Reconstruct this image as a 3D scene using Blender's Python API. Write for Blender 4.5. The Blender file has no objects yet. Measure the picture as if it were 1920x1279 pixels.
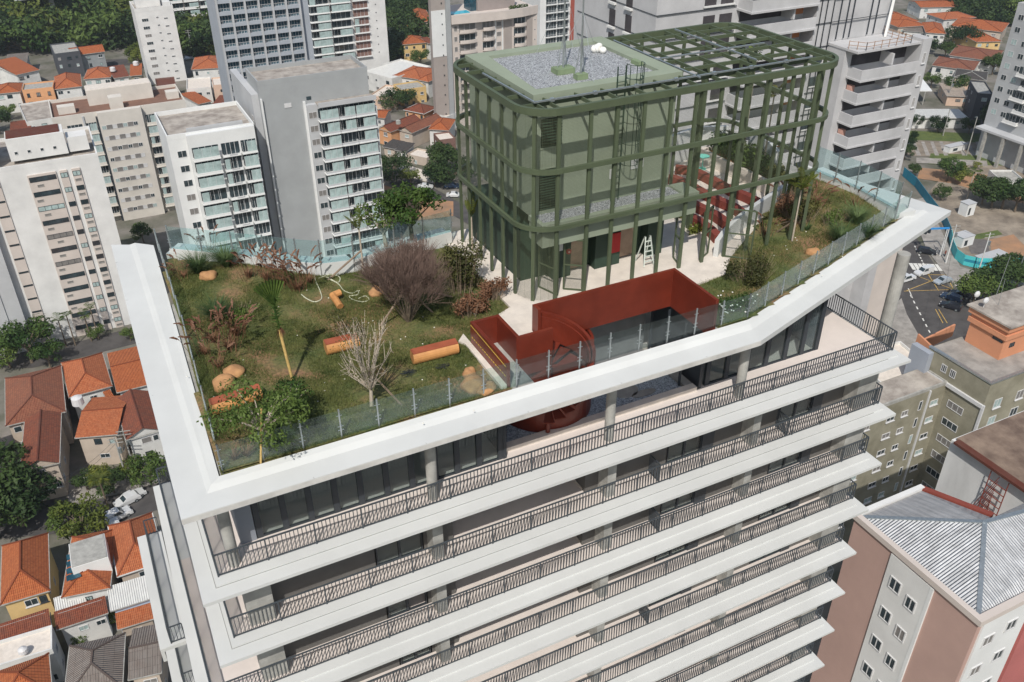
import bpy, math, random
import numpy as np
from mathutils import Vector, Matrix
SC = bpy.context.scene
COL = SC.collection
# ---------------------------------------------------------------- camera, light, exposure
CAMP = Vector((0.163, -22.548, 23.255))
FPX = 1682.69
RR = Vector((0.89458088, -0.44688864, -0.00394983))
DD = Vector((-0.24404155, -0.48107968, -0.84202498))
FF = Vector((0.37439121, 0.75422336, -0.53942408))
cd = bpy.data.cameras.new('camera'); cam = bpy.data.objects.new('camera', cd); COL.objects.link(cam)
cd.sensor_width = 36; cd.lens = FPX / 1920 * 36; cd.clip_start = .5; cd.clip_end = 4000
cam.matrix_world = Matrix(((RR.x, -DD.x, -FF.x, CAMP.x), (RR.y, -DD.y, -FF.y, CAMP.y), (RR.z, -DD.z, -FF.z, CAMP.z), (0, 0, 0, 1)))
SC.camera = cam
SUND = Vector((.48, .70, -1)).normalized()
w = bpy.data.worlds.new('World'); SC.world = w; w.use_nodes = True
nt = w.node_tree; sky = nt.nodes.new('ShaderNodeTexSky'); sky.sky_type = 'NISHITA'; sky.sun_disc = False
sky.sun_elevation = math.radians(49.7); sky.sun_rotation = math.radians(214.4); sky.air_density = 1.3; sky.dust_density = 2.0
bg = nt.nodes['Background']; bg.inputs['Strength'].default_value = .10
nt.links.new(sky.outputs[0], bg.inputs[0])
sl = bpy.data.lights.new('sun', 'SUN'); sl.energy = 3.8; sl.angle = math.radians(.5); sl.color = (1, .955, .89)
so = bpy.data.objects.new('sun', sl); COL.objects.link(so); so.rotation_euler = SUND.to_track_quat('-Z', 'Y').to_euler()
vs = SC.view_settings; vs.view_transform = 'Standard'; vs.look = 'None'; vs.gamma = 1; vs.exposure = 0.02; vs.use_curve_mapping = False
SC.render.engine = 'CYCLES'
SC.cycles.transparent_max_bounces = 24; SC.cycles.max_bounces = 6; SC.cycles.glossy_bounces = 3; SC.cycles.transmission_bounces = 4

def at(px, py, z):
    """survey: ground point at height z seen at photo pixel px,py"""
    d = FF + RR * ((px - 960) / FPX) + DD * ((py - 639.5) / FPX)
    return CAMP + d * ((z - CAMP.z) / d.z)
def atY(px, py, Y):
    d = FF + RR * ((px - 960) / FPX) + DD * ((py - 639.5) / FPX)
    return CAMP + d * ((Y - CAMP.y) / d.y)
GZ = -76.0
# ---------------------------------------------------------------- materials
MATS = {}
def _new(name):
    m = bpy.data.materials.new(name); m.use_nodes = True
    return m, m.node_tree, m.node_tree.nodes['Principled BSDF']
def _n(nt, t, **k):
    n = nt.nodes.new(t)
    for a, b in k.items():
        if a.startswith('i_'): n.inputs[int(a[2:]) if a[2:].isdigit() else a[2:]].default_value = b
        else: setattr(n, a, b)
    return n
def mat(name, col, rough=.7, var=.12, scale=1.5, bump=.0, bscale=30, metal=0, col2=None, detail=6, streak=0, spec=.35):
    if name in MATS: return MATS[name]
    m, nt, b = _new(name); L = nt.links.new
    tc = _n(nt, 'ShaderNodeTexCoord'); mp = _n(nt, 'ShaderNodeMapping'); L(tc.outputs['Object'], mp.inputs[0])
    if streak: mp.inputs['Scale'].default_value = (1, 1, streak)
    no = _n(nt, 'ShaderNodeTexNoise'); no.inputs['Scale'].default_value = scale; no.inputs['Detail'].default_value = detail; no.inputs['Roughness'].default_value = .62
    L(mp.outputs[0], no.inputs[0])
    cr = _n(nt, 'ShaderNodeValToRGB'); e = cr.color_ramp.elements
    c1 = [c * (1 - var) for c in col]; c2 = [min(1, c * (1 + var)) for c in col]
    if col2: c1 = list(col2); c2 = list(col)
    e[0].position = .34; e[0].color = (*c1, 1); e[1].position = .66; e[1].color = (*c2, 1)
    L(no.outputs['Fac'], cr.inputs[0]); L(cr.outputs[0], b.inputs['Base Color'])
    b.inputs['Roughness'].default_value = rough; b.inputs['Metallic'].default_value = metal; b.inputs['Specular IOR Level'].default_value = spec
    if bump:
        n2 = _n(nt, 'ShaderNodeTexNoise'); n2.inputs['Scale'].default_value = bscale; n2.inputs['Detail'].default_value = 4
        L(tc.outputs['Object'], n2.inputs[0])
        bp = _n(nt, 'ShaderNodeBump'); bp.inputs['Strength'].default_value = bump; bp.inputs['Distance'].default_value = .05
        L(n2.outputs['Fac'], bp.inputs['Height']); L(bp.outputs[0], b.inputs['Normal'])
    MATS[name] = m; return m
def mat_tile(name, col, col2, w=.24, h=.36, worn=.3):
    """clay pan tiles: colour differs tile by tile, troughs between the rows (UV in metres: u along eave, v up slope)"""
    m, nt, b = _new(name); L = nt.links.new
    uv = _n(nt, 'ShaderNodeUVMap'); br = _n(nt, 'ShaderNodeTexBrick')
    br.offset = 0; br.inputs['Scale'].default_value = 1; br.inputs['Brick Width'].default_value = w; br.inputs['Row Height'].default_value = h
    br.inputs['Mortar Size'].default_value = .022; br.inputs['Mortar Smooth'].default_value = .4; br.inputs['Bias'].default_value = 0
    br.inputs['Color1'].default_value = (*col, 1); br.inputs['Color2'].default_value = (*col2, 1); br.inputs['Mortar'].default_value = (col2[0] * .45, col2[1] * .4, col2[2] * .4, 1)
    L(uv.outputs[0], br.inputs[0])
    tc = _n(nt, 'ShaderNodeTexCoord'); no = _n(nt, 'ShaderNodeTexNoise'); no.inputs['Scale'].default_value = .55; no.inputs['Detail'].default_value = 7; no.inputs['Roughness'].default_value = .7
    L(tc.outputs['Object'], no.inputs[0])
    cr = _n(nt, 'ShaderNodeValToRGB'); cr.color_ramp.elements[0].position = .42; cr.color_ramp.elements[1].position = .75
    L(no.outputs['Fac'], cr.inputs[0])
    mu = _n(nt, 'ShaderNodeMath', operation='MULTIPLY'); mu.inputs[1].default_value = worn; L(cr.outputs[0], mu.inputs[0])
    mx = _n(nt, 'ShaderNodeMix', data_type='RGBA'); mx.inputs[7].default_value = (.12, .07, .05, 1)
    L(mu.outputs[0], mx.inputs[0]); L(br.outputs['Color'], mx.inputs[6]); L(mx.outputs[2], b.inputs['Base Color'])
    sx = _n(nt, 'ShaderNodeSeparateXYZ'); L(uv.outputs[0], sx.inputs[0])
    m1 = _n(nt, 'ShaderNodeMath', operation='MULTIPLY'); m1.inputs[1].default_value = 2 * math.pi / w; L(sx.outputs[0], m1.inputs[0])
    m2 = _n(nt, 'ShaderNodeMath', operation='SINE'); L(m1.outputs[0], m2.inputs[0])
    bp = _n(nt, 'ShaderNodeBump'); bp.inputs['Strength'].default_value = .9; bp.inputs['Distance'].default_value = .07
    L(m2.outputs[0], bp.inputs['Height']); L(bp.outputs[0], b.inputs['Normal']); b.inputs['Roughness'].default_value = .85
    MATS[name] = m; return m
def mat_corr(name, col, w=.18, rough=.45, metal=.0, var=.15, dist=.05):
    m, nt, b = _new(name); L = nt.links.new
    uv = _n(nt, 'ShaderNodeUVMap'); sx = _n(nt, 'ShaderNodeSeparateXYZ'); L(uv.outputs[0], sx.inputs[0])
    m1 = _n(nt, 'ShaderNodeMath', operation='MULTIPLY'); m1.inputs[1].default_value = 2 * math.pi / w; L(sx.outputs[0], m1.inputs[0])
    m2 = _n(nt, 'ShaderNodeMath', operation='SINE'); L(m1.outputs[0], m2.inputs[0])
    bp = _n(nt, 'ShaderNodeBump'); bp.inputs['Strength'].default_value = 1; bp.inputs['Distance'].default_value = dist
    L(m2.outputs[0], bp.inputs['Height']); L(bp.outputs[0], b.inputs['Normal'])
    tc = _n(nt, 'ShaderNodeTexCoord'); no = _n(nt, 'ShaderNodeTexNoise'); no.inputs['Scale'].default_value = .8; no.inputs['Detail'].default_value = 8; no.inputs['Roughness'].default_value = .7
    L(tc.outputs['Object'], no.inputs[0])
    mp2 = _n(nt, 'ShaderNodeMapping'); mp2.inputs['Scale'].default_value = (5, .4, 1); L(uv.outputs[0], mp2.inputs[0])
    n3 = _n(nt, 'ShaderNodeTexNoise'); n3.inputs['Scale'].default_value = 1.2; n3.inputs['Detail'].default_value = 5; L(mp2.outputs[0], n3.inputs[0])
    ad = _n(nt, 'ShaderNodeMath', operation='ADD'); L(no.outputs['Fac'], ad.inputs[0]); L(n3.outputs['Fac'], ad.inputs[1])
    hf = _n(nt, 'ShaderNodeMath', operation='MULTIPLY'); hf.inputs[1].default_value = .5; L(ad.outputs[0], hf.inputs[0])
    cr = _n(nt, 'ShaderNodeValToRGB'); e = cr.color_ramp.elements; e[0].position = .38; e[1].position = .62
    e[0].color = (*[c * (1 - var * 2) for c in col], 1); e[1].color = (*[min(1, c * (1 + var)) for c in col], 1)
    L(hf.outputs[0], cr.inputs[0]); L(cr.outputs[0], b.inputs['Base Color'])
    b.inputs['Roughness'].default_value = rough; b.inputs['Metallic'].default_value = metal
    MATS[name] = m; return m
def mat_gravel(name, c1, c2, scale=14):
    m, nt, b = _new(name); L = nt.links.new
    tc = _n(nt, 'ShaderNodeTexCoord'); vo = _n(nt, 'ShaderNodeTexVoronoi'); vo.inputs['Scale'].default_value = scale; L(tc.outputs['Object'], vo.inputs[0])
    sx = _n(nt, 'ShaderNodeSeparateColor'); L(vo.outputs['Color'], sx.inputs[0])
    cr = _n(nt, 'ShaderNodeValToRGB'); e = cr.color_ramp.elements; e[0].color = (*c1, 1); e[1].color = (*c2, 1); e[0].position = .1; e[1].position = .8
    L(sx.outputs[0], cr.inputs[0]); L(cr.outputs[0], b.inputs['Base Color'])
    bp = _n(nt, 'ShaderNodeBump'); bp.invert = True; bp.inputs['Strength'].default_value = 1; bp.inputs['Distance'].default_value = .05
    L(vo.outputs['Distance'], bp.inputs['Height']); L(bp.outputs[0], b.inputs['Normal']); b.inputs['Roughness'].default_value = .8
    MATS[name] = m; return m
def mat_leaf(name, dark, light, scale=.9, trans=.25):
    m, nt, b = _new(name); L = nt.links.new
    tc = _n(nt, 'ShaderNodeTexCoord'); no = _n(nt, 'ShaderNodeTexNoise'); no.inputs['Scale'].default_value = scale; no.inputs['Detail'].default_value = 5; no.inputs['Roughness'].default_value = .8
    L(tc.outputs['Object'], no.inputs[0]); oi = _n(nt, 'ShaderNodeObjectInfo')
    ad = _n(nt, 'ShaderNodeMath', operation='MULTIPLY_ADD'); ad.inputs[1].default_value = .22; L(oi.outputs['Random'], ad.inputs[0])
    sb = _n(nt, 'ShaderNodeMath', operation='SUBTRACT'); sb.inputs[1].default_value = .15; L(no.outputs['Fac'], sb.inputs[0]); L(sb.outputs[0], ad.inputs[2])
    cr = _n(nt, 'ShaderNodeValToRGB'); e = cr.color_ramp.elements; e[0].color = (*dark, 1); e[1].color = (*light, 1); e[0].position = .33; e[1].position = .68
    L(ad.outputs[0], cr.inputs[0]); L(cr.outputs[0], b.inputs['Base Color']); b.inputs['Roughness'].default_value = .6; b.inputs['Specular IOR Level'].default_value = .25
    tr = _n(nt, 'ShaderNodeBsdfTranslucent'); L(cr.outputs[0], tr.inputs[0]); mx = _n(nt, 'ShaderNodeMixShader'); mx.inputs[0].default_value = trans
    L(b.outputs[0], mx.inputs[1]); L(tr.outputs[0], mx.inputs[2]); L(mx.outputs[0], nt.nodes['Material Output'].inputs[0])
    MATS[name] = m; return m
def mat_glass(name, tint, dirt=.1, refl=1.0, dcol=(.6, .7, .7)):
    m, nt, b = _new(name); L = nt.links.new
    tr = _n(nt, 'ShaderNodeBsdfTransparent'); tr.inputs[0].default_value = (*tint, 1)
    gl = _n(nt, 'ShaderNodeBsdfGlossy'); gl.inputs['Roughness'].default_value = .03
    fr = _n(nt, 'ShaderNodeLayerWeight'); fr.inputs[0].default_value = .5; pw = _n(nt, 'ShaderNodeMath', operation='POWER'); pw.inputs[1].default_value = 4; L(fr.outputs['Facing'], pw.inputs[0])
    fm = _n(nt, 'ShaderNodeMath', operation='MULTIPLY_ADD'); fm.inputs[1].default_value = .6 * refl; fm.inputs[2].default_value = .035 * refl; L(pw.outputs[0], fm.inputs[0])
    m1 = _n(nt, 'ShaderNodeMixShader'); L(fm.outputs[0], m1.inputs[0]); L(tr.outputs[0], m1.inputs[1]); L(gl.outputs[0], m1.inputs[2])
    df = _n(nt, 'ShaderNodeBsdfDiffuse'); df.inputs[0].default_value = (*dcol, 1)
    tc = _n(nt, 'ShaderNodeTexCoord'); no = _n(nt, 'ShaderNodeTexNoise'); no.inputs['Scale'].default_value = 1.7; no.inputs['Detail'].default_value = 5; L(tc.outputs['Object'], no.inputs[0])
    mm = _n(nt, 'ShaderNodeMath', operation='MULTIPLY'); mm.inputs[1].default_value = dirt * 2; L(no.outputs['Fac'], mm.inputs[0])
    m2 = _n(nt, 'ShaderNodeMixShader'); L(mm.outputs[0], m2.inputs[0]); L(m1.outputs[0], m2.inputs[1]); L(df.outputs[0], m2.inputs[2])
    L(m2.outputs[0], nt.nodes['Material Output'].inputs[0]); MATS[name] = m; return m
def mat_mesh(name, col, pitch=.055, wire=.11):
    """woven wire netting: the wires are opaque, the holes open"""
    m, nt, b = _new(name); L = nt.links.new
    uv = _n(nt, 'ShaderNodeUVMap'); sx = _n(nt, 'ShaderNodeSeparateXYZ'); L(uv.outputs[0], sx.inputs[0]); outs = []
    for i in (0, 1):
        a = _n(nt, 'ShaderNodeMath', operation='DIVIDE'); a.inputs[1].default_value = pitch; L(sx.outputs[i], a.inputs[0])
        f = _n(nt, 'ShaderNodeMath', operation='FRACT'); L(a.outputs[0], f.inputs[0])
        c = _n(nt, 'ShaderNodeMath', operation='LESS_THAN'); c.inputs[1].default_value = wire; L(f.outputs[0], c.inputs[0]); outs.append(c)
    mx = _n(nt, 'ShaderNodeMath', operation='MAXIMUM'); L(outs[0].outputs[0], mx.inputs[0]); L(outs[1].outputs[0], mx.inputs[1])
    b.inputs['Base Color'].default_value = (*col, 1); b.inputs['Roughness'].default_value = .5
    L(mx.outputs[0], b.inputs['Alpha']); MATS[name] = m; return m

M = {}
M['white'] = mat('white_painted_concrete', (.57, .58, .565), .75, .05, .35, .02, 20, detail=9)
M['whitestain'] = mat('stained_white_concrete', (.54, .53, .50), .8, .16, 1.2, .05, 15, detail=10)
M['conc'] = mat('raw_concrete', (.34, .335, .31), .85, .22, 1.3, .1, 12, detail=9)
M['wall'] = mat('grey_brown_plaster', (.125, .12, .113), .9, .10, .8, .02, 30)
M['dark'] = mat('dark_charcoal_steel', (.035, .042, .05), .45, .12, 2)
M['rail'] = mat('grey_painted_railing_steel', (.055, .065, .075), .45, .1, 3)
M['tile'] = mat('pinkish_porcelain_floor', (.66, .595, .55), .55, .05, .9)
M['tilew'] = mat('pale_stone_paving', (.66, .60, .53), .7, .10, 1.6, .03, 30)
M['green'] = mat('olive_green_painted_steel', (.082, .104, .060), .5, .10, .9)
M['greenwall'] = mat('sage_green_render', (.26, .30, .225), .85, .06, .8, .03, 40)
M['greendk'] = mat('deep_green_panel', (.03, .055, .038), .6, .1, 1)
M['red'] = mat('oxide_red_painted_steel', (.15, .026, .014), .33, .16, 1.1, .02, 8)
M['redbench'] = mat('brick_red_bench_paint', (.21, .05, .035), .7, .1, 1)
M['soil'] = mat('garden_soil', (.29, .135, .06), .95, .25, 1.2, .3, 20)
M['wood'] = mat('honey_timber', (.50, .24, .085), .6, .22, 1.3, .05, 20)
M['woodred'] = mat('sawn_reddish_timber', (.33, .09, .045), .6, .18, 1.3, .05, 20)
M['stake'] = mat('weathered_stake_wood', (.24, .18, .13), .9, .2, 3)
M['bamboo'] = mat('bamboo_stake', (.55, .38, .14), .6, .2, 5)
M['stone'] = mat('ochre_sandstone_boulder', (.52, .29, .13), .85, .2, 2.2, .3, 8, col2=(.33, .17, .08))
M['steel'] = mat('galvanised_steel', (.42, .46, .47), .35, .15, 5, metal=.7)
M['gravel'] = mat_gravel('pale_grey_gravel', (.12, .13, .14), (.62, .64, .66), 30)
M['gravelb'] = mat_gravel('skylit_blue_pebbles', (.20, .25, .30), (.62, .69, .75), 24)  # blue cast of open-sky shade put into the pebble colour
M['glassf'] = mat_glass('clear_guard_glass', (.88, .94, .92), .035, 1.0, (.5, .6, .6))
M['glassd'] = mat_glass('tinted_guard_glass', (.80, .85, .85), .03, 1.0, (.35, .4, .4))
M['glassb'] = mat_glass('pale_green_guard_glass', (.84, .93, .93), .05, 1.0, (.6, .75, .76))
M['mesh'] = mat_mesh('green_wire_netting', (.10, .12, .07))
M['pane'] = mat('dark_window_glass', (.03, .045, .052), .08, .5, .6, spec=.7)
M['pane2'] = mat('teal_curtained_glass', (.36, .46, .45), .15, .22, .8, spec=.7)
M['pane3'] = mat('grey_louvre_shutter', (.20, .19, .18), .6, .15, 2)
M['paneb'] = mat('dark_blue_glass', (.02, .07, .10), .08, .4, .5, spec=.7)  # dark blue glass for bays, penthouse and solar panels
M['wframe'] = mat('white_window_frame', (.6, .6, .6), .5, .05, 3)
M['asph'] = mat('asphalt', (.075, .07, .068), .9, .22, .35, .1, 20, detail=10)
M['pave'] = mat('concrete_pavement', (.30, .28, .255), .9, .25, .5, .05, 10, detail=10)
M['paint'] = mat('white_road_paint', (.68, .67, .62), .7, .18, 2.5)
M['yellow'] = mat('yellow_road_paint', (.50, .33, .10), .7, .25, 2.5)
M['earth'] = mat('bare_red_earth', (.40, .22, .12), .95, .3, .25, .2, 4, col2=(.26, .17, .11), detail=10)
M['dirt'] = mat('rubble_strewn_ground', (.33, .28, .22), .95, .3, .22, .2, 5, col2=(.15, .125, .10), detail=12)
M['lot'] = mat('city_ground', (.22, .20, .18), .95, .3, .12, .1, 5, col2=(.085, .09, .06), detail=12)
M['lawnf'] = mat('park_grass', (.115, .145, .04), .95, .3, .5, .2, 10, col2=(.07, .10, .03))
M['bark'] = mat('grey_bark', (.16, .125, .09), .9, .25, 4)
M['twig'] = mat('dry_brown_twigs', (.155, .105, .085), .9, .25, 2)
M['palebark'] = mat('pale_bark', (.42, .36, .29), .9, .2, 4)
M['leafd'] = mat_leaf('dark_tree_leaves', (.014, .036, .010), (.075, .12, .032))
M['leafm'] = mat_leaf('mid_green_leaves', (.03, .07, .014), (.16, .22, .05))
M['leafy'] = mat_leaf('yellow_green_leaves', (.06, .09, .015), (.25, .27, .05))
M['leafo'] = mat_leaf('olive_shrub_leaves', (.05, .055, .018), (.22, .21, .06))
M['tuft'] = mat_leaf('blue_green_grass_blades', (.05, .09, .03), (.20, .27, .11), 2)
M['blade'] = mat_leaf('lawn_blades', (.055, .085, .022), (.23, .24, .08), 1.1)
M['dry'] = mat_leaf('dry_brown_foliage', (.13, .06, .03), (.36, .20, .12), 2)
M['plume'] = mat_leaf('brown_grass_plumes', (.16, .075, .045), (.40, .24, .16), 3)
M['orange'] = mat_tile('orange_clay_tiles', (.56, .17, .055), (.44, .115, .035), worn=.15)
M['orange2'] = mat_tile('bright_terracotta_tiles', (.60, .20, .08), (.48, .13, .045), worn=.25)
M['rust'] = mat_tile('weathered_red_tiles', (.33, .095, .045), (.22, .06, .032), worn=.5)
M['brown'] = mat_tile('faded_brown_red_tiles', (.36, .14, .075), (.27, .09, .05), worn=.45)
M['greytile'] = mat_tile('grey_fibre_tiles', (.26, .23, .205), (.20, .175, .155), .3, 1.2, worn=.4)
M['darktile'] = mat_tile('charcoal_tiles', (.09, .085, .08), (.06, .058, .055), .3, .5, worn=.3)
M['wcorr'] = mat_corr('white_corrugated_sheet', (.68, .68, .65), .28, .5, 0, .08)
M['gcorr'] = mat_corr('grey_corrugated_sheet', (.27, .25, .23), .25, .7, 0, .2)
M['zinc'] = mat_corr('zinc_corrugated_sheet', (.60, .61, .62), .20, .42, .1, .2, .05)
def plain(n, c, v=.08, s=.25, st=0): 
    k = 'render_' + n
    return mat(k, c, .85, v, s, .03, 12, detail=9, streak=st)
# ---------------------------------------------------------------- mesh builder
ORG = {}
class MB:
    def __init__(s): s.v = []; s.f = []; s.mi = []; s.uv = {}
    def add(s, vs, fs, m=0, uvs=None):
        o = len(s.v); s.v += [tuple(v) for v in vs]
        for i, f in enumerate(fs):
            if uvs: s.uv[len(s.f)] = uvs[i]
            s.f.append(tuple(o + k for k in f)); s.mi.append(m)
    def box(s, x0, y0, z0, x1, y1, z1, m=0):
        s.add([(x0, y0, z0), (x1, y0, z0), (x1, y1, z0), (x0, y1, z0), (x0, y0, z1), (x1, y0, z1), (x1, y1, z1), (x0, y1, z1)],
              [(3, 2, 1, 0), (4, 5, 6, 7), (0, 1, 5, 4), (1, 2, 6, 5), (2, 3, 7, 6), (3, 0, 4, 7)], m)
    def prism(s, pts, z0, z1, m=0, mt=None):
        n = len(pts)
        a = sum(pts[i][0] * pts[(i + 1) % n][1] - pts[(i + 1) % n][0] * pts[i][1] for i in range(n))
        if a < 0: pts = pts[::-1]
        s.add([(p[0], p[1], z0) for p in pts] + [(p[0], p[1], z1) for p in pts], [tuple(range(n))[::-1]] + [(i, (i + 1) % n, n + (i + 1) % n, n + i) for i in range(n)], m)
        s.add([(p[0], p[1], z1) for p in pts], [tuple(range(n))], m if mt is None else mt)
    def strip(s, A, B, z0, z1, m=0, closed=False):
        """solid band between two matching polylines A (outer) and B (inner)"""
        n = len(A); fs = []
        vs = [(*p, z0) for p in A] + [(*p, z0) for p in B] + [(*p, z1) for p in A] + [(*p, z1) for p in B]
        for i in range(n if closed else n - 1):
            j = (i + 1) % n
            fs += [(2 * n + i, 2 * n + j, 3 * n + j, 3 * n + i), (n + i, n + j, j, i), (i, j, 2 * n + j, 2 * n + i), (n + j, n + i, 3 * n + i, 3 * n + j)]
        if not closed: fs += [(0, 2 * n, 3 * n, n), (n - 1, 2 * n - 1, 4 * n - 1, 3 * n - 1)]
        s.add(vs, fs, m)
    def bar(s, p, q, w, h, m=0, up=(0, 0, 1)):
        p = Vector(p); q = Vector(q); d = (q - p).normalized(); u = Vector(up)
        if abs(d.dot(u)) > .99: u = Vector((0, 1, 0))
        a = d.cross(u).normalized() * w / 2; b = a.cross(d).normalized() * h / 2
        vs = [x + i * a + j * b for x in (p, q) for i, j in ((-1, -1), (1, -1), (1, 1), (-1, 1))]
        s.add(vs, [(0, 1, 2, 3), (7, 6, 5, 4), (0, 4, 5, 1), (1, 5, 6, 2), (2, 6, 7, 3), (3, 7, 4, 0)], m)
    def tube(s, p, q, r0, r1=None, n=6, m=0, cap=True):
        r1 = r0 if r1 is None else r1; p = Vector(p); q = Vector(q); d = (q - p)
        if d.length < 1e-6: return
        d.normalize(); a = d.orthogonal().normalized(); b = d.cross(a)
        vs = [x + (a * math.cos(t) + b * math.sin(t)) * r for x, r in ((p, r0), (q, r1)) for t in [2 * math.pi * i / n for i in range(n)]]
        fs = [(i, (i + 1) % n, n + (i + 1) % n, n + i) for i in range(n)]
        if cap: fs += [tuple(range(n))[::-1], tuple(range(n, 2 * n))]
        s.add(vs, fs, m)
    def poly(s, pts, m=0, uv=None): s.add(pts, [tuple(range(len(pts)))], m, [uv] if uv else None)
    def slope(s, pts, m=0):
        """roof plane with UV in metres: u along first edge, v up the slope"""
        p = [Vector(x) for x in pts]; u = (p[1] - p[0]).normalized(); n = u.cross(p[-1] - p[0]).normalized(); v = n.cross(u)
        s.poly(p, m, [((x - p[0]).dot(u), (x - p[0]).dot(v)) for x in p])
    def ball(s, c, r, m=0, seg=10, ring=6):
        rx, ry, rz = r if hasattr(r, '__len__') else (r, r, r); vs = []; fs = []
        for i in range(ring + 1):
            t = math.pi * i / ring
            for j in range(seg):
                a = 2 * math.pi * j / seg; vs.append((c[0] + rx * math.sin(t) * math.cos(a), c[1] + ry * math.sin(t) * math.sin(a), c[2] + rz * math.cos(t)))
        for i in range(ring):
            for j in range(seg): k = (j + 1) % seg; fs.append((i * seg + j, (i + 1) * seg + j, (i + 1) * seg + k, i * seg + k))
        s.add(vs, fs, m)
    def mesh(s, name, mats, off=(0, 0, 0), smooth=False):
        me = bpy.data.meshes.new(name); ox, oy, oz = off
        me.from_pydata([(x - ox, y - oy, z - oz) for x, y, z in s.v], [], s.f)
        for m in (mats if isinstance(mats, (list, tuple)) else [mats]): me.materials.append(M[m] if isinstance(m, str) else m)
        me.polygons.foreach_set('material_index', s.mi)
        if s.uv:
            ul = me.uv_layers.new(name='UVMap'); d = np.zeros(len(me.loops) * 2, dtype=np.float32); k = 0
            for i, f in enumerate(s.f):
                if i in s.uv:
                    for j, c in enumerate(s.uv[i]): d[(k + j) * 2] = c[0]; d[(k + j) * 2 + 1] = c[1]
                k += len(f)
            ul.data.foreach_set('uv', d)
        if smooth: me.polygons.foreach_set('use_smooth', [True] * len(me.polygons))
        me.update(); return me
    def build(s, name, mats, parent=None, loc=None, smooth=False, local=False):
        if not s.f: return None
        if parent is not None:
            off = Vector((0, 0, 0)) if local else ORG[parent.name]
            o = bpy.data.objects.new(name, s.mesh(name, mats, off, smooth)); o.parent = parent; ORG[o.name] = off
        else:
            off = Vector(loc) if loc is not None else Vector((0, 0, 0))
            o = bpy.data.objects.new(name, s.mesh(name, mats, off, smooth)); o.location = off; ORG[o.name] = off
        COL.objects.link(o); return o
def tag(o, label=None, cat=None, group=None, kind=None):
    if label: o['label'] = label
    if cat: o['category'] = cat
    if group: o['group'] = group
    if kind: o['kind'] = kind
    return o
def thing(name, label, cat, loc, group=None, rot=0, local=False, kind=None):
    e = bpy.data.objects.new(name, None); e.empty_display_size = .5; e.location = loc; e.rotation_euler = (0, 0, rot); COL.objects.link(e)
    ORG[e.name] = Vector((0, 0, 0)) if local else Vector(loc)
    return tag(e, label, cat, group, kind)
def inst(name, me, parent, loc, rot=0, scale=None):
    """place a part that shares its mesh (loc in world; parent not rotated)"""
    o = bpy.data.objects.new(name, me); o.parent = parent; o.location = Vector(loc) - ORG[parent.name]; o.rotation_euler = (0, 0, rot)
    if scale: o.scale = scale
    COL.objects.link(o); ORG[o.name] = ORG[parent.name]; return o
def one(fn, name, mats, parent=None, loc=None, smooth=False, local=False):
    b = MB(); fn(b); return b.build(name, mats, parent, loc, smooth, local)
def box(name, mats, c, parent=None, loc=None): return one(lambda b: b.box(*c), name, mats, parent, loc)
# ---------------------------------------------------------------- facade pieces (x right, y into the wall, z up)
CACHE = {}
def m_window(w, h, style='plain', g='pane', fr='wframe', t=.09):
    k = ('w', round(w, 2), round(h, 2), style, g, fr)
    if k in CACHE: return CACHE[k]
    b = MB(); d = .07
    b.box(0, -d, 0, w, .04, t); b.box(0, -d, h - t, w, .04, h); b.box(0, -d, t, t, .04, h - t); b.box(w - t, -d, t, w, .04, h - t)
    n = 2 if style != 'plain' else 1
    if style == 'tri': n = 3
    if style == 'quad': n = 4
    for i in range(1, n): x = w * i / n; b.box(x - .03, -d + .01, t, x + .03, .03, h - t)
    b.box(t, -.02, t, w - t, .02, h - t, 1)
    if style == 'sill': b.box(-.1, -.2, -.1, w + .1, -d - .003, -.003)
    CACHE[k] = b.mesh('window', [fr, g]); return CACHE[k]
def m_balcony(w, dep, h, mats, glaze=0, par=.95, lip=.12, pfrac=0):
    """slab with parapet, dark glazed back, side cheeks; glaze 0 open,1 teal glass in front,2 partly"""
    k = ('b', round(w, 2), round(dep, 2), round(h, 2), tuple(mats), glaze, par, lip, pfrac)
    if k in CACHE: return CACHE[k]
    b = MB()
    b.box(-lip, -dep - lip, -.14, w + lip, 0, .08, 0)
    b.box(.002, -.06, .08, w - .002, .01, h - .16, 2)
    for i in range(1, 4): b.box(w * i / 4 - .04, -.09, .08, w * i / 4 + .04, -.061, h - .16, 4)
    if par > 0:
        b.box(0, -dep, .08, w, -dep + .1, par, 1); b.box(0, -dep + .101, .08, .08, -.1, par, 1); b.box(w - .08, -dep + .101, .08, w, -.1, par, 1)
    else:
        b.box(0, -dep, .95, w, -dep + .05, 1.02, 4)
        for i in range(int(w / .45) + 1): b.box(i * w / int(w / .45) - .02, -dep + .01, .08, i * w / int(w / .45) + .02, -dep + .04, .95, 4)
    g0 = par if par > 0 else 1.05
    if glaze == 1: b.box(.08, -dep + .03, g0, w - .08, -dep + .06, h - .18, 3)
    if glaze == 2: b.box(w * .35, -dep + .03, g0, w - .08, -dep + .06, h - .18, 3)
    if glaze == 3: b.box(.08, -dep + .03, g0, w * .3, -dep + .06, h - .18, 3)
    if glaze: 
        for i in range(0, 4): b.box(.08 + (w - .2) * i / 3, -dep + .02, g0, .12 + (w - .2) * i / 3, -dep + .07, h - .18, 4)
    if pfrac: b.box(w * .35, -dep - .05, .08, w * .35 + w * pfrac, -dep - .003, par + .02, 5 if len(mats) > 5 else 1)
    CACHE[k] = b.mesh('balcony', mats); return CACHE[k]
AX = {'S': (Vector((1, 0, 0)), 0.0), 'W': (Vector((0, -1, 0)), -math.pi / 2), 'E': (Vector((0, 1, 0)), math.pi / 2)}
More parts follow.
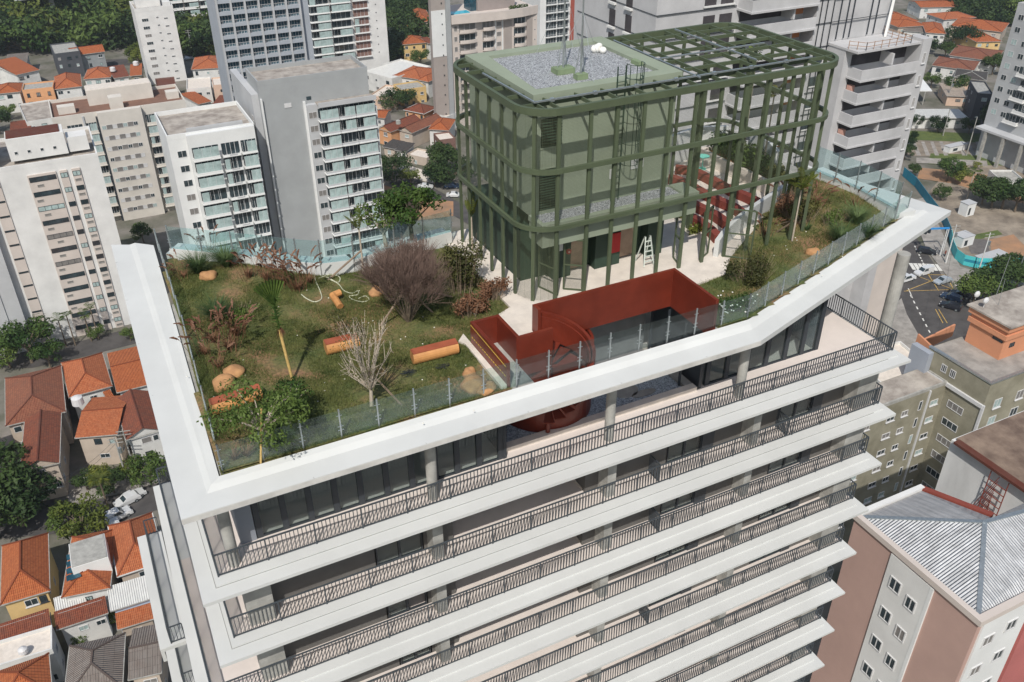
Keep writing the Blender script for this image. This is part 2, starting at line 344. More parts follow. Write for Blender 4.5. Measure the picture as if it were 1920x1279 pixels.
def put(parent, name, me, side, o, u, z):
    """o = corner (x,y) of facade, u along it"""
    ax, r = AX[side]; p = Vector((o[0], o[1], z)) + ax * u
    return inst(name, me, parent, p, r)
# ---------------------------------------------------------------- vegetation
def rnd(s): return np.random.RandomState(s)
def leaf_mesh(name, blobs, n, size, mt, seed, flat=.5, shell=.6):
    r = rnd(seed); wt = np.array([b[3] * b[4] * b[5] for b in blobs]) ** .7; wt /= wt.sum(); ch = r.choice(len(blobs), n, p=wt)
    B = np.array(blobs)[ch]; d = r.normal(size=(n, 3)); d /= np.linalg.norm(d, axis=1)[:, None]
    rad = shell + (1 - shell) * r.rand(n); rad *= 1 + .12 * r.normal(size=n)
    c = B[:, :3] + d * B[:, 3:6] * rad[:, None]
    nn = d + r.normal(size=(n, 3)) * .7 + np.array([0, 0, flat]); nn /= np.linalg.norm(nn, axis=1)[:, None]
    a = np.cross(nn, r.normal(size=(n, 3))); a /= np.linalg.norm(a, axis=1)[:, None]; bb = np.cross(nn, a)
    s = size * (.6 + .8 * r.rand(n))[:, None]
    V = np.stack([c - a * s, c + bb * s * .45, c + a * s, c - bb * s * .45], 1).reshape(-1, 3)
    me = bpy.data.meshes.new(name); me.from_pydata(V.tolist(), [], np.arange(4 * n).reshape(-1, 4).tolist()); me.materials.append(M[mt]); me.update(); return me
def tree_parts(seed, H=1.0, R=.5, th=.35, nb=9, leaf='leafd', n=1500, size=.05, bark='bark', flat=.75, thin=1):
    """unit tree: trunk with limbs, crown of leaf clumps on limb ends"""
    r = random.Random(seed); b = MB(); blobs = []
    b.tube((0, 0, 0), (.02, .01, th), .035 * thin, .026 * thin, 7)
    for i in range(nb):
        a = 2 * math.pi * (i + r.random() * .7) / nb * 2.4; rr = R * (.15 + .75 * math.sqrt(r.random())); z = th + (H - th) * (.25 + .6 * r.random()) * (1 - .25 * (rr / R) ** 2)
        e = Vector((rr * math.cos(a), rr * math.sin(a), z)); mid = Vector((e.x * .45, e.y * .45, th + (z - th) * .5))
        b.tube((.02, .01, th - .02), mid, .018 * thin, .010 * thin, 5); b.tube(mid, e, .010 * thin, .003 * thin, 4)
        if thin < 1:
            for k in range(5): b.tube(mid + (e - mid) * r.random(), e + Vector((r.gauss(0, .05), r.gauss(0, .05), r.gauss(.03, .04))), .003, .0012, 3)
        q = R * (.3 + .22 * r.random()); blobs.append((e.x, e.y, e.z, q, q, q * flat))
    return b.mesh('trunk', bark), leaf_mesh('crown', blobs, n, size, leaf, seed)
TP = {}
def tree(kind, loc, scale, label, cat='tree', group=None, name='tree', rot=None, sz=None):
    if kind not in TP:
        k, s = kind
        P = {'dense': dict(leaf='leafd', nb=13, n=2600, size=.042, R=.5), 'mid': dict(leaf='leafm', nb=11, n=1900, size=.042), 'yel': dict(leaf='leafy', nb=10, n=1500, size=.045),
             'wide': dict(leaf='leafd', nb=15, n=3000, size=.04, R=.7, H=.8, th=.25, flat=.6), 'shrub': dict(leaf='leafm', nb=10, n=1500, size=.06, R=.5, H=.7, th=.1)}[k]
        TP[kind] = tree_parts(s * 7 + 3, **P)
    e = bpy.data.objects.new(name, None); e.location = loc; e.rotation_euler = (0, 0, rot if rot is not None else hash((round(loc[0], 1), round(loc[1], 1))) % 628 / 100); e.scale = (scale, scale, sz or scale); COL.objects.link(e)
    tag(e, label, cat, group)
    for nm, me in zip(('trunk', 'crown'), TP[kind]):
        o = bpy.data.objects.new(nm, me); o.parent = e; COL.objects.link(o)
    return e
def blades(b, c, n, L, wid, r, spread=.5, droop=.6, m=0, seg=4):
    for i in range(n):
        a = r.uniform(0, 2 * math.pi); l = L * r.uniform(.6, 1.1); t = r.uniform(.1, spread); dr = droop * r.uniform(.6, 1.3)
        h = Vector((math.cos(a), math.sin(a), 0)); s = Vector((-math.sin(a), math.cos(a), 0)); base = Vector(c) + h * r.uniform(0, .12) * L * .6
        vs = []
        for k in range(seg + 1):
            u = k / seg; p = base + h * (l * (t * u + dr * u * u * .6)) + Vector((0, 0, l * (u * .95 - dr * .65 * u ** 2.2))); ww = wid * (1 - u * .9)
            vs += [p - s * ww, p + s * ww]
        b.add(vs, [(2 * k, 2 * k + 1, 2 * k + 3, 2 * k + 2) for k in range(seg)], m)
def branchy(b, p, d, L, r, depth, rng, spread=.5, up=.15, kids=3, tips=None, shrink=.72, n=4):
    q = p + d * L; b.tube(p, q, r, r * .68, n if depth > 1 else 3, cap=False)
    if tips is not None and depth <= 1: tips.append(q)
    if depth <= 0: return
    for i in range(kids):
        nd = (d + Vector((rng.gauss(0, spread), rng.gauss(0, spread), rng.gauss(0, spread * .6) + up))).normalized()
        branchy(b, q, nd, L * shrink * rng.uniform(.75, 1.2), r * .62, depth - 1, rng, spread, up, kids, tips, shrink, n)
# ================================================================ MAIN BUILDING
def rrect(x0, y0, x1, y1, r, n=6):
    P = []
    for cx, cy, a0 in ((x1 - r, y0 + r, -90), (x1 - r, y1 - r, 0), (x0 + r, y1 - r, 90), (x0 + r, y0 + r, 180)):
        for i in range(n + 1): a = math.radians(a0 + 90 * i / n); P.append((cx + r * math.cos(a), cy + r * math.sin(a)))
    return P
bd = thing('apartment_building', 'new white residential tower with projecting slabs and dark railings under the roof garden', 'building', (16, 6, GZ))
FH = 3.1; X1 = 31.9; NF = 12
def railing(pts, z, parent, name='railing', h=.99, sp=.142, up=1):
    """posts, rails and close-set flat bars along a polyline"""
    a = MB(); b = MB()
    for (x0, y0), (x1, y1) in zip(pts[:-1], pts[1:]):
        L = math.hypot(x1 - x0, y1 - y0); n = max(1, round(L / sp)); dx, dy = (x1 - x0) / L, (y1 - y0) / L
        a.bar((x0, y0, z + h), (x1, y1, z + h), .05, .045); a.bar((x0, y0, z + .07), (x1, y1, z + .07), .045, .03)
        for i in range(n + 1):
            x = x0 + dx * L * i / n; y = y0 + dy * L * i / n
            if i % 12 == 0: a.bar((x, y, z), (x, y, z + h - .022), .05, .05, up=(dx, dy, 0))
            else: b.bar((x, y, z + .085), (x, y, z + h - .022), .034, .026, up=(dx, dy, 0))
    t = a.build(name, 'rail', parent); 
    q = b.build('baluster', 'rail', t)
    if q: q['kind'] = 'stuff'
    return t
for k in range(NF):
    z = -FH * k; xl = 0 if k < 2 else -1.05
    def slab(b):
        b.prism([(xl, 0), (X1, 0), (X1, 14.6), (xl + .2, 14.6)], z, z + .14, 0)
        b.box(xl + .55, .55, z + .14, X1 - .3, 14.6, z + .20, 0)
    one(slab, 'floor_slab', ['white' if k % 3 else 'white'], bd)
    xr = .7 if k < 2 else -.5
    yb = 9.0 if k < 1 else 14.6
    ff = MB(); ff.box(xr + .06, 1.0, z + .201, X1 - .25, 9, z + .205)
    ff.build('floor_tiling', 'tile', bd)
    if k < 2: pts = [(xr, 8.5 if k else 14), (xr, .95), (31.68, .95)] + ([(31.68, 1.9), (31.2, 1.9)] if k else [(31.68, 5.3)])
    else: pts = [(xr + .5, 14.5), (xr, 14.5), (xr, .95), (31.68, .95), (31.68, 1.9), (31.2, 1.9)]
    railing(pts, z + .2, bd)
    if k == 0: continue
    # piers
    for x in (1.35, 8.5, 16.35, 24.0):
        box('pier', 'conc', (x, 1.15, z + .206, x + (.95 if x < 2 else .42), 2.1, z + FH), bd)
    box('pier', 'conc', (30.2, 1.1, z + .206, 31.35, 3.0, z + FH), bd)
    r = random.Random(k * 5)
    segs = [(1.8, 6.4, 'wall'), (6.4, 8.3, 'win'), (8.3, 9.6, 'wall'), (9.6, 15.7, 'ter'), (15.7, 19.9, 'wall'), (19.9, 21.75, 'win'), (21.75, 22.4, 'dk'), (22.4, 26.2, 'wall'), (26.2, 28.2, 'win' if k > 1 else 'dkw'), (28.2, 28.8, 'dk'), (28.8, 30.19, 'wall')]
    if k == 2: segs[0:2] = [(1.8, 6.6, 'wall'), (6.6, 8.3, 'wino')]
    if k in (3, 6): segs[0:2] = [(1.8, 6.9, 'wall'), (6.9, 8.3, 'win')]
    yw = 1.85
    for x0, x1, t in segs:
        if t == 'wall': box('wall', 'wall', (x0, yw, z + .206, x1, yw + .2, z + FH), bd)
        elif t == 'dk': box('wall_panel', 'dark', (x0, yw - .05, z + .206, x1, yw + .25, z + FH), bd)
        elif t == 'ter':
            box('wall', 'wall', (x0, 5.6, z + .206, x1, 5.8, z + FH), bd); box('wall', 'wall', (x1, yw + .201, z + .206, x1 + .15, 5.6, z + FH), bd); box('wall', 'wall', (x0 - .15, yw + .201, z + .206, x0, 5.6, z + FH), bd)
            box('skirting', 'tilew', (x1 - .02, yw + .21, z + .207, x1 - .002, 5.5, z + .32), bd)
        else:
            hh = FH - .5
            fr = MB(); n = 2
            for i in range(n + 1): x = x0 + (x1 - x0) * i / n; fr.box(x - .05, yw, z + .206, x + .05, yw + .12, z + .2 + hh)
            fr.box(x0 + .051, yw, z + .206, x1 - .051, yw + .1, z + .26); fr.box(x0 + .051, yw, z + .14 + hh, x1 - .051, yw + .1, z + .2 + hh)
            f = fr.build('window', 'dark', bd)
            for i in range(n):
                if t == 'wino' and i: continue
                xa = x0 + (x1 - x0) * i / n + .052; xb = x0 + (x1 - x0) * (i + 1) / n - .052
                box('pane', 'glassd', (xa, yw + .04, z + .262, xb, yw + .06, z + .138 + hh), f)
            box('lintel', 'wall', (x0, yw, z + .205 + hh, x1, yw + .2, z + FH), bd)
            box('wall', 'wall', (x0 - .3, 6.2, z + .206, x1 + .3, 6.3, z + FH), bd)
    # soffit downlight boxes and a dividing rail
    for x in ((18.9, 26.0) if k == 1 else (19.2,) if k in (2, 4) else ()): railing([(x, 1.0), (x, 1.75)], z + .2, bd, 'balcony_divider', sp=.09)
# body below and behind
one(lambda b: (b.box(1.9, 6.6, -FH * 1 + .3, 31.2, 13.2, -.005), b.box(1.9, 6.6, GZ, 31.2, 13.2, -FH * 1 + .2)), 'core_wall', ['wall'], bd)
one(lambda b: b.box(.3, 2.2, GZ, 31.3, 14.4, -FH * (NF - 1) - .3), 'lower_storeys', ['white'], bd)
# the stepped side balcony lower down on the left
for k in range(3, 9):
    z = -FH * k
    one(lambda b: (b.box(-2.2, 7.3, z, -1.055, 14.9, z + .2), b.box(-2.2, 7.3, z - .6, -2.05, 7.45, z - .003)), 'side_balcony_slab', ['white'], bd)
    railing([(-1.1, 7.45), (-1.7, 7.45), (-1.7, 14.8), (-1.1, 14.8)], z + .2, bd)
for k in range(1, NF): box('side_wall', 'wall', (1.6, 2.3, -FH * k + .206, 1.8, 14.5, -FH * (k - 1)), bd)
# ---- top storey (open terrace under the ring)
for x, y in ((1.32, 1.32), (8.68, 1.32), (16.38, 1.32), (22.95, 1.28)):
    one(lambda b: b.tube((x, y, .2), (x, y, 3.68), .205, n=20), 'round_column', 'conc', bd, smooth=False)
one(lambda b: b.tube((33.55, 3.3, GZ), (33.9, 3.35, 3.64), .31, n=20), 'leaning_column', 'conc', bd)
box('wall', mat('shade_blue_plaster', (.22, .24, .27), .8, .06, 1), (1.72, 2.1, .206, 2.28, 8.5, 3.68), bd)  # blue-grey of the ring's shadow put into the plaster colour
def framed(xs, y, z0, z1, deep=.14, wd=.11, gl='glassd'):
    for i, x in enumerate(xs):
        box('door_post', 'dark', (x - wd, y, z0, x + wd, y + deep, z1), bd)
        if i < len(xs) - 1:
            f = box('sliding_door', 'dark', (x + wd + .001, y + .01, z0, xs[i + 1] - wd - .001, y + .11, z0 + .07), bd)
            box('head_rail', 'dark', (x + wd + .001, y + .01, z1 - .16, xs[i + 1] - wd - .001, y + .11, z1), f)
            box('pane', gl, (x + wd + .002, y + .05, z0 + .072, xs[i + 1] - wd - .002, y + .065, z1 - .162), f)
framed([2.42, 3.36, 4.3, 5.25, 6.2, 7.2, 8.2, 9.15, 10.05, 10.98, 11.9], 2.12, .206, 3.6)
framed([22.2, 23.25, 24.4, 25.5, 26.6, 27.6, 28.5], 2.55, .206, 3.6)
box('wall', 'wall', (2.3, 5.9, .206, 12.0, 6.1, 3.4), bd)
box('wall', 'wall', (21.9, 6.2, .206, 28.4, 6.4, 3.4), bd)
box('fascia', 'dark', (12.0, 2.1, .206, 12.14, 6.0, 3.5), bd)
box('fascia', 'dark', (21.7, 2.5, .206, 21.84, 6.2, 3.5), bd)
railing([(2.6, 4.6), (11.8, 4.6)], .206, bd, 'inner_railing', h=1.5, sp=.14)
railing([(22.3, 4.9), (28.2, 4.9)], .206, bd, 'inner_railing', h=1.5, sp=.14)
box('wall', mat('shade_blue_plaster', (.22, .24, .27)), (28.4, 2.8, .206, 28.62, 6.2, 3.6), bd)
# roof slab over the top storey with the courtyard cut out
RZ = 3.62
one(lambda b: (b.box(1.5, 1.3, RZ, 12.95, 13.4, 4.06), b.prism([(21.25, 1.3), (22.9, 1.3), (37, 5.9), (35.6, 16.9), (21.25, 16.9)], RZ, 4.06), b.box(12.951, 4.75, RZ, 21.249, 13.4, 4.06)), 'roof_slab', ['conc'], bd)
# courtyard floor on the top storey
one(lambda b: b.box(12.15, 2.75, .206, 21.1, 9.2, .26), 'pebble_bed', 'gravelb', bd)
box('curb', 'tilew', (12.1, 2.4, .206, 21.55, 2.74, .42), bd); box('curb', 'conc', (21.15, 2.75, .206, 21.55, 6.4, .40), bd)
one(lambda b: b.prism([(18.7 + .62 * math.cos(a) * (1 + .1 * math.sin(3 * a)), 3.65 + .42 * math.sin(a), 0) [:2] for a in [i * math.pi / 8 for i in range(16)]], .261, .31), 'stepping_stone', 'conc', bd)
one(lambda b: b.prism([(19.35 + .60 * math.cos(a), 2.98 + .2 * math.sin(a) + .25) for a in [i * math.pi / 8 for i in range(16)]], .261, .31), 'stepping_stone', 'conc', bd)
box('wall', mat('grey_render', (.20, .20, .20)), (12.95, 4.8, .265, 13.1, 9.2, RZ), bd)
box('wall', mat('grey_render', (.20, .20, .20)), (15, 6.0, .265, 21.1, 6.2, RZ), bd)
one(lambda b: [b.box(21.0, y, .27, 21.1, y + .06, 3.5) for y in (3, 4.2, 5.4)], 'window', 'dark', bd)
# ---- the white ring slab round the roof
OUT = [(.2, 20.9), (.05, 0), (22.45, 0), (39.25, 5.35), (37.3, 12.6)]
MID1 = [(1.0, 20.4), (.98, .78), (22.6, .78), (38.0, 5.75), (36.4, 12.3)]
MID2 = [(1.25, 20.2), (1.18, 1.0), (22.7, 1.0), (37.75, 5.85), (36.1, 12.2)]
INN = [(2.0, 19.4), (1.47, 1.22), (22.78, 1.24), (37.2, 5.95), (35.6, 12.0)]
rg = MB(); n = 5
LV = [(OUT, 3.69), (OUT, 3.93), (MID1, 3.97), (MID2, 4.10), (INN, 4.16), (INN, 3.69)]
vs = [(x, y, z) for P, z in LV for x, y in P]; fs = []
for l in range(6):
    for i in range(n - 1): fs.append((l * n + i, l * n + i + 1, ((l + 1) % 6) * n + i + 1, ((l + 1) % 6) * n + i))
fs = [f[::-1] for f in fs]
rg.add(vs, fs); rg.add([vs[l * n] for l in range(6)], [(0, 1, 2, 3, 4, 5)]); rg.add([vs[l * n + 4] for l in range(6)], [(5, 4, 3, 2, 1, 0)])
rg.build('roof_ring_slab', 'white', bd)
one(lambda b: b.strip([(x * 1, y) for x, y in [(-.003 + .05, -.004), (22.45, -.004)]], [(.05, .3), (22.45, .3)], 3.71, 3.90), 'ring_fascia', 'whitestain', bd)
jb = MB()
for x in np.arange(4.2, 22, 3.9): jb.box(x, .0, 3.931, x + .012, .77, 3.934)
for y in np.arange(3.2, 20, 3.9): jb.box(.18, y, 3.931, .97, y + .012, 3.936)
for k in range(0, 2): jb.box(.55, .52, -FH * k + .141, X1 - .9, .54, -FH * k + .146); jb.box(.52, .52, -FH * k + .141, .54, 12, -FH * k + .146)
jo = jb.build('joint', mat('dark_joint', (.2, .2, .19)), bd); jo['kind'] = 'stuff'
# ---- roof guard: posts and panes
def guard(pts, z, label, sp=1.31, gm='glassf', h=1.2, base=0):
    t = thing('glass_balustrade', label, 'balustrade', (pts[0][0], pts[0][1], z)); P = []
    for (x0, y0), (x1, y1) in zip(pts[:-1], pts[1:]):
        L = math.hypot(x1 - x0, y1 - y0); k = max(1, round(L / sp))
        for i in range(k): P.append((x0 + (x1 - x0) * i / k, y0 + (y1 - y0) * i / k))
    P.append(pts[-1])
    for i, (x, y) in enumerate(P):
        def post(b):
            b.tube((x, y, z), (x, y, z + h), .032, n=8)
            for hz in (.35, .5, .95):
                j = min(i, len(P) - 2); d = Vector((P[j + 1][0] - P[j][0], P[j + 1][1] - P[j][1], 0)).normalized()
                b.bar(Vector((x, y, z + hz)) - d * .10, Vector((x, y, z + hz)) + d * .10, .02, .02)
                b.bar(Vector((x, y, z + hz)), Vector((x + .05, y + .02, z + hz + .06)), .02, .02)
        one(post, 'post', 'steel', t)
        if i < len(P) - 1:
            q = P[i + 1]; d = Vector((q[0] - x, q[1] - y, 0)); L = d.length; d.normalize()
            a = Vector((x, y, 0)) + d * .04; c = Vector((q[0], q[1], 0)) - d * .04
            g = gm(i, x) if callable(gm) else gm
            one(lambda b: b.bar((a.x, a.y, z + base + .05 + (h - .1 - base) / 2), (c.x, c.y, z + base + .05 + (h - .1 - base) / 2), .012, h - .1 - base), 'glass_pane', g, t)
    return t
guard([(1.62, 1.36), (22.8, 1.36)], 4.12, 'clear glass guard with steel posts along the front edge of the roof garden', gm=lambda i, x: 'glassd' if 11.3 < x < 20.5 else 'glassf')
guard([(22.8, 1.36), (36.6, 5.9)], 4.12, 'clear glass guard rising to the right-hand tip of the roof garden')
guard([(1.62, 1.36), (1.98, 10), (2.15, 18.6)], 4.12, 'glass guard seen edge-on beside the wide left arm of the white ring', sp=1.6)
BACK = [(2.6, 17.3), (5.03, 15.4), (7.4, 13.4), (8.3, 12.75), (9.7, 12.45), (11.75, 12.8), (14.7, 13.1)]
guard(BACK, 4.75, 'glass guard on the low white wall at the back of the lawn', gm='glassb', sp=1.8)
guard([(35.1, 11.0), (35.45, 8.4), (35.2, 5.4)], 4.75, 'tall glass guard on the low white wall at the right end of the garden', gm='glassb', h=1.5)
pw = thing('parapet_wall', 'low white parapet wall curving behind the lawn at the back', 'wall', (8, 13, 4.1))
for (x0, y0), (x1, y1) in zip(BACK[:-1], BACK[1:]):
    one(lambda b: b.bar((x0, y0 + .1, 4.45), (x1, y1 + .1, 4.45), .22, .68), 'wall_segment', 'white', pw)
    one(lambda b: b.bar((x0 + .1, y0 + .75, 4.3), (x1 + .1, y1 + .75, 4.3), 1.1, .3), 'ledge', 'white', pw)
pw = thing('parapet_wall', 'low white parapet wall below the glass at the right end of the garden', 'wall', (35.4, 8, 4.1))
for (x0, y0), (x1, y1) in zip([(35.3, 12.0), (35.6, 8.4), (35.4, 5.6)][:-1], [(35.3, 12.0), (35.6, 8.4), (35.4, 5.6)][1:]):
    one(lambda b: b.bar((x0, y0, 4.45), (x1, y1, 4.45), .22, .68), 'wall_segment', 'white', pw)
    one(lambda b: b.bar((x0 + .8, y0, 4.25), (x1 + .8, y1, 4.25), 1.2, .3), 'ledge', 'white', pw)
# ---- garden ground
GARD = [(1.55, 1.3), (12.0, 1.3), (12.0, 5.0), (14.5, 6.5), (14.6, 13.0)] + BACK[::-1][1:] + [(2.2, 17.5)]
GR = [(21.35, 1.3), (22.8, 1.35), (36.3, 5.8), (35.4, 12), (34.4, 12.0), (33.0, 10.7), (30.8, 9.3), (26.9, 6.9), (25.4, 5.9), (24.3, 4.8), (21.35, 4.5)]
def inside(p, poly):
    x, y = p; c = False; j = len(poly) - 1
    for i in range(len(poly)):
        (xi, yi), (xj, yj) = poly[i], poly[j]
        if (yi > y) != (yj > y) and x < (xj - xi) * (y - yi) / (yj - yi) + xi: c = not c
        j = i
    return c
def gh(x, y):
    h = 4.17 + .05 * math.sin(x * .9) * math.cos(y * .7)
    if x < 14.6: h += .22 * math.exp(-((y - 14.5) ** 2 + (x - 4) ** 2) / 14) + .12 * math.exp(-((x - 2.5) ** 2 + (y - 6) ** 2) / 9)
    else: h += .35 * math.exp(-((x - 33.5) ** 2 + (y - 9) ** 2) / 9)
    return h
lawnm, lnt, lb = _new('patchy_lawn'); L = lnt.links.new
tc = _n(lnt, 'ShaderNodeTexCoord'); n1 = _n(lnt, 'ShaderNodeTexNoise'); n1.inputs['Scale'].default_value = .42; n1.inputs['Detail'].default_value = 8; n1.inputs['Roughness'].default_value = .68; L(tc.outputs['Object'], n1.inputs[0])
c1 = _n(lnt, 'ShaderNodeValToRGB'); e = c1.color_ramp.elements; e[0].position = .40; e[0].color = (.075, .10, .028, 1); e[1].position = .66; e[1].color = (.27, .15, .085, 1)
k_ = c1.color_ramp.elements.new(.50); k_.color = (.13, .125, .045, 1)
L(n1.outputs['Fac'], c1.inputs[0]); n2 = _n(lnt, 'ShaderNodeTexNoise'); n2.inputs['Scale'].default_value = 9; n2.inputs['Detail'].default_value = 6; L(tc.outputs['Object'], n2.inputs[0])
mx = _n(lnt, 'ShaderNodeMix', data_type='RGBA', blend_type='MULTIPLY'); mx.inputs[0].default_value = .55; L(c1.outputs[0], mx.inputs[6])
c2 = _n(lnt, 'ShaderNodeValToRGB'); c2.color_ramp.elements[0].position = .3; c2.color_ramp.elements[0].color = (.45, .45, .45, 1); c2.color_ramp.elements[1].position = .7; c2.color_ramp.elements[1].color = (1.5, 1.4, 1.3, 1)
L(n2.outputs['Fac'], c2.inputs[0]); L(c2.outputs[0], mx.inputs[7]); L(mx.outputs[2], lb.inputs['Base Color']); lb.inputs['Roughness'].default_value = .95
bp = _n(lnt, 'ShaderNodeBump'); bp.inputs['Strength'].default_value = .8; bp.inputs['Distance'].default_value = .06; L(n2.outputs['Fac'], bp.inputs['Height']); L(bp.outputs[0], lb.inputs['Normal'])
M['lawn'] = lawnm
def sheet(name, poly, st=.4):
    xs = [p[0] for p in poly]; ys = [p[1] for p in poly]; b = MB(); nx = int((max(xs) - min(xs)) / st) + 1; ny = int((max(ys) - min(ys)) / st) + 1
    b.prism(poly, 4.0, 4.10)
    ok = lambda x, y: inside((x, y), poly)
    for i in range(nx):
        for j in range(ny):
            x = min(xs) + i * st; y = min(ys) + j * st; q = [(x, y), (x + st, y), (x + st, y + st), (x, y + st)]
            if ok(x + st / 2, y + st / 2): b.add([(a, c, gh(a, c)) for a, c in q], [(0, 1, 2, 3)])
    o = b.build(name, 'lawn'); tag(o, kind='structure'); return o
sheet('lawn', GARD); sheet('garden_bed', GR)
r = rnd(4)
def lawnblades(poly, n, name, label, L0=.10, m='blade', ex=None):
    xs = [p[0] for p in poly]; ys = [p[1] for p in poly]; X = r.uniform(min(xs), max(xs), n * 2); Y = r.uniform(min(ys), max(ys), n * 2); P = []
    for x, y in zip(X, Y):
        v = math.sin(x * 1.3 + 2 * math.sin(y * .8)) + math.sin(y * 1.7 + 1.5 * math.sin(x * .6)) + .8 * math.sin(3.1 * x + 2.3 * y)
        if inside((x, y), poly) and v + r.normal() * .8 > -.5: P.append((x, y, gh(x, y) - .01))
        if len(P) >= n: break
    P = np.array(P); k = len(P); a = r.rand(k) * 6.28; l = L0 * (.5 + r.rand(k)); t = r.normal(size=(k, 2)) * .45 * l[:, None]; w_ = .011
    s = np.stack([np.cos(a) * w_, np.sin(a) * w_, 0 * a], 1); top = P + np.concatenate([t, l[:, None]], 1)
    V = np.stack([P - s, P + s, top], 1).reshape(-1, 3); me = bpy.data.meshes.new(name); me.from_pydata(V.tolist(), [], np.arange(3 * k).reshape(-1, 3).tolist()); me.materials.append(M[m])
    o = bpy.data.objects.new(name, me); COL.objects.link(o); tag(o, label, 'grass', kind='stuff')
lawnblades(GARD, 150000, 'grass', 'short patchy green grass on the roof lawn'); lawnblades(GR, 45000, 'grass', 'rough grass and weeds on the right-hand garden bed', .13)
# paving of the roof terrace under and round the pergola
def pav(b):
    b.prism([(13.07, 2.93), (14.45, 2.93), (14.45, 4.45), (21.2, 4.45), (24.3, 4.75), (25.5, 5.9), (27, 6.9), (30.9, 9.3), (33, 10.4), (34.6, 12), (34, 16.8), (23.4, 16.8), (23.4, 14.2), (14.5, 14.2), (14.5, 6.5), (13.6, 6.1), (11.9, 5.3), (11.8, 4.62), (13.07, 4.62)], 4.07, 4.20)
o = one(pav, 'terrace_paving', 'tilew'); tag(o, kind='structure')
for i in range(6):
    box('plank', 'tilew', (13.16, 2.98 + i * .25, 4.202, 14.42, 3.21 + i * .25, 4.235), o)
# ================================================================ PERGOLA CAGE
PX0, PX1, PY0, PY1, PR = 15.05, 30.9, 6.0, 14.1, 1.45
pg = thing('pergola', 'olive green steel cage with rounded corners and open gridded top on the roof', 'pergola', (23, 10, 4.2))
def ringbeam(z0, z1, wd, name='ring_beam'):
    one(lambda b: b.strip(rrect(PX0, PY0, PX1, PY1, PR, 8), rrect(PX0 + wd, PY0 + wd, PX1 - wd, PY1 - wd, PR - wd, 8), z0, z1, 0, True), name, 'green', pg)
ringbeam(12.24, 12.52, .15); ringbeam(9.9, 10.1, .13); ringbeam(7.48, 7.66, .13)
XF = [16.45, 17.85, 19.05, 20.3, 21.55, 22.8, 24.05, 25.3, 26.55, 27.8, 29.2]
YS = [7.45, 8.6, 9.75, 10.9, 12.05, 13.0]
POST = {}
def post(x, y, ax, z1=12.219):
    w_, d_ = (.075, .05) if ax == 'x' else (.05, .075)
    box('post', 'green', (x - w_, y - d_, 4.2, x + w_, y + d_, z1), pg)
for i, x in enumerate(XF):
    post(x, PY0 + .16, 'x')
    if x > 22.9 or x < 16: post(x, PY1 - .16, 'x')
for x in (18.4, 20.9): post(x, PY1 - .3, 'x')
for y in YS: post(PX0 + .16, y, 'y'); post(PX1 - .16, y, 'y')
for cx, cy, sx, sy in ((PX0, PY0, 1, 1), (PX1, PY0, -1, 1), (PX0, PY1, 1, -1), (PX1, PY1, -1, -1)):
    k = PR * (1 - .7071) + .13
    p = (cx + sx * k, cy + sy * k)
    if cy == PY0: one(lambda b: b.bar((p[0], p[1], 4.2), (p[0], p[1], 12.219), .15, .15, up=(sx, sy, 0)), 'post', 'green', pg)
# second row of posts close to the front, sliding screens half open
for x in (25.3, 27.8): box('post', 'green', (x + .25, 9.2, 4.2, x + .45, 9.45, 12.219), pg)
# roof grid
TX0, TX1, TY0, TY1, TZ = 16.15, 22.85, 7.6, 13.8, 12.66
def grid_x(y, xa, xb): one(lambda b: b.box(xa, y - .032, 12.36, xb, y + .032, 12.515), 'roof_beam', 'green', pg)
def grid_y(x, ya, yb): one(lambda b: b.box(x - .032, ya, 12.365, x + .032, yb, 12.51), 'roof_beam', 'green', pg)
def yr(x):
    e = 0
    if x < PX0 + PR: e = PR - math.sqrt(max(0, PR * PR - (PX0 + PR - x) ** 2))
    if x > PX1 - PR: e = PR - math.sqrt(max(0, PR * PR - (x - PX1 + PR) ** 2))
    return PY0 + e + .22, PY1 - e - .22
def xr_(y):
    e = 0
    if y < PY0 + PR: e = PR - math.sqrt(max(0, PR * PR - (PY0 + PR - y) ** 2))
    if y > PY1 - PR: e = PR - math.sqrt(max(0, PR * PR - (y - PY1 + PR) ** 2))
    return PX0 + e + .22, PX1 - e - .22
GY = [7.0, 8.25, 9.5, 10.75, 12.0, 13.1]
for y in GY:
    a, c = xr_(y)
    if y < TY0: grid_x(y, a, c)
    else:
        grid_x(y, a, TX0 - .003); grid_x(y, TX1 + .003, c)
for x in [15.9] + XF + [30.2]:
    a, c = yr(x)
    if TX0 < x < TX1: grid_y(x, a, TY0 - .003)
    else: grid_y(x, a, c)
# galvanised conduits lying on the grid
cb = MB()
for p, q in (((15.75, 6.85, 12.6), (29.3, 6.85, 12.6)), ((15.75, 6.85, 12.6), (15.62, 11.2, 12.6)), ((23.2, 6.6, 12.6), (23.2, 13.2, 12.6)), ((26.9, 7.6, 12.6), (26.9, 13.6, 12.6)), ((22.9, 9.6, 12.62), (29.0, 9.6, 12.62))): cb.bar(p, q, .07, .06)
for x in np.arange(16.5, 29, 1.9): cb.bar((x, 6.78, 12.6), (x, 6.92, 12.6), .16, .12)
cb.build('conduit', 'steel', pg)
cb = MB()
cb.box(24.7, 10.6, 12.24, 25.25, 12.1, 12.5); cb.box(28.0, 8.3, 12.24, 29.1, 9.4, 12.5)
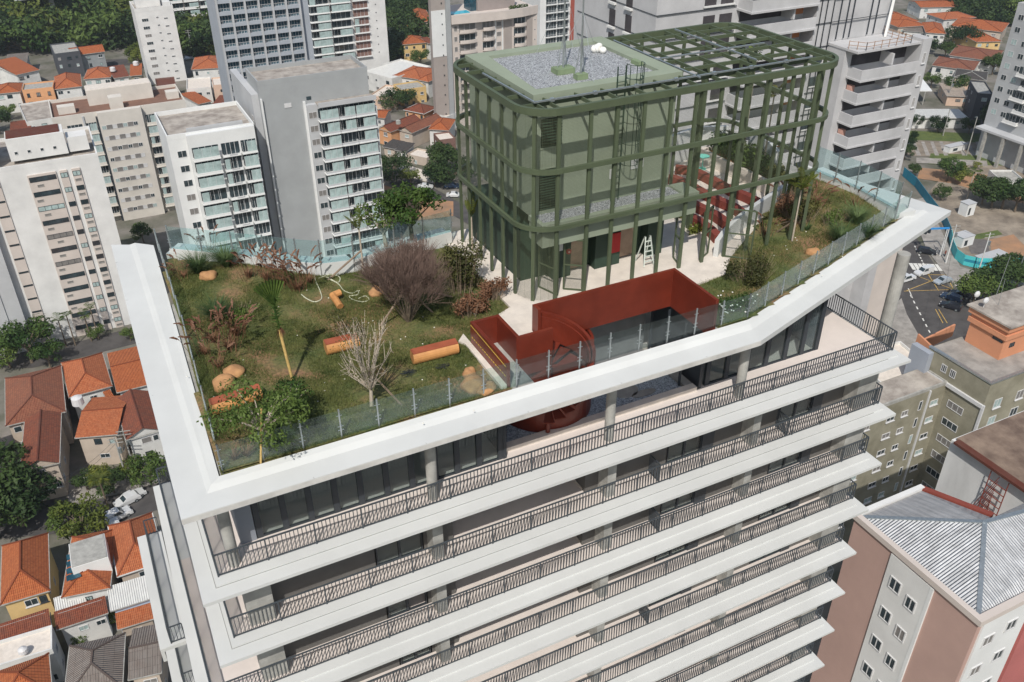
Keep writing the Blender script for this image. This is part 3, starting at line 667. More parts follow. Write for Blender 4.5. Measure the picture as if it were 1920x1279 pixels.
# netting between the posts (front and left, up to the top)
def net(p, q, z0, z1):
    L = math.hypot(q[0] - p[0], q[1] - p[1])
    one(lambda b: b.poly([(*p, z0), (*q, z0), (*q, z1), (*p, z1)], 0, [(0, 0), (L, 0), (L, z1 - z0), (0, z1 - z0)]), 'netting_panel', 'mesh', pg)
fx = [PX0 + PR] + XF[1:] + [PX1 - PR]
for a, c in zip(fx[:-1], fx[1:]):
    for z0, z1 in ((7.67, 9.89), (10.11, 12.21)): net((a, PY0 + .2), (c, PY0 + .2), z0, z1)
arc = [(PX0 + PR - PR * math.cos(t) * .93, PY0 + PR - PR * math.sin(t) * .93) for t in [i * math.pi / 12 for i in range(7)]]
for a, c in zip(arc[:-1], arc[1:]):
    for z0, z1 in ((4.3, 7.47), (7.67, 9.89), (10.11, 12.21)): net(a, c, z0, z1)
ly = [PY0 + PR] + YS[1:]
for a, c in zip(ly[:-1], ly[1:]):
    for z0, z1 in ((7.67, 9.89), (10.11, 12.21)): net((PX0 + .1, a), (PX0 + .1, c), z0, z1)
# hinged gate leaves
def gate(x, y, ang, w_, h=2.35, m='green', nm='gate_leaf'):
    c, s = math.cos(ang), math.sin(ang); P = lambda u, z: (x + u * c, y + u * s, 4.25 + z)
    b = MB()
    for p, q in ((P(0, 0), P(0, h)), (P(w_, 0), P(w_, h)), (P(0, 0), P(w_, 0)), (P(0, h), P(w_, h)), (P(0, h * .5), P(w_, h * .5))): b.bar(p, q, .06, .05)
    g = b.build(nm, m, pg); L = w_
    one(lambda b: b.poly([P(.04, .04), P(w_ - .04, .04), P(w_ - .04, h - .04), P(.04, h - .04)], 0, [(0, 0), (L, 0), (L, h), (0, h)]), 'netting_panel', 'mesh', g)
gate(25.3, 6.1, -.75, 1.15); gate(24.05, 6.3, .5, .9); gate(16.7, 6.4, 1.9, 1.1); gate(17.85, 6.3, 2.5, .8); gate(22.9, 6.2, 1.3, .9)
# ================================================================ GREEN STAIR TOWER INSIDE THE CAGE
st = thing('rooftop_building', 'sage green windowless block with gravel roof standing inside the green cage', 'building', (19.5, 10.5, 4.2))
one(lambda b: b.box(TX0, TY0, 7.4, TX1, TY1, 12.30), 'wall', 'greenwall', st)
pr_ = [(TX0 - .12, TY0 - .12), (TX1 + .12, TY0 - .12), (TX1 + .12, TY1 + .1), (TX0 - .12, TY1 + .1)]
pi_ = [(TX0 + .33, TY0 + .5), (TX1 - .62, TY0 + .5), (TX1 - .62, TY1 - .55), (TX0 + .7, TY1 - .55)]
one(lambda b: b.strip(pr_, pi_, 12.301, TZ, 0, True), 'parapet', 'greenwall', st)
one(lambda b: b.prism(pi_, 12.302, 12.52), 'gravel_roof', 'gravel', st)
def louvre(x0, x1, z0, z1):
    f = MB(); f.box(x0 - .04, TY0 - .04, z0 - .06, x1 + .04, TY0 - .003, z0); f.box(x0 - .04, TY0 - .04, z1, x1 + .04, TY0 - .003, z1 + .04)
    o = f.build('louvre_window', 'greenwall', st)
    box('opening', mat('gap_shade', (.01, .012, .01)), (x0, TY0 - .012, z0 + .001, x1, TY0 - .002, z1 - .001), o)  # black sheet stands in for the shade behind the slats
    n = int((z1 - z0) / .11)
    for i in range(n):
        z = z0 + (z1 - z0) * (i + .5) / n
        one(lambda b: b.bar((x0, TY0 - .045, z), (x1, TY0 - .045, z), .05, .03), 'slat', 'greendk', o)
louvre(16.45, 17.37, 10.43, 11.62); louvre(16.4, 17.25, 7.72, 9.52)
for x0, x1, z0, z1 in ((19.76, 20.1, 8.51, 8.93), (20.8, 21.43, 8.75, 9.15)): box('wall_square', 'white', (x0, TY0 - .03, z0, x1, TY0 - .002, z1), st)  # two small white squares set on the wall
# canopy with gravel on top
one(lambda b: b.box(15.95, 6.42, 6.62, 23.6, TY0 - .003, 7.42), 'canopy', 'greenwall', st)
cp = [(15.9, 6.36), (23.65, 6.36), (23.65, 7.59), (15.9, 7.59)]; ci = [(16.1, 6.62), (22.9, 6.62), (22.9, 7.58), (16.1, 7.58)]
one(lambda b: b.strip(cp, ci, 7.421, 7.65, 0, True), 'canopy_kerb', 'greenwall', st)
one(lambda b: b.prism(ci, 7.422, 7.56), 'gravel_roof', 'gravel', st)
# ground floor front: dark green panels, bronze lift fronts, red cabinet, alarm disc
one(lambda b: b.box(15.9, 8.3, 4.2, 23.2, 13.6, 6.62), 'ground_floor', 'greendk', st)
bronze = mat('bronze_lift_door', (.34, .25, .19), .3, .25, .8, metal=.4)
for xa, xb in ((17.2, 18.1), (19.35, 20.65), (22.1, 22.95)): box('wall_panel', 'greendk', (xa, 7.75, 4.21, xb, 8.29, 6.6), st)
box('lift_door', bronze, (18.15, 8.2, 4.25, 18.95, 8.28, 6.5), st); box('lift_door', bronze, (20.75, 8.2, 4.25, 21.75, 8.28, 6.5), st)
box('hose_cabinet', mat('bright_red_enamel', (.42, .02, .02), .5), (20.0, 7.68, 4.85, 20.6, 7.745, 5.8), st)
al = one(lambda b: b.tube((17.95, 7.74, 5.45), (17.95, 7.66, 5.45), .12, n=14), 'alarm', mat('bright_red_enamel', (.42, .02, .02), .5), st)
one(lambda b: b.tube((17.95, 7.658, 5.45), (17.95, 7.63, 5.45), .045, n=10), 'lens', mat('pale_pink_lens', (.8, .45, .4), .4), al)
box('notice', 'white', (17.5, 7.73, 5.55, 17.68, 7.745, 6.05), st)
# cat ladder with safety cage
def ladder(b):
    for x in (19.72, 20.1): b.bar((x, 7.35, 7.6), (x, 7.35, 13.3), .04, .04)
    for i in range(19): b.tube((19.72, 7.35, 7.75 + i * .29), (20.1, 7.35, 7.75 + i * .29), .013, n=5)
    for z in (9.2, 10.1, 11, 11.9, 12.8, 13.35):
        P = [(20.5 + .36 * math.cos(a), 7.28 + .34 * math.sin(a), z) for a in [math.radians(d) for d in range(-200, 21, 22)]]
        for p, q in zip(P[:-1], P[1:]): b.bar(p, q, .035, .012)
    for d in (-200, -156, -112, -68, -24, 20):
        a = math.radians(d); b.bar((20.5 + .36 * math.cos(a), 7.28 + .34 * math.sin(a), 9.2), (20.5 + .36 * math.cos(a), 7.28 + .34 * math.sin(a), 13.35), .025, .02)
one(ladder, 'ladder', 'greendk', st)
# masts on the roof
def mast(x, y, h, bx, red, lab):
    t = thing('mast', lab, 'mast', (x, y, 12.52))
    box('base', mat('pale_green_plinth', (.20, .26, .15)), (x - bx, y - bx * .7, 12.525, x + bx, y + bx * .7, 12.525 + .22), t)
    one(lambda b: (b.tube((x, y, 12.7), (x, y, 12.7 + h), .05, .03, 8), b.bar((x - .22, y + .1, 12.7), (x - .02, y, 14.1), .03, .03), b.bar((x + .22, y + .1, 12.7), (x + .02, y, 14.1), .03, .03)), 'pole', 'steel', t)
    w_ = MB()
    for a in (30, 150, 270): w_.tube((x + 1.6 * math.cos(math.radians(a)), y + 1.1 * math.sin(math.radians(a)), 12.53), (x, y, 12.7 + h * .75), .008, n=3)
    w_.build('guy_wire', 'steel', t)
    if red: one(lambda b: b.ball((x, y, 12.7 + h + .12), (.11, .11, .2)), 'beacon', mat('red_beacon', (.6, .01, .02), .3), t, smooth=True)
    else: one(lambda b: b.tube((x, y, 12.7 + h), (x, y, 13.6 + h), .012, n=4), 'rod', 'steel', t)
mast(18.75, 10.0, 4.2, .42, False, 'tall grey lightning mast on the larger green plinth')
mast(18.95, 8.9, 3.3, .25, True, 'shorter grey mast with a red lamp at its tip')
sr = thing('sack', 'bundled white sack slumped at the far corner of the gravel roof', 'sack', (21.7, 12.0, 12.5))
one(lambda b: (b.ball((21.55, 12.05, 12.68), (.24, .19, .19), 0, 12, 8), b.ball((21.8, 11.85, 12.64), (.17, .17, .15), 0, 12, 8), b.ball((21.72, 12.05, 12.8), (.16, .15, .12), 0, 10, 6)), 'cloth', mat('white_sackcloth', (.75, .74, .7), .9, .1, 4, .4, 6), sr, smooth=True)
box('base', mat('pale_green_plinth', (.20, .26, .15)), (22.0, 9.3, 12.525, 22.22, 9.9, 12.7), st)
# A-frame ladder on the terrace
lt = thing('stepladder', 'aluminium stepladder standing open in front of the dark green doorway', 'ladder', (21.7, 7.2, 4.2))
def stp(b):
    for s in (-.22, .22):
        b.bar((21.7 + s * 1.2, 6.9, 4.22), (21.7 + s * .6, 7.15, 5.6), .05, .04); b.bar((21.7 + s * 1.2, 7.6, 4.22), (21.7 + s * .6, 7.2, 5.6), .05, .04)
    for i in range(1, 6): u = i / 6; b.bar((21.7 - .22 * (1.2 - .6 * u), 6.9 + .25 * u, 4.22 + 1.38 * u), (21.7 + .22 * (1.2 - .6 * u), 6.9 + .25 * u, 4.22 + 1.38 * u), .07, .03)
one(stp, 'frame', mat('ladder_aluminium', (.55, .6, .55), .4, .1), lt)
# ================================================================ OXIDE RED STAIR AND PARAPETS
rd = thing('red_stair_enclosure', 'dark red steel parapets and spiral stair drum sunk in the roof opening', 'staircase', (16, 3.5, 4.2))
T = .13
def rw(x0, y0, x1, y1, z0, z1, nm='parapet'): return box(nm, 'red', (min(x0, x1), min(y0, y1), z0, max(x0, x1), max(y0, y1), z1), rd)
rw(14.46, 4.44 - T, 21.24, 4.44, 3.62, 5.4)                     # long back wall
rw(21.24 - T, 1.42, 21.24, 4.44 - T - .002, 3.62, 5.4)           # right wall
rw(14.46, 3.95, 14.46 + .14, 4.44 - T - .002, 3.4, 5.4)          # its left end
rw(11.84, 1.42, 11.98, 4.6, 3.4, 5.25)                          # left box
rw(11.982, 4.46, 12.92, 4.6, 3.4, 5.25)
rw(12.922, 2.78, 13.06, 4.6, 3.4, 5.25)
rw(13.062, 2.78, 14.5, 2.92, 3.4, 5.2)
one(lambda b: b.box(11.99, 1.42, 3.4, 12.9, 4.45, 3.5), 'stair_floor', 'red', rd)
def drum(cx, cy, r, a0, a1, z0, z1, dz0=0, dz1=0, t=.12, n=30, nm='drum_wall', m='red'):
    b = MB(); A = []; 
    vs = []; 
    for i in range(n + 1):
        u = i / n; a = math.radians(a0 + (a1 - a0) * u); c, s = math.cos(a), math.sin(a)
        vs += [(cx + r * c, cy + r * s, z0 + dz0 * u), (cx + (r - t) * c, cy + (r - t) * s, z0 + dz0 * u), (cx + (r - t) * c, cy + (r - t) * s, z1 + dz1 * u), (cx + r * c, cy + r * s, z1 + dz1 * u)]
    fs = []
    for i in range(n):
        for k in range(4): fs.append((4 * i + k, 4 * i + (k + 1) % 4, 4 * i + 4 + (k + 1) % 4, 4 * i + 4 + k))
    b.add(vs, fs); b.add(vs[:4], [(3, 2, 1, 0)]); b.add(vs[-4:], [(0, 1, 2, 3)]); return b.build(nm, m, rd, smooth=False)
drum(15.1, 4.6, 2.05, 165, 395, .27, 3.55)
drum(14.25, 2.6, 1.78, 80, -100, 3.9, 5.16, -.9, -1.4, t=.13)
drum(14.25, 2.6, 1.60, 80, -100, 3.9, 5.02, -.9, -1.4, t=.07, nm='inner_rim')
drum(14.25, 2.6, 1.52, 150, 80, 2.6, 3.6, .6, .3, t=.06, nm='inner_rim')
for i in range(12):
    a = math.radians(78 - i * 17); c, s = math.cos(a), math.sin(a); z = 4.0 - i * .18
    a2 = a - math.radians(17)
    one(lambda b: b.prism([(14.25, 2.6), (14.25 + 1.5 * c, 2.6 + 1.5 * s), (14.25 + 1.5 * math.cos(a2), 2.6 + 1.5 * math.sin(a2))], z - .05, z), 'tread', 'red', rd)
one(lambda b: b.tube((14.25, 2.6, .3), (14.25, 2.6, 4.3), .1, n=12), 'central_post', 'red', rd)
# timber edging and the striped marking along the left box
edg = one(lambda b: b.prism([(11.6, 1.4), (11.83, 1.4), (11.83, 4.3), (11.83, 5.3), (11.45, 4.9), (11.6, 4.6)], 4.1, 4.31), 'timber_edging', 'tilew', loc=(11.7, 3, 4.1)); tag(edg, 'pale paving edge strip at the foot of the red box beside the lawn', 'edging')
def tape(b):
    for i in range(16): b.bar((11.83, 1.5 + i * .19, 4.62), (11.83, 1.5 + i * .19 + .11, 4.62), .012, .035)
    b.bar((11.83, 1.45, 5.05), (11.83, 4.55, 5.12), .012, .02)
one(tape, 'tape', mat('yellow_tape', (.6, .42, .08)), rd)
# ================================================================ RED CURVED BENCHES, PLANTERS, WHITE CURVED WALLS UNDER THE PERGOLA
BEN = [([(26.15, 9.9), (26.2, 9.1), (26.11, 8.15), (25.92, 7.4)], 'short front brick-red curved bench just behind the open olive gate'),
 ([(26.7, 13.9), (27.05, 13.3), (27.16, 12.4), (27.18, 11.5), (27.26, 10.5), (27.38, 9.5), (27.28, 8.4)], 'second brick-red curved bench counted from the green tower'),
 ([(27.9, 14.6), (28.3, 14.3), (28.48, 13.4), (28.5, 12.0), (28.62, 10.8), (28.8, 9.8), (28.67, 8.9)], 'third brick-red curved bench counted from the green tower'),
 ([(29.2, 15.5), (29.75, 15.0), (29.95, 14.3), (30.0, 13.0), (30.02, 11.6), (30.22, 10.7), (30.3, 9.6)], 'brick-red curved bench farthest from the green tower beside the planter')]
for P, lab in BEN:
    b = MB(); A = []; Bq = []
    for i, p in enumerate(P):
        d = Vector((*P[min(i + 1, len(P) - 1)], 0)) - Vector((*P[max(i - 1, 0)], 0)); d.normalize(); A.append((p[0] + d.y * .2, p[1] - d.x * .2)); Bq.append((p[0] - d.y * .2, p[1] + d.x * .2))
    b.strip(A, Bq, 4.201, 4.62); o = b.build('curved_bench', 'redbench', loc=(P[0][0], P[0][1], 4.2)); tag(o, lab, 'bench', 'curved red benches under the pergola')
def curved_wall(P, z0, z1, label, t=.22, slope=0):
    b = MB(); A = [Vector((*p, 0)) for p in P]; Bq = []
    for i, p in enumerate(A):
        d = (A[min(i + 1, len(A) - 1)] - A[max(i - 1, 0)]).normalized(); Bq.append((p.x - d.y * t, p.y + d.x * t))
    b.strip([(p.x, p.y) for p in A], Bq, z0, z1); o = b.build('curved_wall', 'white', loc=(P[0][0], P[0][1], z0)); tag(o, label, 'wall')
curved_wall([(25.0, 6.2), (25.75, 6.75), (26.5, 7.25), (27.4, 7.75), (28.5, 8.3), (29.8, 8.85), (31.0, 9.35), (32.2, 9.9)], 4.15, 5.05, 'low white curved wall between the pergola floor and the right-hand garden bed')
curved_wall([(25.6, 15.9), (27.6, 15.95), (29.0, 15.7)], 4.2, 5.9, 'white wall panel behind the benches at the back left of the pergola')
curved_wall([(32.6, 11.2), (33.2, 12.6), (33.4, 14.4)], 4.2, 6.3, 'tall pale curved wall with a climbing plant at the back right of the pergola')
curved_wall([(29.4, 16.3), (31.5, 16.9), (33.2, 16.2)], 4.2, 6.0, 'pale curved wall at the very back behind the planter')
pl = thing('planter', 'long pale stone planter behind the curved benches full of leafy plants', 'planter', (32.6, 12.5, 4.2))
PO = [(31.45, 16.4), (31.5, 14), (31.65, 12.4), (31.7, 10.4), (33.0, 11.0), (33.0, 14), (33.0, 16.4)]; PI = [(31.65, 16.2), (31.7, 14), (31.85, 12.4), (31.9, 10.75), (32.85, 11.2), (32.85, 14), (32.85, 16.2)]
one(lambda b: b.strip(PO, PI, 4.201, 4.95, 0, True), 'kerb', 'tilew', pl)
one(lambda b: b.prism(PI, 4.202, 4.8), 'soil', 'soil', pl)
def table(x, y, lab):
    t = thing('bistro_table', lab, 'table', (x, y, 4.2)); mm = mat('mint_green_enamel', (.20, .62, .50), .5)
    one(lambda b: b.tube((x, y, 4.92), (x, y, 4.95), .34, n=16), 'table_top', mm, t); one(lambda b: b.tube((x, y, 4.2), (x, y, 4.92), .03, n=8), 'leg', mm, t); one(lambda b: b.tube((x, y, 4.201), (x, y, 4.22), .24, n=14), 'foot', mm, t)
table(30.9, 15.3, 'small mint green round table beside the rear curved bench')
# ================================================================ GARDEN FURNITURE AND PLANTING
def ga(px, py, dz=0):
    p = at(px, py, 4.2)
    for _ in range(3): p = at(px, py, gh(p.x, p.y) + dz)
    return p
GRP_L = 'log benches on the lawn'
def log(px0, py0, px1, py1, wd, lab, bark=False):
    a = ga(px0, py0, .12); c = ga(px1, py1, .12); d = (c - a); L = d.length; d.normalize(); s = Vector((-d.y, d.x, 0))
    t = thing('log_bench', lab, 'log', (a.x, a.y, a.z - .12), GRP_L); o = Vector((0, 0, -.12))
    prof = []
    for i in range(18):
        an = math.radians(-228 + i * 276 / 17); prof.append((math.cos(an) * wd, .27 + math.sin(an) * .3))
    prof = [(x, max(0, z)) for x, z in prof]
    b = MB(); n = len(prof); vs = [p + s * x + Vector((0, 0, z)) + o for p in (a, c) for x, z in prof]
    b.add(vs, [(i, i + 1, n + i + 1, n + i) for i in range(n - 1)] + [tuple(range(n)), tuple(range(2 * n - 1, n - 1, -1))]); b.build('trunk', 'wood', t)
    top = MB(); z = .27 + math.sin(math.radians(48)) * .3; w_ = wd * .66
    top.add([p + s * x + Vector((0, 0, zz)) + o for p in (a, c) for x, zz in ((-w_, z), (w_, z), (w_, z + .03), (-w_, z + .03))], [(0, 1, 2, 3), (7, 6, 5, 4), (0, 4, 5, 1), (1, 5, 6, 2), (2, 6, 7, 3), (3, 7, 4, 0)]); top.build('seat_face', 'woodred', t)
log(397, 771, 490, 741, .30, 'honey log bench beside the boulders at the near left of the lawn')
log(611, 658, 672, 644, .30, 'honey log bench under the pale thin tree in the middle of the lawn')
log(773, 676, 857, 655, .29, 'honey log bench lying alone between the thin tree and the red box')
def boulder(px, py, sx, sy, sz, lab, seed, rot=0):
    p = ga(px, py); r = random.Random(seed); b = MB(); b.ball((0, 0, 0), 1, 0, 18, 12); V = []
    for v in b.v:
        v = Vector(v); k = 1 + .14 * math.sin(v.x * 3 + seed) * math.cos(v.y * 2.3 + seed * 2) + .07 * math.sin(v.z * 5 + v.x * 4 + seed)
        v = v * k; v.z = max(v.z, -.45); x, y = v.x * sx, v.y * sy; c, s = math.cos(rot), math.sin(rot); V.append((x * c - y * s, x * s + y * c, v.z * sz + sz * .35))
    b.v = V; o = b.build('boulder', 'stone', loc=None, smooth=True); o.location = p; ORG[o.name] = p; tag(o, lab, 'boulder', 'sandstone boulders in the garden')
boulder(392, 521, .38, .30, .26, 'round ochre boulder between the two pampas tufts at the back left', 1)
boulder(420, 725, .40, .36, .34, 'ochre boulder just behind the near left log bench', 2, .5)
boulder(440, 701, .40, .36, .24, 'partly hidden ochre boulder behind the leafy young tree', 3)
boulder(707, 551, .38, .32, .26, 'flat ochre boulder at the left foot of the bare twiggy shrub', 4)
boulder(888, 727, .50, .42, .38, 'largest ochre boulder against the glass left of the red box', 5, .2)
boulder(880, 704, .26, .24, .26, 'small ochre boulder perched behind the largest one', 6)
boulder(911, 731, .40, .34, .22, 'low ochre boulder between the largest one and the paving edge', 12)
boulder(1524, 475, .34, .28, .2, 'ochre boulder in the right-hand bed behind the glass', 7)
# a curved raw log standing by the young bush
cl = thing('curved_log', 'short curved orange log with a red-brown sawn end beside the thin tree', 'log', ga(640, 575))
q = ga(640, 570)
one(lambda b: [b.tube(q + Vector((-.25 + .02 * i, .35 - .2 * i, .35 - .05 * i)), q + Vector((-.23 + .02 * i, .15 - .2 * i, .3 - .05 * i)), .14, .15, 10) for i in range(4)] and b.tube(q + Vector((-.2, .35, .3)), q + Vector((.12, .42, .32)), .15, n=10), 'trunk', 'wood', cl)
# bare twiggy shrub
def bare_shrub(px, py, H, lab, seed, m='twig', spread=1.0, group=None):
    p = ga(px, py); r = random.Random(seed); t = thing('bare_shrub', lab, 'shrub', p, group); b = MB(); tw = MB()
    for i in range(19):
        a = 2.4 * i; rr = (.06 + .9 * math.sqrt(i / 19)) * spread
        d = Vector((math.cos(a) * rr, math.sin(a) * rr, 1.0)).normalized(); tips = []
        branchy(b, p + Vector((math.cos(a) * .08, math.sin(a) * .08, 0)), d, H * .30 * (1.08 - .12 * rr), .034, 2, r, .26, .2, 3, tips, .74)
        for q in tips:
            for k in range(10):
                d2 = ((q - p).normalized() * .9 + Vector((r.gauss(0, .4), r.gauss(0, .4), r.gauss(.35, .3)))).normalized(); e = q + d2 * H * r.uniform(.12, .24); tw.tube(q, e, .008, .004, 3, cap=False)
                for j in range(3): d3 = (d2 + Vector((r.gauss(0, .5), r.gauss(0, .5), r.gauss(.1, .3)))).normalized(); tw.tube(q + (e - q) * r.uniform(.3, .9), e + d3 * H * r.uniform(.05, .12), .005, .003, 3, cap=False)
    b.build('branches', 'bark', t); tw.build('twigs', m, t)
bare_shrub(766, 602, 3.35, 'big leafless brown twiggy shrub in the middle of the roof lawn', 3, spread=.62)
def stakes(px, py, ends, h, lab, m='stake'):
    p = ga(px, py); t = thing('tree_stakes', lab, 'stakes', p)
    for ex, ey in ends:
        e = ga(ex, ey); one(lambda b: b.tube(e, p + Vector((0, 0, h)), .045, n=7), 'stake', m, t)
stakes(768, 600, [(712, 612), (848, 557), (812, 587)], 1.55, 'grey timber props leaning on the bare twiggy shrub')
# trees on the garden
def gtree(px, py, H, kind, lab, group=None, lean=0, stake=None, cat='tree', th=.42, R=.34, n=900, size=.035, nb=8, bark='palebark', leaf='leafm', seed=1, z=None, thin=1):
    p = ga(px, py); k = ('g', seed)
    tm, cm = tree_parts(seed, 1.0, R, th, nb, leaf, n, size, bark, .7, thin)
    e = bpy.data.objects.new('young_tree', None); e.location = p; e.scale = (H, H, H); e.rotation_euler = (0, lean, seed); COL.objects.link(e); ORG[e.name] = Vector(p); tag(e, lab, cat, group)
    for nm, me in (('trunk', tm), ('crown', cm)): o = bpy.data.objects.new(nm, me); o.parent = e; COL.objects.link(o)
    return e
gtree(500, 850, 2.6, 0, 'leafy young tree with a bamboo stake at the near left of the lawn', th=.40, R=.52, n=2600, size=.026, nb=15, seed=11)
gtree(545, 800, 2.0, 0, 'smaller leafy sapling tangled with the young tree at the near left', th=.3, R=.46, n=1700, size=.028, nb=11, seed=12)
gtree(697, 762, 4.3, 0, 'thin pale-barked tree with sparse leaves beside the middle log bench', th=.17, R=.26, n=1300, size=.0085, nb=26, seed=13, thin=.5, leaf='leafo')
gtree(775, 470, 3.6, 0, 'leafy green tree by the back glass guard left of the green cage', th=.35, R=.36, n=2200, size=.028, nb=12, seed=14, bark='bark')
gtree(725, 470, 3.2, 0, 'sparse green tree at the back guard just left of the leafy one', th=.3, R=.34, n=900, size=.026, nb=10, seed=15)
gtree(650, 640, 1.5, 0, 'wispy bush with few leaves behind the middle log bench', th=.15, R=.5, n=700, size=.03, nb=10, seed=16, leaf='leafo', cat='shrub')
b = one(lambda b: b.tube(ga(489, 868), ga(489, 868) + Vector((.35, .1, 2.0)), .035, n=6), 'stake_pole', 'bamboo', loc=ga(489, 868)); tag(b, 'pale bamboo stake leaning into the young tree at the near left', 'stake')
b = one(lambda b: b.tube(ga(753, 760), ga(753, 760) + Vector((-.9, .5, 1.45)), .04, n=6), 'stake_pole', 'stake', loc=ga(753, 760)); tag(b, 'grey stake leaning left towards the pale thin tree', 'stake')
# shrubs
def shrub(px, py, rx, ry, rz, lab, leaf, seed, n=2200, size=.07, stems=True, cat='shrub', group=None, m2=None):
    p = ga(px, py); r = random.Random(seed); t = thing('shrub', lab, cat, p, group, local=True); blobs = []
    for i in range(9): a = r.uniform(0, 6.28); q = math.sqrt(r.random()) * .7; blobs.append((rx * q * math.cos(a), ry * q * math.sin(a), rz * r.uniform(.35, .8), rx * .45, ry * .45, rz * .4))
    me = leaf_mesh('foliage', blobs, n, size, leaf, seed, shell=.3); o = bpy.data.objects.new('foliage', me); o.parent = t; COL.objects.link(o)
    if stems:
        b = MB()
        for x, y, z, *_ in blobs: b.tube((0, 0, 0), (x, y, z), .03, .012, 5)
        for i in range(60): a = r.uniform(0, 6.28); q = r.uniform(.2, 1.05); b.tube((rx * q * math.cos(a) * .6, ry * q * math.sin(a) * .6, 0), (rx * q * math.cos(a), ry * q * math.sin(a), rz * r.uniform(.5, 1.15)), .01, .004, 3)
        b.build('stems', 'stake', t, local=True)
    return t
shrub(862, 545, 1.25, 1.0, 2.1, 'tall olive shrub growing against the left corner of the green cage', 'leafo', 21, 3800, .07)
shrub(880, 590, .9, .6, .9, 'brown withered shrub at the foot of the olive one', 'dry', 22, 1500, .07)
shrub(925, 560, .75, .5, .9, 'reddish-brown dry shrub beside the green cage corner post', 'dry', 23, 1500, .06)
shrub(1405, 525, 1.3, .95, .95, 'spreading olive-green bush in front of the curved white wall', 'leafo', 24, 4200, .055)
shrub(1385, 580, 1.1, .6, .5, 'low dark bush with tiny white flowers behind the glass', 'leafm', 25, 2000, .05)
shrub(450, 590, .9, .7, .35, 'low green groundcover clump left of the fan palm', 'leafm', 26, 900, .05)
shrub(1500, 415, 1.2, .8, 1.0, 'mixed brown and green shrub beside the staked palm', 'leafo', 27, 1700, .06)
shrub(1560, 420, .9, .6, .7, 'small dark green shrub near the right end of the bed', 'leafm', 28, 1200, .05)
shrub(1480, 400, .9, .5, 1.2, 'brown dry shrub with upright stems beside the white curved wall', 'dry', 29, 1200, .06)
b = MB(); r = random.Random(8)
for i in range(26): p = ga(1380 + r.uniform(-35, 40), 565 + r.uniform(-22, 22), .45); b.ball(p, (.035, .035, .025), 0, 6, 4)
o = b.build('flowers', mat('white_petals', (.8, .78, .72)), loc=ga(1380, 565)); tag(o, 'tiny white flowers scattered over the low dark bush', 'flowers', kind='stuff')
# grass tufts
def tuft(px, py, L, n, lab, seed, leaf='tuft', group='fountain grass tufts in the garden', w_=.012, cat='ornamental grass'):
    p = ga(px, py); r = random.Random(seed); t = thing('grass_tuft', lab, cat, p, group); b = MB(); blades(b, p, n, L, w_, r, .55, .55); b.build('blades', leaf, t)
for i, (px, py, L, n, lab) in enumerate(((372, 512, 1.15, 420, 'pale green fountain grass tuft leftmost at the back wall'), (425, 500, 1.15, 420, 'pale green fountain grass tuft right of the round boulder at the back'), (408, 600, 1.1, 400, 'spiky green grass tuft in the middle of the left bed'),
        (527, 838, 1.1, 460, 'blue-green grass tuft against the front glass behind the bamboo stake'), (1575, 455, 1.1, 420, 'blue-green grass tuft behind the glass in the right-hand bed'), (1605, 420, 1.15, 300, 'tall green grass tuft near the right end of the bed'), (1625, 445, .9, 220, 'short green grass tuft close to the rightmost guard posts'))):
    tuft(px, py, L * 1.2, n + 200, lab, 40 + i)
def plume(px, py, H, n, lab, seed, group='brown plumed grasses'):
    p = ga(px, py); r = random.Random(seed); t = thing('plume_grass', lab, 'ornamental grass', p, group); b = MB(); pm = MB()
    blades(b, p, n * 6, H * .55, .012, r, .5, .5)
    for i in range(n):
        a = r.uniform(0, 6.28); rr = r.uniform(.05, .45); base = p + Vector((math.cos(a) * rr, math.sin(a) * rr, 0)); d = Vector((math.cos(a) * r.uniform(.05, .5), math.sin(a) * r.uniform(.05, .5), 1)).normalized(); top = base + d * H * r.uniform(.6, 1)
        b.tube(base, top, .012, .006, 3, cap=False); k = 5; q = top; dd = d.copy()
        for j in range(k):
            dd = (dd + Vector((math.cos(a) * .22, math.sin(a) * .22, -.10))).normalized(); q2 = q + dd * H * .07
            for m_ in range(5):
                s = Vector((r.gauss(0, 1), r.gauss(0, 1), r.gauss(0, 1))).normalized() * (.06 * math.sin((j + 1) / (k + 1) * 3.1)); pm.add([q + s * .3, q + s, q2 + s * .8, q2 + s * .2], [(0, 1, 2, 3)])
            pm.tube(q, q2, .022 * math.sin((j + .6) / k * 2.8) + .008, .02 * math.sin((j + 1.3) / k * 2.6) + .004, 5); q = q2
    b.build('stems', 'dry', t); pm.build('plumes', 'plume', t)
PL = [(345, 520, 1.0, 9, 'brown plumes beside the left glass at the back corner'), (395, 478, 1.2, 8, 'upright brown plumes at the foot of the back wall left'), (468, 520, 1.3, 14, 'brown plumes right of the second pale tuft at the back'), (500, 525, 1.3, 16, 'dense brown plumes in front of the grey tower, left part'), (530, 535, 1.4, 18, 'dense brown plumes in front of the grey tower, middle part'), (560, 545, 1.4, 18, 'dense brown plumes left of the slim staked palm'), (580, 530, 1.3, 10, 'tall brown plumes by the hose'),
      (400, 640, 1.2, 14, 'brown plumes in the left bed behind the first boulder'), (430, 655, 1.3, 20, 'large brown plume clump left of the leafy young tree'), (385, 665, 1.1, 12, 'brown plumes against the left glass'), (445, 630, 1.2, 16, 'brown plume clump right of the spiky tuft'), (410, 690, 1.0, 10, 'low brown plumes above the near boulder'),
      (1475, 385, 1.4, 9, 'brown plumes beside the cage post on the right-hand bed'), (1530, 385, 1.3, 10, 'reddish plumes in front of the right white wall'), (1600, 385, 1.4, 5, 'single tall brown plume near the right guard'), (1510, 400, 1.1, 9, 'short brown plumes in the centre of the right-hand bed'), (1435, 440, 1.0, 8, 'brown plumes at the end of the curved white wall')]
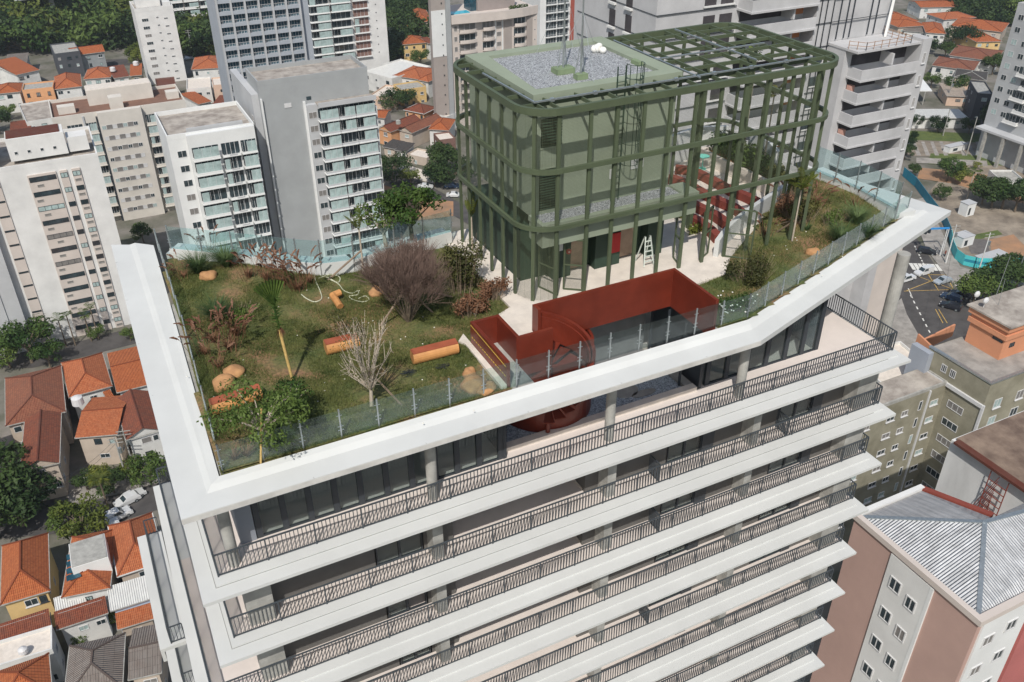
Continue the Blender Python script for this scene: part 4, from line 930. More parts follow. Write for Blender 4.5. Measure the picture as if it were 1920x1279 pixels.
for i, (px, py, H, n, lab) in enumerate(PL): plume(px, py, H, n, lab, 60 + i)
# palms
def frond(b, base, d, L, up, n=16, wid=.5, lw=.022, droop=1.0, m=0):
    h = Vector((math.cos(d), math.sin(d), 0)); s = Vector((-math.sin(d), math.cos(d), 0)); pts = []
    for k in range(n + 1): u = k / n; pts.append(base + h * L * (u * (1 - up * .5)) + Vector((0, 0, L * (up * u - droop * .55 * u * u))))
    for k in range(n):
        b.tube(pts[k], pts[k + 1], .012 * (1 - k / n) + .004, n=3, cap=False, m=1 if m == 0 else m)
        if k > 1:
            ll = L * wid * math.sin(math.pi * min(1, (k / n) * .9 + .12)) * .5
            for sg in (-1, 1):
                dv = (s * sg + (pts[k + 1] - pts[k]).normalized() * .7 + Vector((0, 0, .25))).normalized(); e = pts[k] + dv * ll - Vector((0, 0, ll * .35)); mid = pts[k] + dv * ll * .5; t_ = (pts[k + 1] - pts[k]).normalized() * lw
                b.add([pts[k] - t_ * .4, pts[k] + t_ * .6, mid + t_, e, mid - t_], [(0, 1, 2, 3, 4)], 0)
def palm(p, H, L, nf, lab, seed, trunk='palebark', leaf='leafy', up=.8, r0=.06, cat='palm tree', group=None, wid=.6, tie=None, name='palm_tree', droop=1.0):
    r = random.Random(seed); t = thing(name, lab, cat, p, group); p = Vector(p)
    one(lambda b: [b.tube(p + Vector((0, 0, H * i / 6)), p + Vector((0, 0, H * (i + 1) / 6)), r0 * (1 - i * .05), r0 * (1 - i * .05 - .04), 9) for i in range(6)], 'trunk', trunk, t)
    for i in range(nf):
        b = MB(); frond(b, p + Vector((0, 0, H - .02)), 2 * math.pi * i / nf + r.uniform(-.2, .2), L * r.uniform(.8, 1.1), up * r.uniform(.6, 1.4), 14, wid, .03, droop); b.build('frond', [leaf, 'leafo'], t)
    return t
palm(ga(682, 515), 2.2, 1.1, 5, 'slim palm with one tied upright tuft by the back wall, propped with a stake', 1, up=1.3, wid=.35, r0=.05, droop=.5)
stakes(682, 515, [(615, 525)], 1.2, 'grey prop leaning on the slim palm by the back wall')
fp = ga(549, 716); t = thing('fan_palm', 'slender young fan palm with one bright pleated fan standing alone on the lawn', 'palm tree', fp)
top = fp + Vector((-.12, .25, 2.15))
one(lambda b: b.tube(fp, top, .05, .055, 8), 'trunk', 'bamboo', t)
def fan(b):
    o = top + Vector((-.05, 0, 1.0)); b.tube(top, o, .03, .02, 5); b.tube(top, top + Vector((-.1, .1, 1.5)), .035, .01, 5)
    for i in range(20):
        a0 = math.radians(58 + i * 3.6); a1 = a0 + math.radians(3.4); R_ = 1.0 + .05 * (i % 2); z = .05 * (1 if i % 2 else -1)
        b.add([o, o + Vector((math.cos(a0) * R_ * .9, z, math.sin(a0) * R_)), o + Vector((math.cos(a1) * R_ * .9, -z, math.sin(a1) * R_))], [(0, 1, 2)])
    r = random.Random(5)
    for i in range(90): a = r.uniform(0, 6.28); u = r.uniform(.1, 1.3); q = top + Vector((math.cos(a) * .3, math.sin(a) * .3, u + r.uniform(-.1, .35))); c_ = top + Vector((0, 0, u)); b.add([c_, c_ + Vector((.03, .0, .05)), q], [(0, 1, 2)])
one(fan, 'fan_leaf', 'leafm', t)
def skirt(b):
    r = random.Random(6)
    for i in range(30): a = r.uniform(0, 6.28); b.add([top + Vector((0, 0, .1)), top + Vector((.04, .03, .1)), top + Vector((math.cos(a) * .22, math.sin(a) * .22, -.35 + r.uniform(-.1, .3)))], [(0, 1, 2)])
one(skirt, 'dead_skirt', 'dry', t)
PC = 'staked palms on the right-hand bed'
palm(at(1485, 452, 4.2), 2.6, 1.5, 11, 'yellow-green feather palm tied to stakes in the right-hand bed in front of the cage', 7, up=1.0, wid=.5, group=PC, r0=.045, droop=.8)
stakes(1485, 452, [(1457, 435), (1465, 420)], 1.1, 'grey props tied round the yellow-green palm')
palm(Vector((32.2, 13.6, 4.7)), 5.6, 1.6, 9, 'tall slender palm inside the right half of the cage, its crown near the top', 8, leaf='leafm', up=1.0, wid=.45, r0=.06)
palm(Vector((32.3, 12.0, 4.7)), 4.3, 1.3, 8, 'second slender palm inside the cage, crown lower and further right', 9, leaf='leafo', up=1.0, wid=.45, r0=.055)
palm(at(885, 465, 4.3), 1.6, 1.1, 7, 'short palm with yellow-green fronds against the left side of the cage', 10, up=1.1, wid=.4, r0=.07, droop=.6)
for i, (x, y, s, k, lab) in enumerate(((32.3, 15.6, 1.5, 'leafd', 'dark spiky plant at the far end of the planter'), (32.2, 14.5, 1.7, 'leafm', 'bushy green plant in the far half of the planter'), (32.2, 13.2, 1.6, 'leafm', 'philodendron-like plant with big leaves in the middle of the planter'), (32.3, 12.1, 1.5, 'leafd', 'dark green plant in the near half of the planter'), (32.4, 11.2, 1.0, 'leafo', 'olive plant at the near end of the planter'))):
    t = thing('planter_plant', lab, 'plant', (x, y, 4.8), 'plants in the stone planter', local=True); me = leaf_mesh('foliage', [(0, 0, s * .45, s * .55, s * .5, s * .45), (.3, -.2, s * .3, s * .45, s * .4, s * .3)], 900, .11, k, 90 + i, shell=.2); o = bpy.data.objects.new('foliage', me); o.parent = t; COL.objects.link(o)
for i, (x, y, s, lab) in enumerate(((25.6, 8.8, .5, 'small orange and green leafy clump beside the short front curved bench'), (26.1, 10.6, .5, 'small yellow-green leafy clump between the short bench and the second one'))):
    t = thing('bedding_plant', lab, 'plant', (x, y, 4.2), local=True); me = leaf_mesh('foliage', [(0, 0, .2, s, s * .6, .28)], 500, .06, 'leafy', 96 + i, shell=.2); o = bpy.data.objects.new('foliage', me); o.parent = t; COL.objects.link(o)
# agave and bromeliads
for i, (px, py, lab) in enumerate(((1512, 432, 'variegated agave rosette in the centre of the right-hand bed'), (463, 855, 'brown-leaved bromeliad against the front glass at the near left corner'), (440, 862, 'dark bromeliad rosette in the near left corner of the lawn'))):
    p = ga(px, py); r = random.Random(i); t = thing('agave', lab, 'succulent', p); b = MB(); blades(b, p, 22, .5, .04, r, .9, .3, 0, 3); b.build('leaves', 'tuft' if i == 0 else 'dry', t)
# garden hose
hp = [(592, 495), (590, 520), (600, 545), (603, 560), (590, 566), (575, 560), (565, 552)]
h2 = [(597, 522), (620, 515), (637, 520), (633, 530), (612, 520), (618, 522), (635, 533), (645, 545), (660, 550), (672, 545), (670, 553), (655, 555), (662, 562), (680, 566), (692, 562), (685, 555), (672, 560)]
for i, (P, lab) in enumerate(((hp, 'short loop of pale garden hose at the foot of the plumes'), (h2, 'tangle of pale garden hose on the lawn beside the slim palm'))):
    W_ = [ga(*p, .03) for p in P]; pts = []
    for k in range(len(W_) - 1):
        p0 = W_[max(k - 1, 0)]; p1 = W_[k]; p2 = W_[k + 1]; p3 = W_[min(k + 2, len(W_) - 1)]
        for u in (0, .25, .5, .75): pts.append(.5 * ((2 * p1) + (p2 - p0) * u + (2 * p0 - 5 * p1 + 4 * p2 - p3) * u * u + (3 * p1 - p0 - 3 * p2 + p3) * u ** 3))
    pts.append(W_[-1]); o = one(lambda b: [b.tube(a, c, .022, n=5, cap=False) for a, c in zip(pts[:-1], pts[1:])], 'garden_hose', mat('cream_hose', (.55, .56, .42)), loc=W_[0]); tag(o, lab, 'hose')
for i, (px, py, a, lab) in enumerate(((766, 702, .65, 'collapsed black netting bag on the lawn behind the glass, left one'), (830, 690, .6, 'collapsed black netting bag on the lawn in front of the lone log'))):
    p = ga(px, py); r = random.Random(i + 50); t = thing('net_bag', lab, 'net', p, local=True); b = MB(); q = [Vector((math.cos(k * .7) * a * .5, math.sin(k * .7) * a * .33, .03 + .12 * r.random())) for k in range(9)]
    for k in range(40): b.bar(r.choice(q) * 1.0, r.choice(q) * r.uniform(.6, 1) + Vector((.01, 0, .01)), .006, .006)
    b.build('mesh_strands', 'dark', t, local=True)
b = MB(); r = random.Random(6)
for i in range(46): p = ga(r.uniform(350, 900), r.uniform(520, 800), .02); b.ball(p, (.035, .03, .02), 0, 5, 3)
for i in range(12): p = ga(r.uniform(1430, 1600), r.uniform(420, 520), .03); b.ball(p, (.04, .03, .02), 0, 5, 3)
o = b.build('litter', mat('white_debris', (.7, .68, .6)), loc=ga(600, 600)); tag(o, 'tiny white scraps strewn over the lawn', 'litter', kind='stuff')
# ================================================================ TOWERS OF THE CITY
R_ = random.Random(77)
def gl(p2=.5, p3=0): x = R_.random(); return 'pane2' if x < p2 else ('pane3' if x < p2 + p3 else 'pane')
def tower(label, x0, y0, x1, y1, z1, m, name='apartment_tower', cat='building', roof='whitestain', par=.9, z0=GZ):
    t = thing(name, label, cat, ((x0 + x1) / 2, (y0 + y1) / 2, z0))
    box('wall', m, (x0, y0, z0, x1, y1, z1), t)
    if par:
        one(lambda b: b.strip([(x0 - .02, y0 - .02), (x1 + .02, y0 - .02), (x1 + .02, y1), (x0 - .02, y1)], [(x0 + .25, y0 + .25), (x1 - .25, y0 + .25), (x1 - .25, y1 - .25), (x0 + .25, y1 - .25)], z1 + .001, z1 + par, 0, True), 'parapet', m, t)
        box('roof', roof, (x0 + .26, y0 + .26, z1 + .002, x1 - .26, y1 - .26, z1 + .12), t)
    return t
def blk(t, m, x0, y0, z0, x1, y1, z1, nm='wall'): return box(nm, m, (x0, y0, z0, x1, y1, z1), t)
F3 = 3.1
W0 = plain('soft_white', (.66, .66, .645), .08, .3); W1 = plain('bright_white', (.68, .69, .68), .06, .25); G0 = plain('cool_grey', (.33, .345, .35), .07, .2); G1 = plain('pale_grey', (.45, .46, .47), .07, .2)
BG = plain('beige', (.60, .565, .51), .07, .3); BP = plain('pinkish_beige', (.56, .50, .455), .06, .3); TA = plain('taupe', (.34, .30, .275), .06, .3); BLG = plain('blue_grey', (.36, .39, .43), .06, .3)
RF = plain('brown_roof_membrane', (.19, .105, .075), .12, .8); OLD = mat('weathered_roof_screed', (.46, .42, .37), .9, .3, .45, .1, 8, detail=12, col2=(.23, .20, .175))
PK = plain('dusty_pink', (.46, .31, .265), .06, .3); OLV = mat('olive_stained_render', (.33, .31, .235), .9, .14, .3, .05, 10, detail=12, col2=(.21, .195, .14)); ORG_ = plain('salmon_orange', (.60, .27, .15), .06, .3)
# --- white block on the far left with rows of narrow windows
t = tower('big off-white apartment block at the left edge with streaked render and narrow window bands', -46, 158.7, 2.2, 176, -39.2, W0, par=.8, roof=OLD)
blk(t, BP, -10.6, 158.45, GZ, -5.65, 158.699, -40.6); blk(t, BP, -5.05, 158.45, GZ, -3.75, 158.699, -40.6); blk(t, BP, -2.95, 158.45, GZ, -1.45, 158.699, -40.6)
blk(t, BP, -17.2, 158.5, GZ, -15.3, 158.699, -40.6); blk(t, G1, -21.4, 157.2, GZ, -18.6, 158.699, -39.2); blk(t, G1, -31, 157.0, GZ, -21.401, 158.699, -39.5); blk(t, W0, -43, 156.6, GZ, -34, 158.699, -39.2)
for k in range(12):
    z = -42.0 - k * 2.95
    put(t, 'window', m_window(4.6, .95, 'quad', gl(.35, .1), 'dark', .05), 'S', (0, 158.45), -10.4, z)
    put(t, 'window', m_window(1.2, .95, 'duo', gl(.4, .1), 'dark', .05), 'S', (0, 158.45), -5.0, z); put(t, 'window', m_window(1.35, .95, 'duo', gl(.3, .1), 'dark', .05), 'S', (0, 158.45), -2.9, z)
    put(t, 'window', m_window(1.7, .35, 'plain', 'pane', 'dark', .04), 'S', (0, 158.5), -17.1, z)
    put(t, 'window', m_window(4.6, 1.5, 'quad', gl(.5, .2), 'wframe', .07), 'S', (0, 157.0), -29.8, z - .3); put(t, 'window', m_window(3.4, 1.5, 'tri', gl(.5, .2), 'wframe', .07), 'S', (0, 156.6), -40.5, z - .3)
    for x in (-10.4, -2.9): put(t, 'sill', m_window(1.1, .5, 'plain', 'pane3', 'conc', .05), 'S', (0, 158.45), x + R_.uniform(.2, 2 if x < -5 else .1), z - 1.1)
blk(t, W0, -12.5, 161, -38.38, -2.6, 166, -34.2, 'penthouse'); blk(t, 'rust', -12.3, 161.5, -34.199, -3.2, 165.9, -34.0, 'penthouse_roof')
blk(t, W0, -2.4, 161.5, -38.38, 1.2, 165, -35.6, 'penthouse'); blk(t, W0, -20.5, 160, -38.38, -15, 168, -32.5, 'penthouse'); blk(t, W0, -32, 160.5, -38.38, -22.5, 168, -33.8, 'penthouse'); blk(t, OLD, -31.8, 160.7, -33.79, -22.7, 167.8, -33.6, 'penthouse_roof')
for i in range(4): put(t, 'window', m_window(.6, .6, 'plain', 'pane', 'wframe', .06), 'S', (0, 161), -11.6 + i * 2.2, -37.2)
# --- beige tower
t = tower('beige tower with brown flat roof, checkered shutters and glazed balconies on both sides', -5.0, 215, 26.0, 230, -48.3, BG, roof=RF, par=.9)
blk(t, BG, 5.0, 213.6, GZ, 15.2, 214.999, -47.4); blk(t, G1, 1.55, 214.7, GZ, 1.95, 214.998, -48); blk(t, 'dark', 4.55, 214.0, GZ, 4.95, 214.998, -48.5)
blk(t, BG, 4.0, 223, -48.17, 19.5, 228, -44.4, 'penthouse'); blk(t, 'tilew', 4.2, 223.2, -44.39, 19.3, 227.8, -44.3, 'penthouse_roof'); blk(t, BG, 8.5, 217.2, -48.17, 11.6, 220, -45.2, 'penthouse'); blk(t, BG, -3.3, 219, -48.17, .6, 221.5, -46.4, 'penthouse'); blk(t, BG, 22.3, 219.5, -48.17, 25.3, 222, -46.4, 'penthouse')
shut = m_window(1.35, 1.15, 'plain', 'pane3', 'wframe', .03)
BM = [BG, BG, 'pane', 'pane2', 'wframe']
for k in range(9):
    z = -51.6 - k * 2.75
    for i in range(4):
        put(t, 'window', m_window(.95, .95, 'duo', R_.choice(['pane2', 'wframe', 'wframe', 'pane']), 'wframe', .06), 'S', (0, 213.6), 5.4 + i * 2.45, z); 
        if i < 3: put(t, 'shutter', shut, 'S', (0, 213.6), 6.45 + i * 2.45, z - .1)
    for u, w_ in ((-2.2, 3.4), (2.05, 2.4), (15.9, 2.9), (19.4, 1.7), (21.6, 2.8)): put(t, 'balcony', m_balcony(w_, 1.1, 2.6, BM, R_.choice([0, 1, 1, 2, 3]), .75), 'S', (0, 215), u, z - .7)
# --- white building and grey building in the middle
t = tower('white building with teal-glazed balconies directly in front of the tall grey slab', 15.2, 160, 32.3, 176, -38.6, W1, roof=OLD, par=1.0)
BM1 = [W1, W1, 'pane', 'pane2', 'wframe', G1]
blk(t, W1, 18.8, 158.9, GZ, 32.1, 159.999, -37.9)
for k in range(10):
    z = -42.4 - k * F3
    put(t, 'window', m_window(1.7, 1.35, 'duo', R_.choice(['pane3', 'pane3', 'pane']), 'wframe', .04), 'S', (0, 160), 16.6, z)
    put(t, 'balcony', m_balcony(5.1, 1.0, 2.7, BM1, R_.choice([1, 1, 3, 2]), .55, .05), 'S', (0, 158.9), 19.3, z - .6)
    put(t, 'balcony', m_balcony(3.5, 1.0, 2.7, BM1, R_.choice([0, 2, 3]), .35, .05, .45), 'S', (0, 158.9), 25.0, z - .6); put(t, 'balcony', m_balcony(3.0, 1.0, 2.7, BM1, R_.choice([1, 0, 2]), .35, .05), 'S', (0, 158.9), 28.9, z - .6)
blk(t, G1, 19.2, 160.8, -38.47, 30.3, 161.0, -37.0, 'parapet')
t = tower('tall plain grey slab building with a weathered flat roof and white-edged balconies on its right', 35.0, 163.8, 58.4, 174.6, -31.6, G0, roof=OLD, par=1.0)
blk(t, G1, 33.6, 165, GZ, 34.999, 186, -33.5); blk(t, W1, 34.999, 163.2, GZ, 35.35, 163.799, -34.2)
blk(t, W1, 43.7, 163.3, GZ, 44.2, 163.799, -36.0); blk(t, G1, 44.2, 162.6, GZ, 58.9, 163.799, -36.6); blk(t, OLD, 46.3, 161.0, -36.59, 58.8, 163.7, -36.4, 'roof'); blk(t, W1, 58.9, 162, GZ, 59.3, 165, -38.8)
blk(t, G1, 46.2, 160.7, -36.9, 58.9, 160.9, -35.9, 'parapet'); blk(t, 'wframe', 39.8, 163.7, -36.8, 41.3, 163.79, -35.9, 'sign_board'); blk(t, 'pane', 44.6, 163.7, -35.8, 45.6, 163.79, -35.1, 'opening')
BM2 = [W1, G1, 'pane', 'pane2', 'wframe', G1]
for k in range(13):
    z = -39.5 - k * 2.95
    put(t, 'window', m_window(1.7, 1.35, 'duo', R_.choice(['pane3', 'pane3', 'pane']), 'wframe', .04), 'S', (0, 162.6), 44.4, z)
    put(t, 'balcony', m_balcony(4.1, 1.5, 2.6, BM2, R_.choice([1, 1, 2]), .55, .18), 'S', (0, 162.6), 46.4, z - .6)
    put(t, 'balcony', m_balcony(3.6, 1.5, 2.6, BM2, R_.choice([0, 2, 3]), .55, .18, .4), 'S', (0, 162.6), 50.6, z - .6); put(t, 'balcony', m_balcony(4.3, 1.5, 2.6, BM2, R_.choice([1, 0, 2]), .55, .18), 'S', (0, 162.6), 54.3, z - .6)
    put(t, 'window', m_window(1.2, 1.2, 'plain', 'pane3', 'wframe', .04), 'W', (33.6, 168), .6, z) if k % 3 == 0 else None
# --- top row
t = tower('blue-grey tower whose front is a grid of deep bays with white railings', 41.0, 238, 66.2, 252, -20, BLG, par=0)
for i in range(7): blk(t, G1, 41.2 + i * 3.72 - .25, 236.6, GZ, 41.2 + i * 3.72 + .25, 237.999, -22)
BM3 = [BLG, BLG, 'paneb', 'pane2', 'wframe']
for k in range(13):
    z = -28.9 - k * F3
    for i in range(6): put(t, 'balcony', m_balcony(3.18, 1.1, 2.85, BM3, 0, 0, .02), 'S', (0, 238), 41.46 + i * 3.72, z - .3); 
    blk(t, BLG, 41.2, 236.7, z - 1.1, 63.5, 236.9, z - .15, 'spandrel')
t = tower('white tower with stacked white-edged balconies behind the grey slab', 81.6, 305, 111.6, 321, -33, W0, par=0)
BM4 = [W1, W0, 'pane', 'pane2', 'wframe']; BM4b = [W1, W0, plain('brick_brown', (.2, .12, .1)), 'pane2', 'wframe']
for k in range(11):
    z = -39.0 - k * 2.85
    put(t, 'balcony', m_balcony(7.1, 1.6, 2.5, BM4, R_.choice([1, 2, 3]), .3, .2), 'S', (0, 305), 83.2, z); put(t, 'balcony', m_balcony(7.1, 1.6, 2.5, BM4, R_.choice([1, 2, 0]), .3, .2), 'S', (0, 305), 91.0, z)
    put(t, 'balcony', m_balcony(5.6, .8, 2.5, BM4b, R_.choice([0, 3]), .3, .1), 'S', (0, 305), 99.2, z)
    put(t, 'window', m_window(.5, .5, 'plain', 'pane', 'wframe', .05), 'S', (0, 305), 107.6, z + .6)
t = tower('slim white tower standing alone in front of the dark wood', 28.2, 335, 41.4, 349, -50.2, W0, par=1.3, roof=OLD)
blk(t, W0, 29.5, 341, -50.0, 38, 347, -46.5, 'penthouse'); blk(t, W0, 38.5, 337, -50.0, 41, 340, -48.0, 'penthouse')
for k in range(9):
    z = -53.6 - k * 2.72
    put(t, 'window', m_window(2.2, 1.05, 'tri', R_.choice(['pane', 'pane', 'pane3']), 'wframe', .05), 'S', (0, 335), 30.0, z); put(t, 'window', m_window(.8, .5, 'duo', 'pane', 'wframe', .05), 'S', (0, 335), 35.0, z + .8); put(t, 'window', m_window(1.3, .5, 'tri', 'pane', 'wframe', .05), 'S', (0, 335), 37.6, z + .2)
t = tower('brown and white tower with open balconies half hidden behind the wood at the top', 46, 392, 66, 404, -40, TA, par=0)
for k in range(7):
    z = -50.5 - k * 3.0
    for u in (46.3, 52.6, 59): put(t, 'balcony', m_balcony(5.8, 1.2, 2.6, [W0, W0, 'pane', 'pane2', 'wframe'], R_.choice([0, 2]), .9), 'S', (0, 392), u, z)
t = thing('raised_house', 'white building on tall concrete legs rising out of the wood at the top left', 'building', (-2, 440, GZ))
for x in (-6, 2): blk(t, 'conc', x, 420, GZ, x + 2, 424, -57, 'pillar')
blk(t, W0, -10, 417, -56.99, 8, 432, -45, 'wall'); blk(t, G1, -10.6, 416.3, -57.6, 8.6, 432.5, -57.0, 'floor_slab')
t = tower('slim blank slab wall, taupe above and below with a white middle, beside the cage', 103.8, 240, 108.3, 242, -18, TA, par=0)
blk(t, W1, 103.7, 239.9, -52.6, 108.28, 239.999, -38.8); blk(t, G0, 108.3, 239.2, GZ, 109.8, 243, -18)
for k in range(12): put(t, 'window', m_window(.35, .4, 'plain', 'pane', 'dark', .05), 'S', (0, 239.9), 107.0, -37 - k * 3.1)
t = tower('taupe tower with rounded balconies and a rooftop pool terrace behind the cage', 110.0, 240, 140, 256, -41.4, BP, roof='tilew', par=0)
def bowed(u, w_, z, g):
    k = ('bow', w_, g)
    if k not in CACHE:
        b = MB(); n = 8; A = [(w_ * i / n, -1.0 - .5 * math.sin(math.pi * i / n)) for i in range(n + 1)]; Bq = [(x, y + .12) for x, y in A]
        b.strip(A, Bq, .0, .95, 0); b.prism(A + [(w_, 0), (0, 0)], -.1, .05, 0); b.box(.003, -.06, .051, w_ - .003, 0, 2.4, 1)
        for i in range(4): b.box(w_ * i / 3 - .05, -.1, .06, w_ * i / 3 + .05, -.061, 2.4, 2)
        CACHE[k] = b.mesh('balcony', [BP, g, 'wframe'])
    put(t, 'balcony', CACHE[k], 'S', (0, 240), u, z)
for k in range(9):
    z = -46.2 - k * F3
    bowed(112.6, 5.6, z, R_.choice(['pane', 'pane3'])); bowed(120.6, 4.0, z, R_.choice(['pane', 'pane3'])); bowed(131.6, 4.0, z, 'pane')
    put(t, 'window', m_window(1.1, 1.5, 'plain', 'pane3', 'wframe', .05), 'S', (0, 240), 111, z + .6); put(t, 'window', m_window(1.6, 1.4, 'plain', 'pane3', 'wframe', .05), 'S', (0, 240), 125.6, z + .6)
    put(t, 'window', m_window(.4, .5, 'plain', 'pane', 'wframe', .05), 'S', (0, 240), 139, z + 1)
for x in (124.9, 127.4): blk(t, W1, x, 239.7, GZ, x + .35, 239.999, -43.4, 'pilaster')
blk(t, TA, 128.2, 239.75, GZ, 130.8, 239.998, -44.2); blk(t, TA, 136.2, 239.75, GZ, 138.2, 239.998, -42)
one(lambda b: b.strip([(109.9, 239.0), (118, 238.0), (127.8, 237.6), (134, 238.2), (140.2, 239.9)], [(110, 239.6), (118, 238.6), (127.8, 238.2), (134, 238.8), (140.2, 240.4)], -43.2, -40.6), 'terrace_fascia', BP, t)
blk(t, plain('taupe2', (.30, .26, .245)), 121.0, 244, -41.39, 134, 254, -34, 'penthouse'); blk(t, 'paneb', 119, 245, -41.39, 120.999, 250, -36, 'penthouse_glass')
blk(t, mat('pool_water', (.05, .42, .55), .08, .1, 2), 111.5, 243.5, -41.39, 118.2, 246.5, -41.2, 'pool')
t = thing('terrace_hedge', 'clipped green hedge along the rooftop pool terrace', 'hedge', (134.5, 241.5, -41.4), local=True); me = leaf_mesh('foliage', [(i * 1.3 - 3, 0, .6, .9, .5, .7) for i in range(5)], 500, .25, 'leafm', 5); o = bpy.data.objects.new('foliage', me); o.parent = t; COL.objects.link(o)
t = tower('white tower with a full-height red stripe and square open balconies', 173.2, 300, 209.8, 316, -38, W1, par=0)
blk(t, plain('brick_red_stripe', (.33, .085, .06), .06, .3), 186.9, 299.6, GZ, 191.5, 299.999, -40)
for k in range(8):
    z = -51.6 - k * F3
    for u, w_ in ((175.9, 4.6), (181.0, 4.9), (192.2, 5.6), (198.2, 5.6), (205.6, 4.1)): put(t, 'balcony', m_balcony(w_, 1.0, 2.7, [W1, W1, 'pane', 'pane2', 'wframe'], 0, 0, .05), 'S', (0, 300), u, z - .9)
w2 = thing('side_wing', 'white end wall with a grey band and small red panels right of the striped tower', 'building', (215, 300, GZ)); 
blk(w2, W1, 210.0, 299, GZ, 219.4, 312, -40); blk(w2, G1, 209.99, 298.9, -60.6, 219.41, 298.999, -57.6, 'band')
for x, z in ((214.4, -66.2), (213.2, -69.6), (216.2, -62.5), (215.8, -68.2), (212.4, -63.0)): blk(w2, 'redbench', x, 298.85, z, x + 1.2, 298.99, z + .8, 'vent_panel')
t = tower('narrow tan and white tower beside the big concrete one at the top', 239, 330, 258, 344, -45, BG, par=0)
for k in range(8):
    z = -60 - k * 2.9
    put(t, 'balcony', m_balcony(6.5, 1.2, 2.4, [W1, W0, 'pane', 'pane2', 'wframe'], R_.choice([1, 2]), .5), 'S', (0, 330), 243.5, z); put(t, 'window', m_window(1.2, 1.1, 'plain', 'pane', 'wframe', .05), 'S', (0, 330), 252, z + .6); put(t, 'window', m_window(1.6, 2.0, 'duo', 'pane', 'wframe', .05), 'S', (0, 330), 240, z)
# --- the big raw concrete tower
CT = mat('formwork_concrete', (.47, .47, .475), .9, .12, .22, .05, 10, detail=12); NETM = 'dark'
t = thing('concrete_tower', 'huge raw concrete tower under construction behind the cage, with deep shadowed balconies', 'building', (95, 80, GZ))
YB = 66.0
blk(t, CT, 96.5, YB + 2.6, GZ, 109.9, 84, -9.6, 'wall')                                    # right balcony wing core
blk(t, CT, 93.4, 72, GZ, 96.499, 88, -2, 'wall'); blk(t, CT, 96.501, 72.2, -9.599, 108.0, 88, 22, 'wall')
blk(t, CT, 68.9, 74.5, GZ, 93.399, 95, 22, 'wall')
blk(t, CT, 108.2, YB, GZ, 109.9, YB + 2.599, -8.9, 'wall')
blk(t, CT, 96.4, YB + .3, -9.6, 108.19, 72.1, -9.3, 'roof_terrace')
NM = [CT, CT, mat('interior_shade', (.06, .055, .06), .9, .3, .5), 'pane2', CT]  # third entry: dark sheets painted as the shade inside the openings
for k in range(9):
    z = -11.9 - k * 3.17
    def bal(b):
        b.box(97.6, YB, z - 1.35, 108.19, YB + .18, z, 0); b.box(97.6, YB + .181, z - 1.35, 97.78, YB + 2.599, z, 0); b.box(97.45, YB - .12, z - 1.6, 108.19, YB + 2.599, z - 1.36, 0)
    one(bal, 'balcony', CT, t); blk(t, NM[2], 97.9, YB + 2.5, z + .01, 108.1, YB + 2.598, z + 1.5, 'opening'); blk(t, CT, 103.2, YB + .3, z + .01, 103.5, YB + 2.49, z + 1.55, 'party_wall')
    blk(t, mat('pale_red_block', (.52, .30, .24), .9), 97.9, YB + 1.6, z - 1.3, 98.5, YB + 2.49, z + .6, 'brick_infill') if k % 2 else None
    put(t, 'window', m_window(1.15, 1.5, 'plain', 'pane3', 'wframe', .07), 'S', (0, YB + 2.6), 96.6 - .0, z - .2) if False else None
    blk(t, 'pane', 94.2, 71.9, z - .1, 95.8, 71.999, z + 1.2, 'window'); blk(t, W0, 94.1, 71.8, z - .25, 95.9, 71.9, z - .102, 'sill')
    put(t, 'window', m_window(.55, 1.5, 'sill', 'pane3', 'wframe', .07), 'S', (0, YB), 108.75, z - .4)
for k in range(-2, 8):
    z = -5.5 - k * 3.17
    one(lambda b: (b.box(81.8, 71.6, z - 1.35, 93.2, 71.8, z), b.box(81.8, 71.801, z - 1.35, 82.0, 74.499, z), b.box(81.6, 71.4, z - 1.6, 93.2, 74.499, z - 1.351)), 'balcony', CT, t)
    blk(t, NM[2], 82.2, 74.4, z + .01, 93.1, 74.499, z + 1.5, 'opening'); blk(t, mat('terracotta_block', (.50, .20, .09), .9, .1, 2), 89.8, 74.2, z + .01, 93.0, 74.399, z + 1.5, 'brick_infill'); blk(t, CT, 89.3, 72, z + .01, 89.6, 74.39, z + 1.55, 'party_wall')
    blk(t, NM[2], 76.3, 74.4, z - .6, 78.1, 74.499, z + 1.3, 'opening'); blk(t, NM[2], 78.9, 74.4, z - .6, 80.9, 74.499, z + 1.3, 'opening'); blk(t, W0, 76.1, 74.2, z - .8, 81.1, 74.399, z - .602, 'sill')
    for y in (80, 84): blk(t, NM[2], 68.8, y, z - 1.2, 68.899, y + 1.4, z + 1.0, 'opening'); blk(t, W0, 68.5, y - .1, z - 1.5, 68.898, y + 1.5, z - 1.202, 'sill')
lines = MB()
for x in (94.0, 95.0, 96.2, 97.6, 99.0, 100.0, 103.4, 104.6): lines.box(x, 71.8, -9.0 if x > 96.4 else GZ, x + .045, 71.99, 22)
for k in range(26):
    z = 18 - k * 3.17 + .8
    lines.box(93.4, 71.82, z, 96.49 if z < -9.6 else 107.9, 71.98, z + .05); lines.box(68.85, 74.3, z, 81.5, 74.49, z + .06); lines.box(68.8, 74.501, z, 68.89, 94, z + .06)
o = lines.build('formwork_joint', 'dark', t); o['kind'] = 'stuff'
rb = MB(); rr = [(96.5, YB + 2.2), (97.9, YB + .4), (106.2, YB + .4), (106.2, YB + 5), (109.2, YB + 9)]
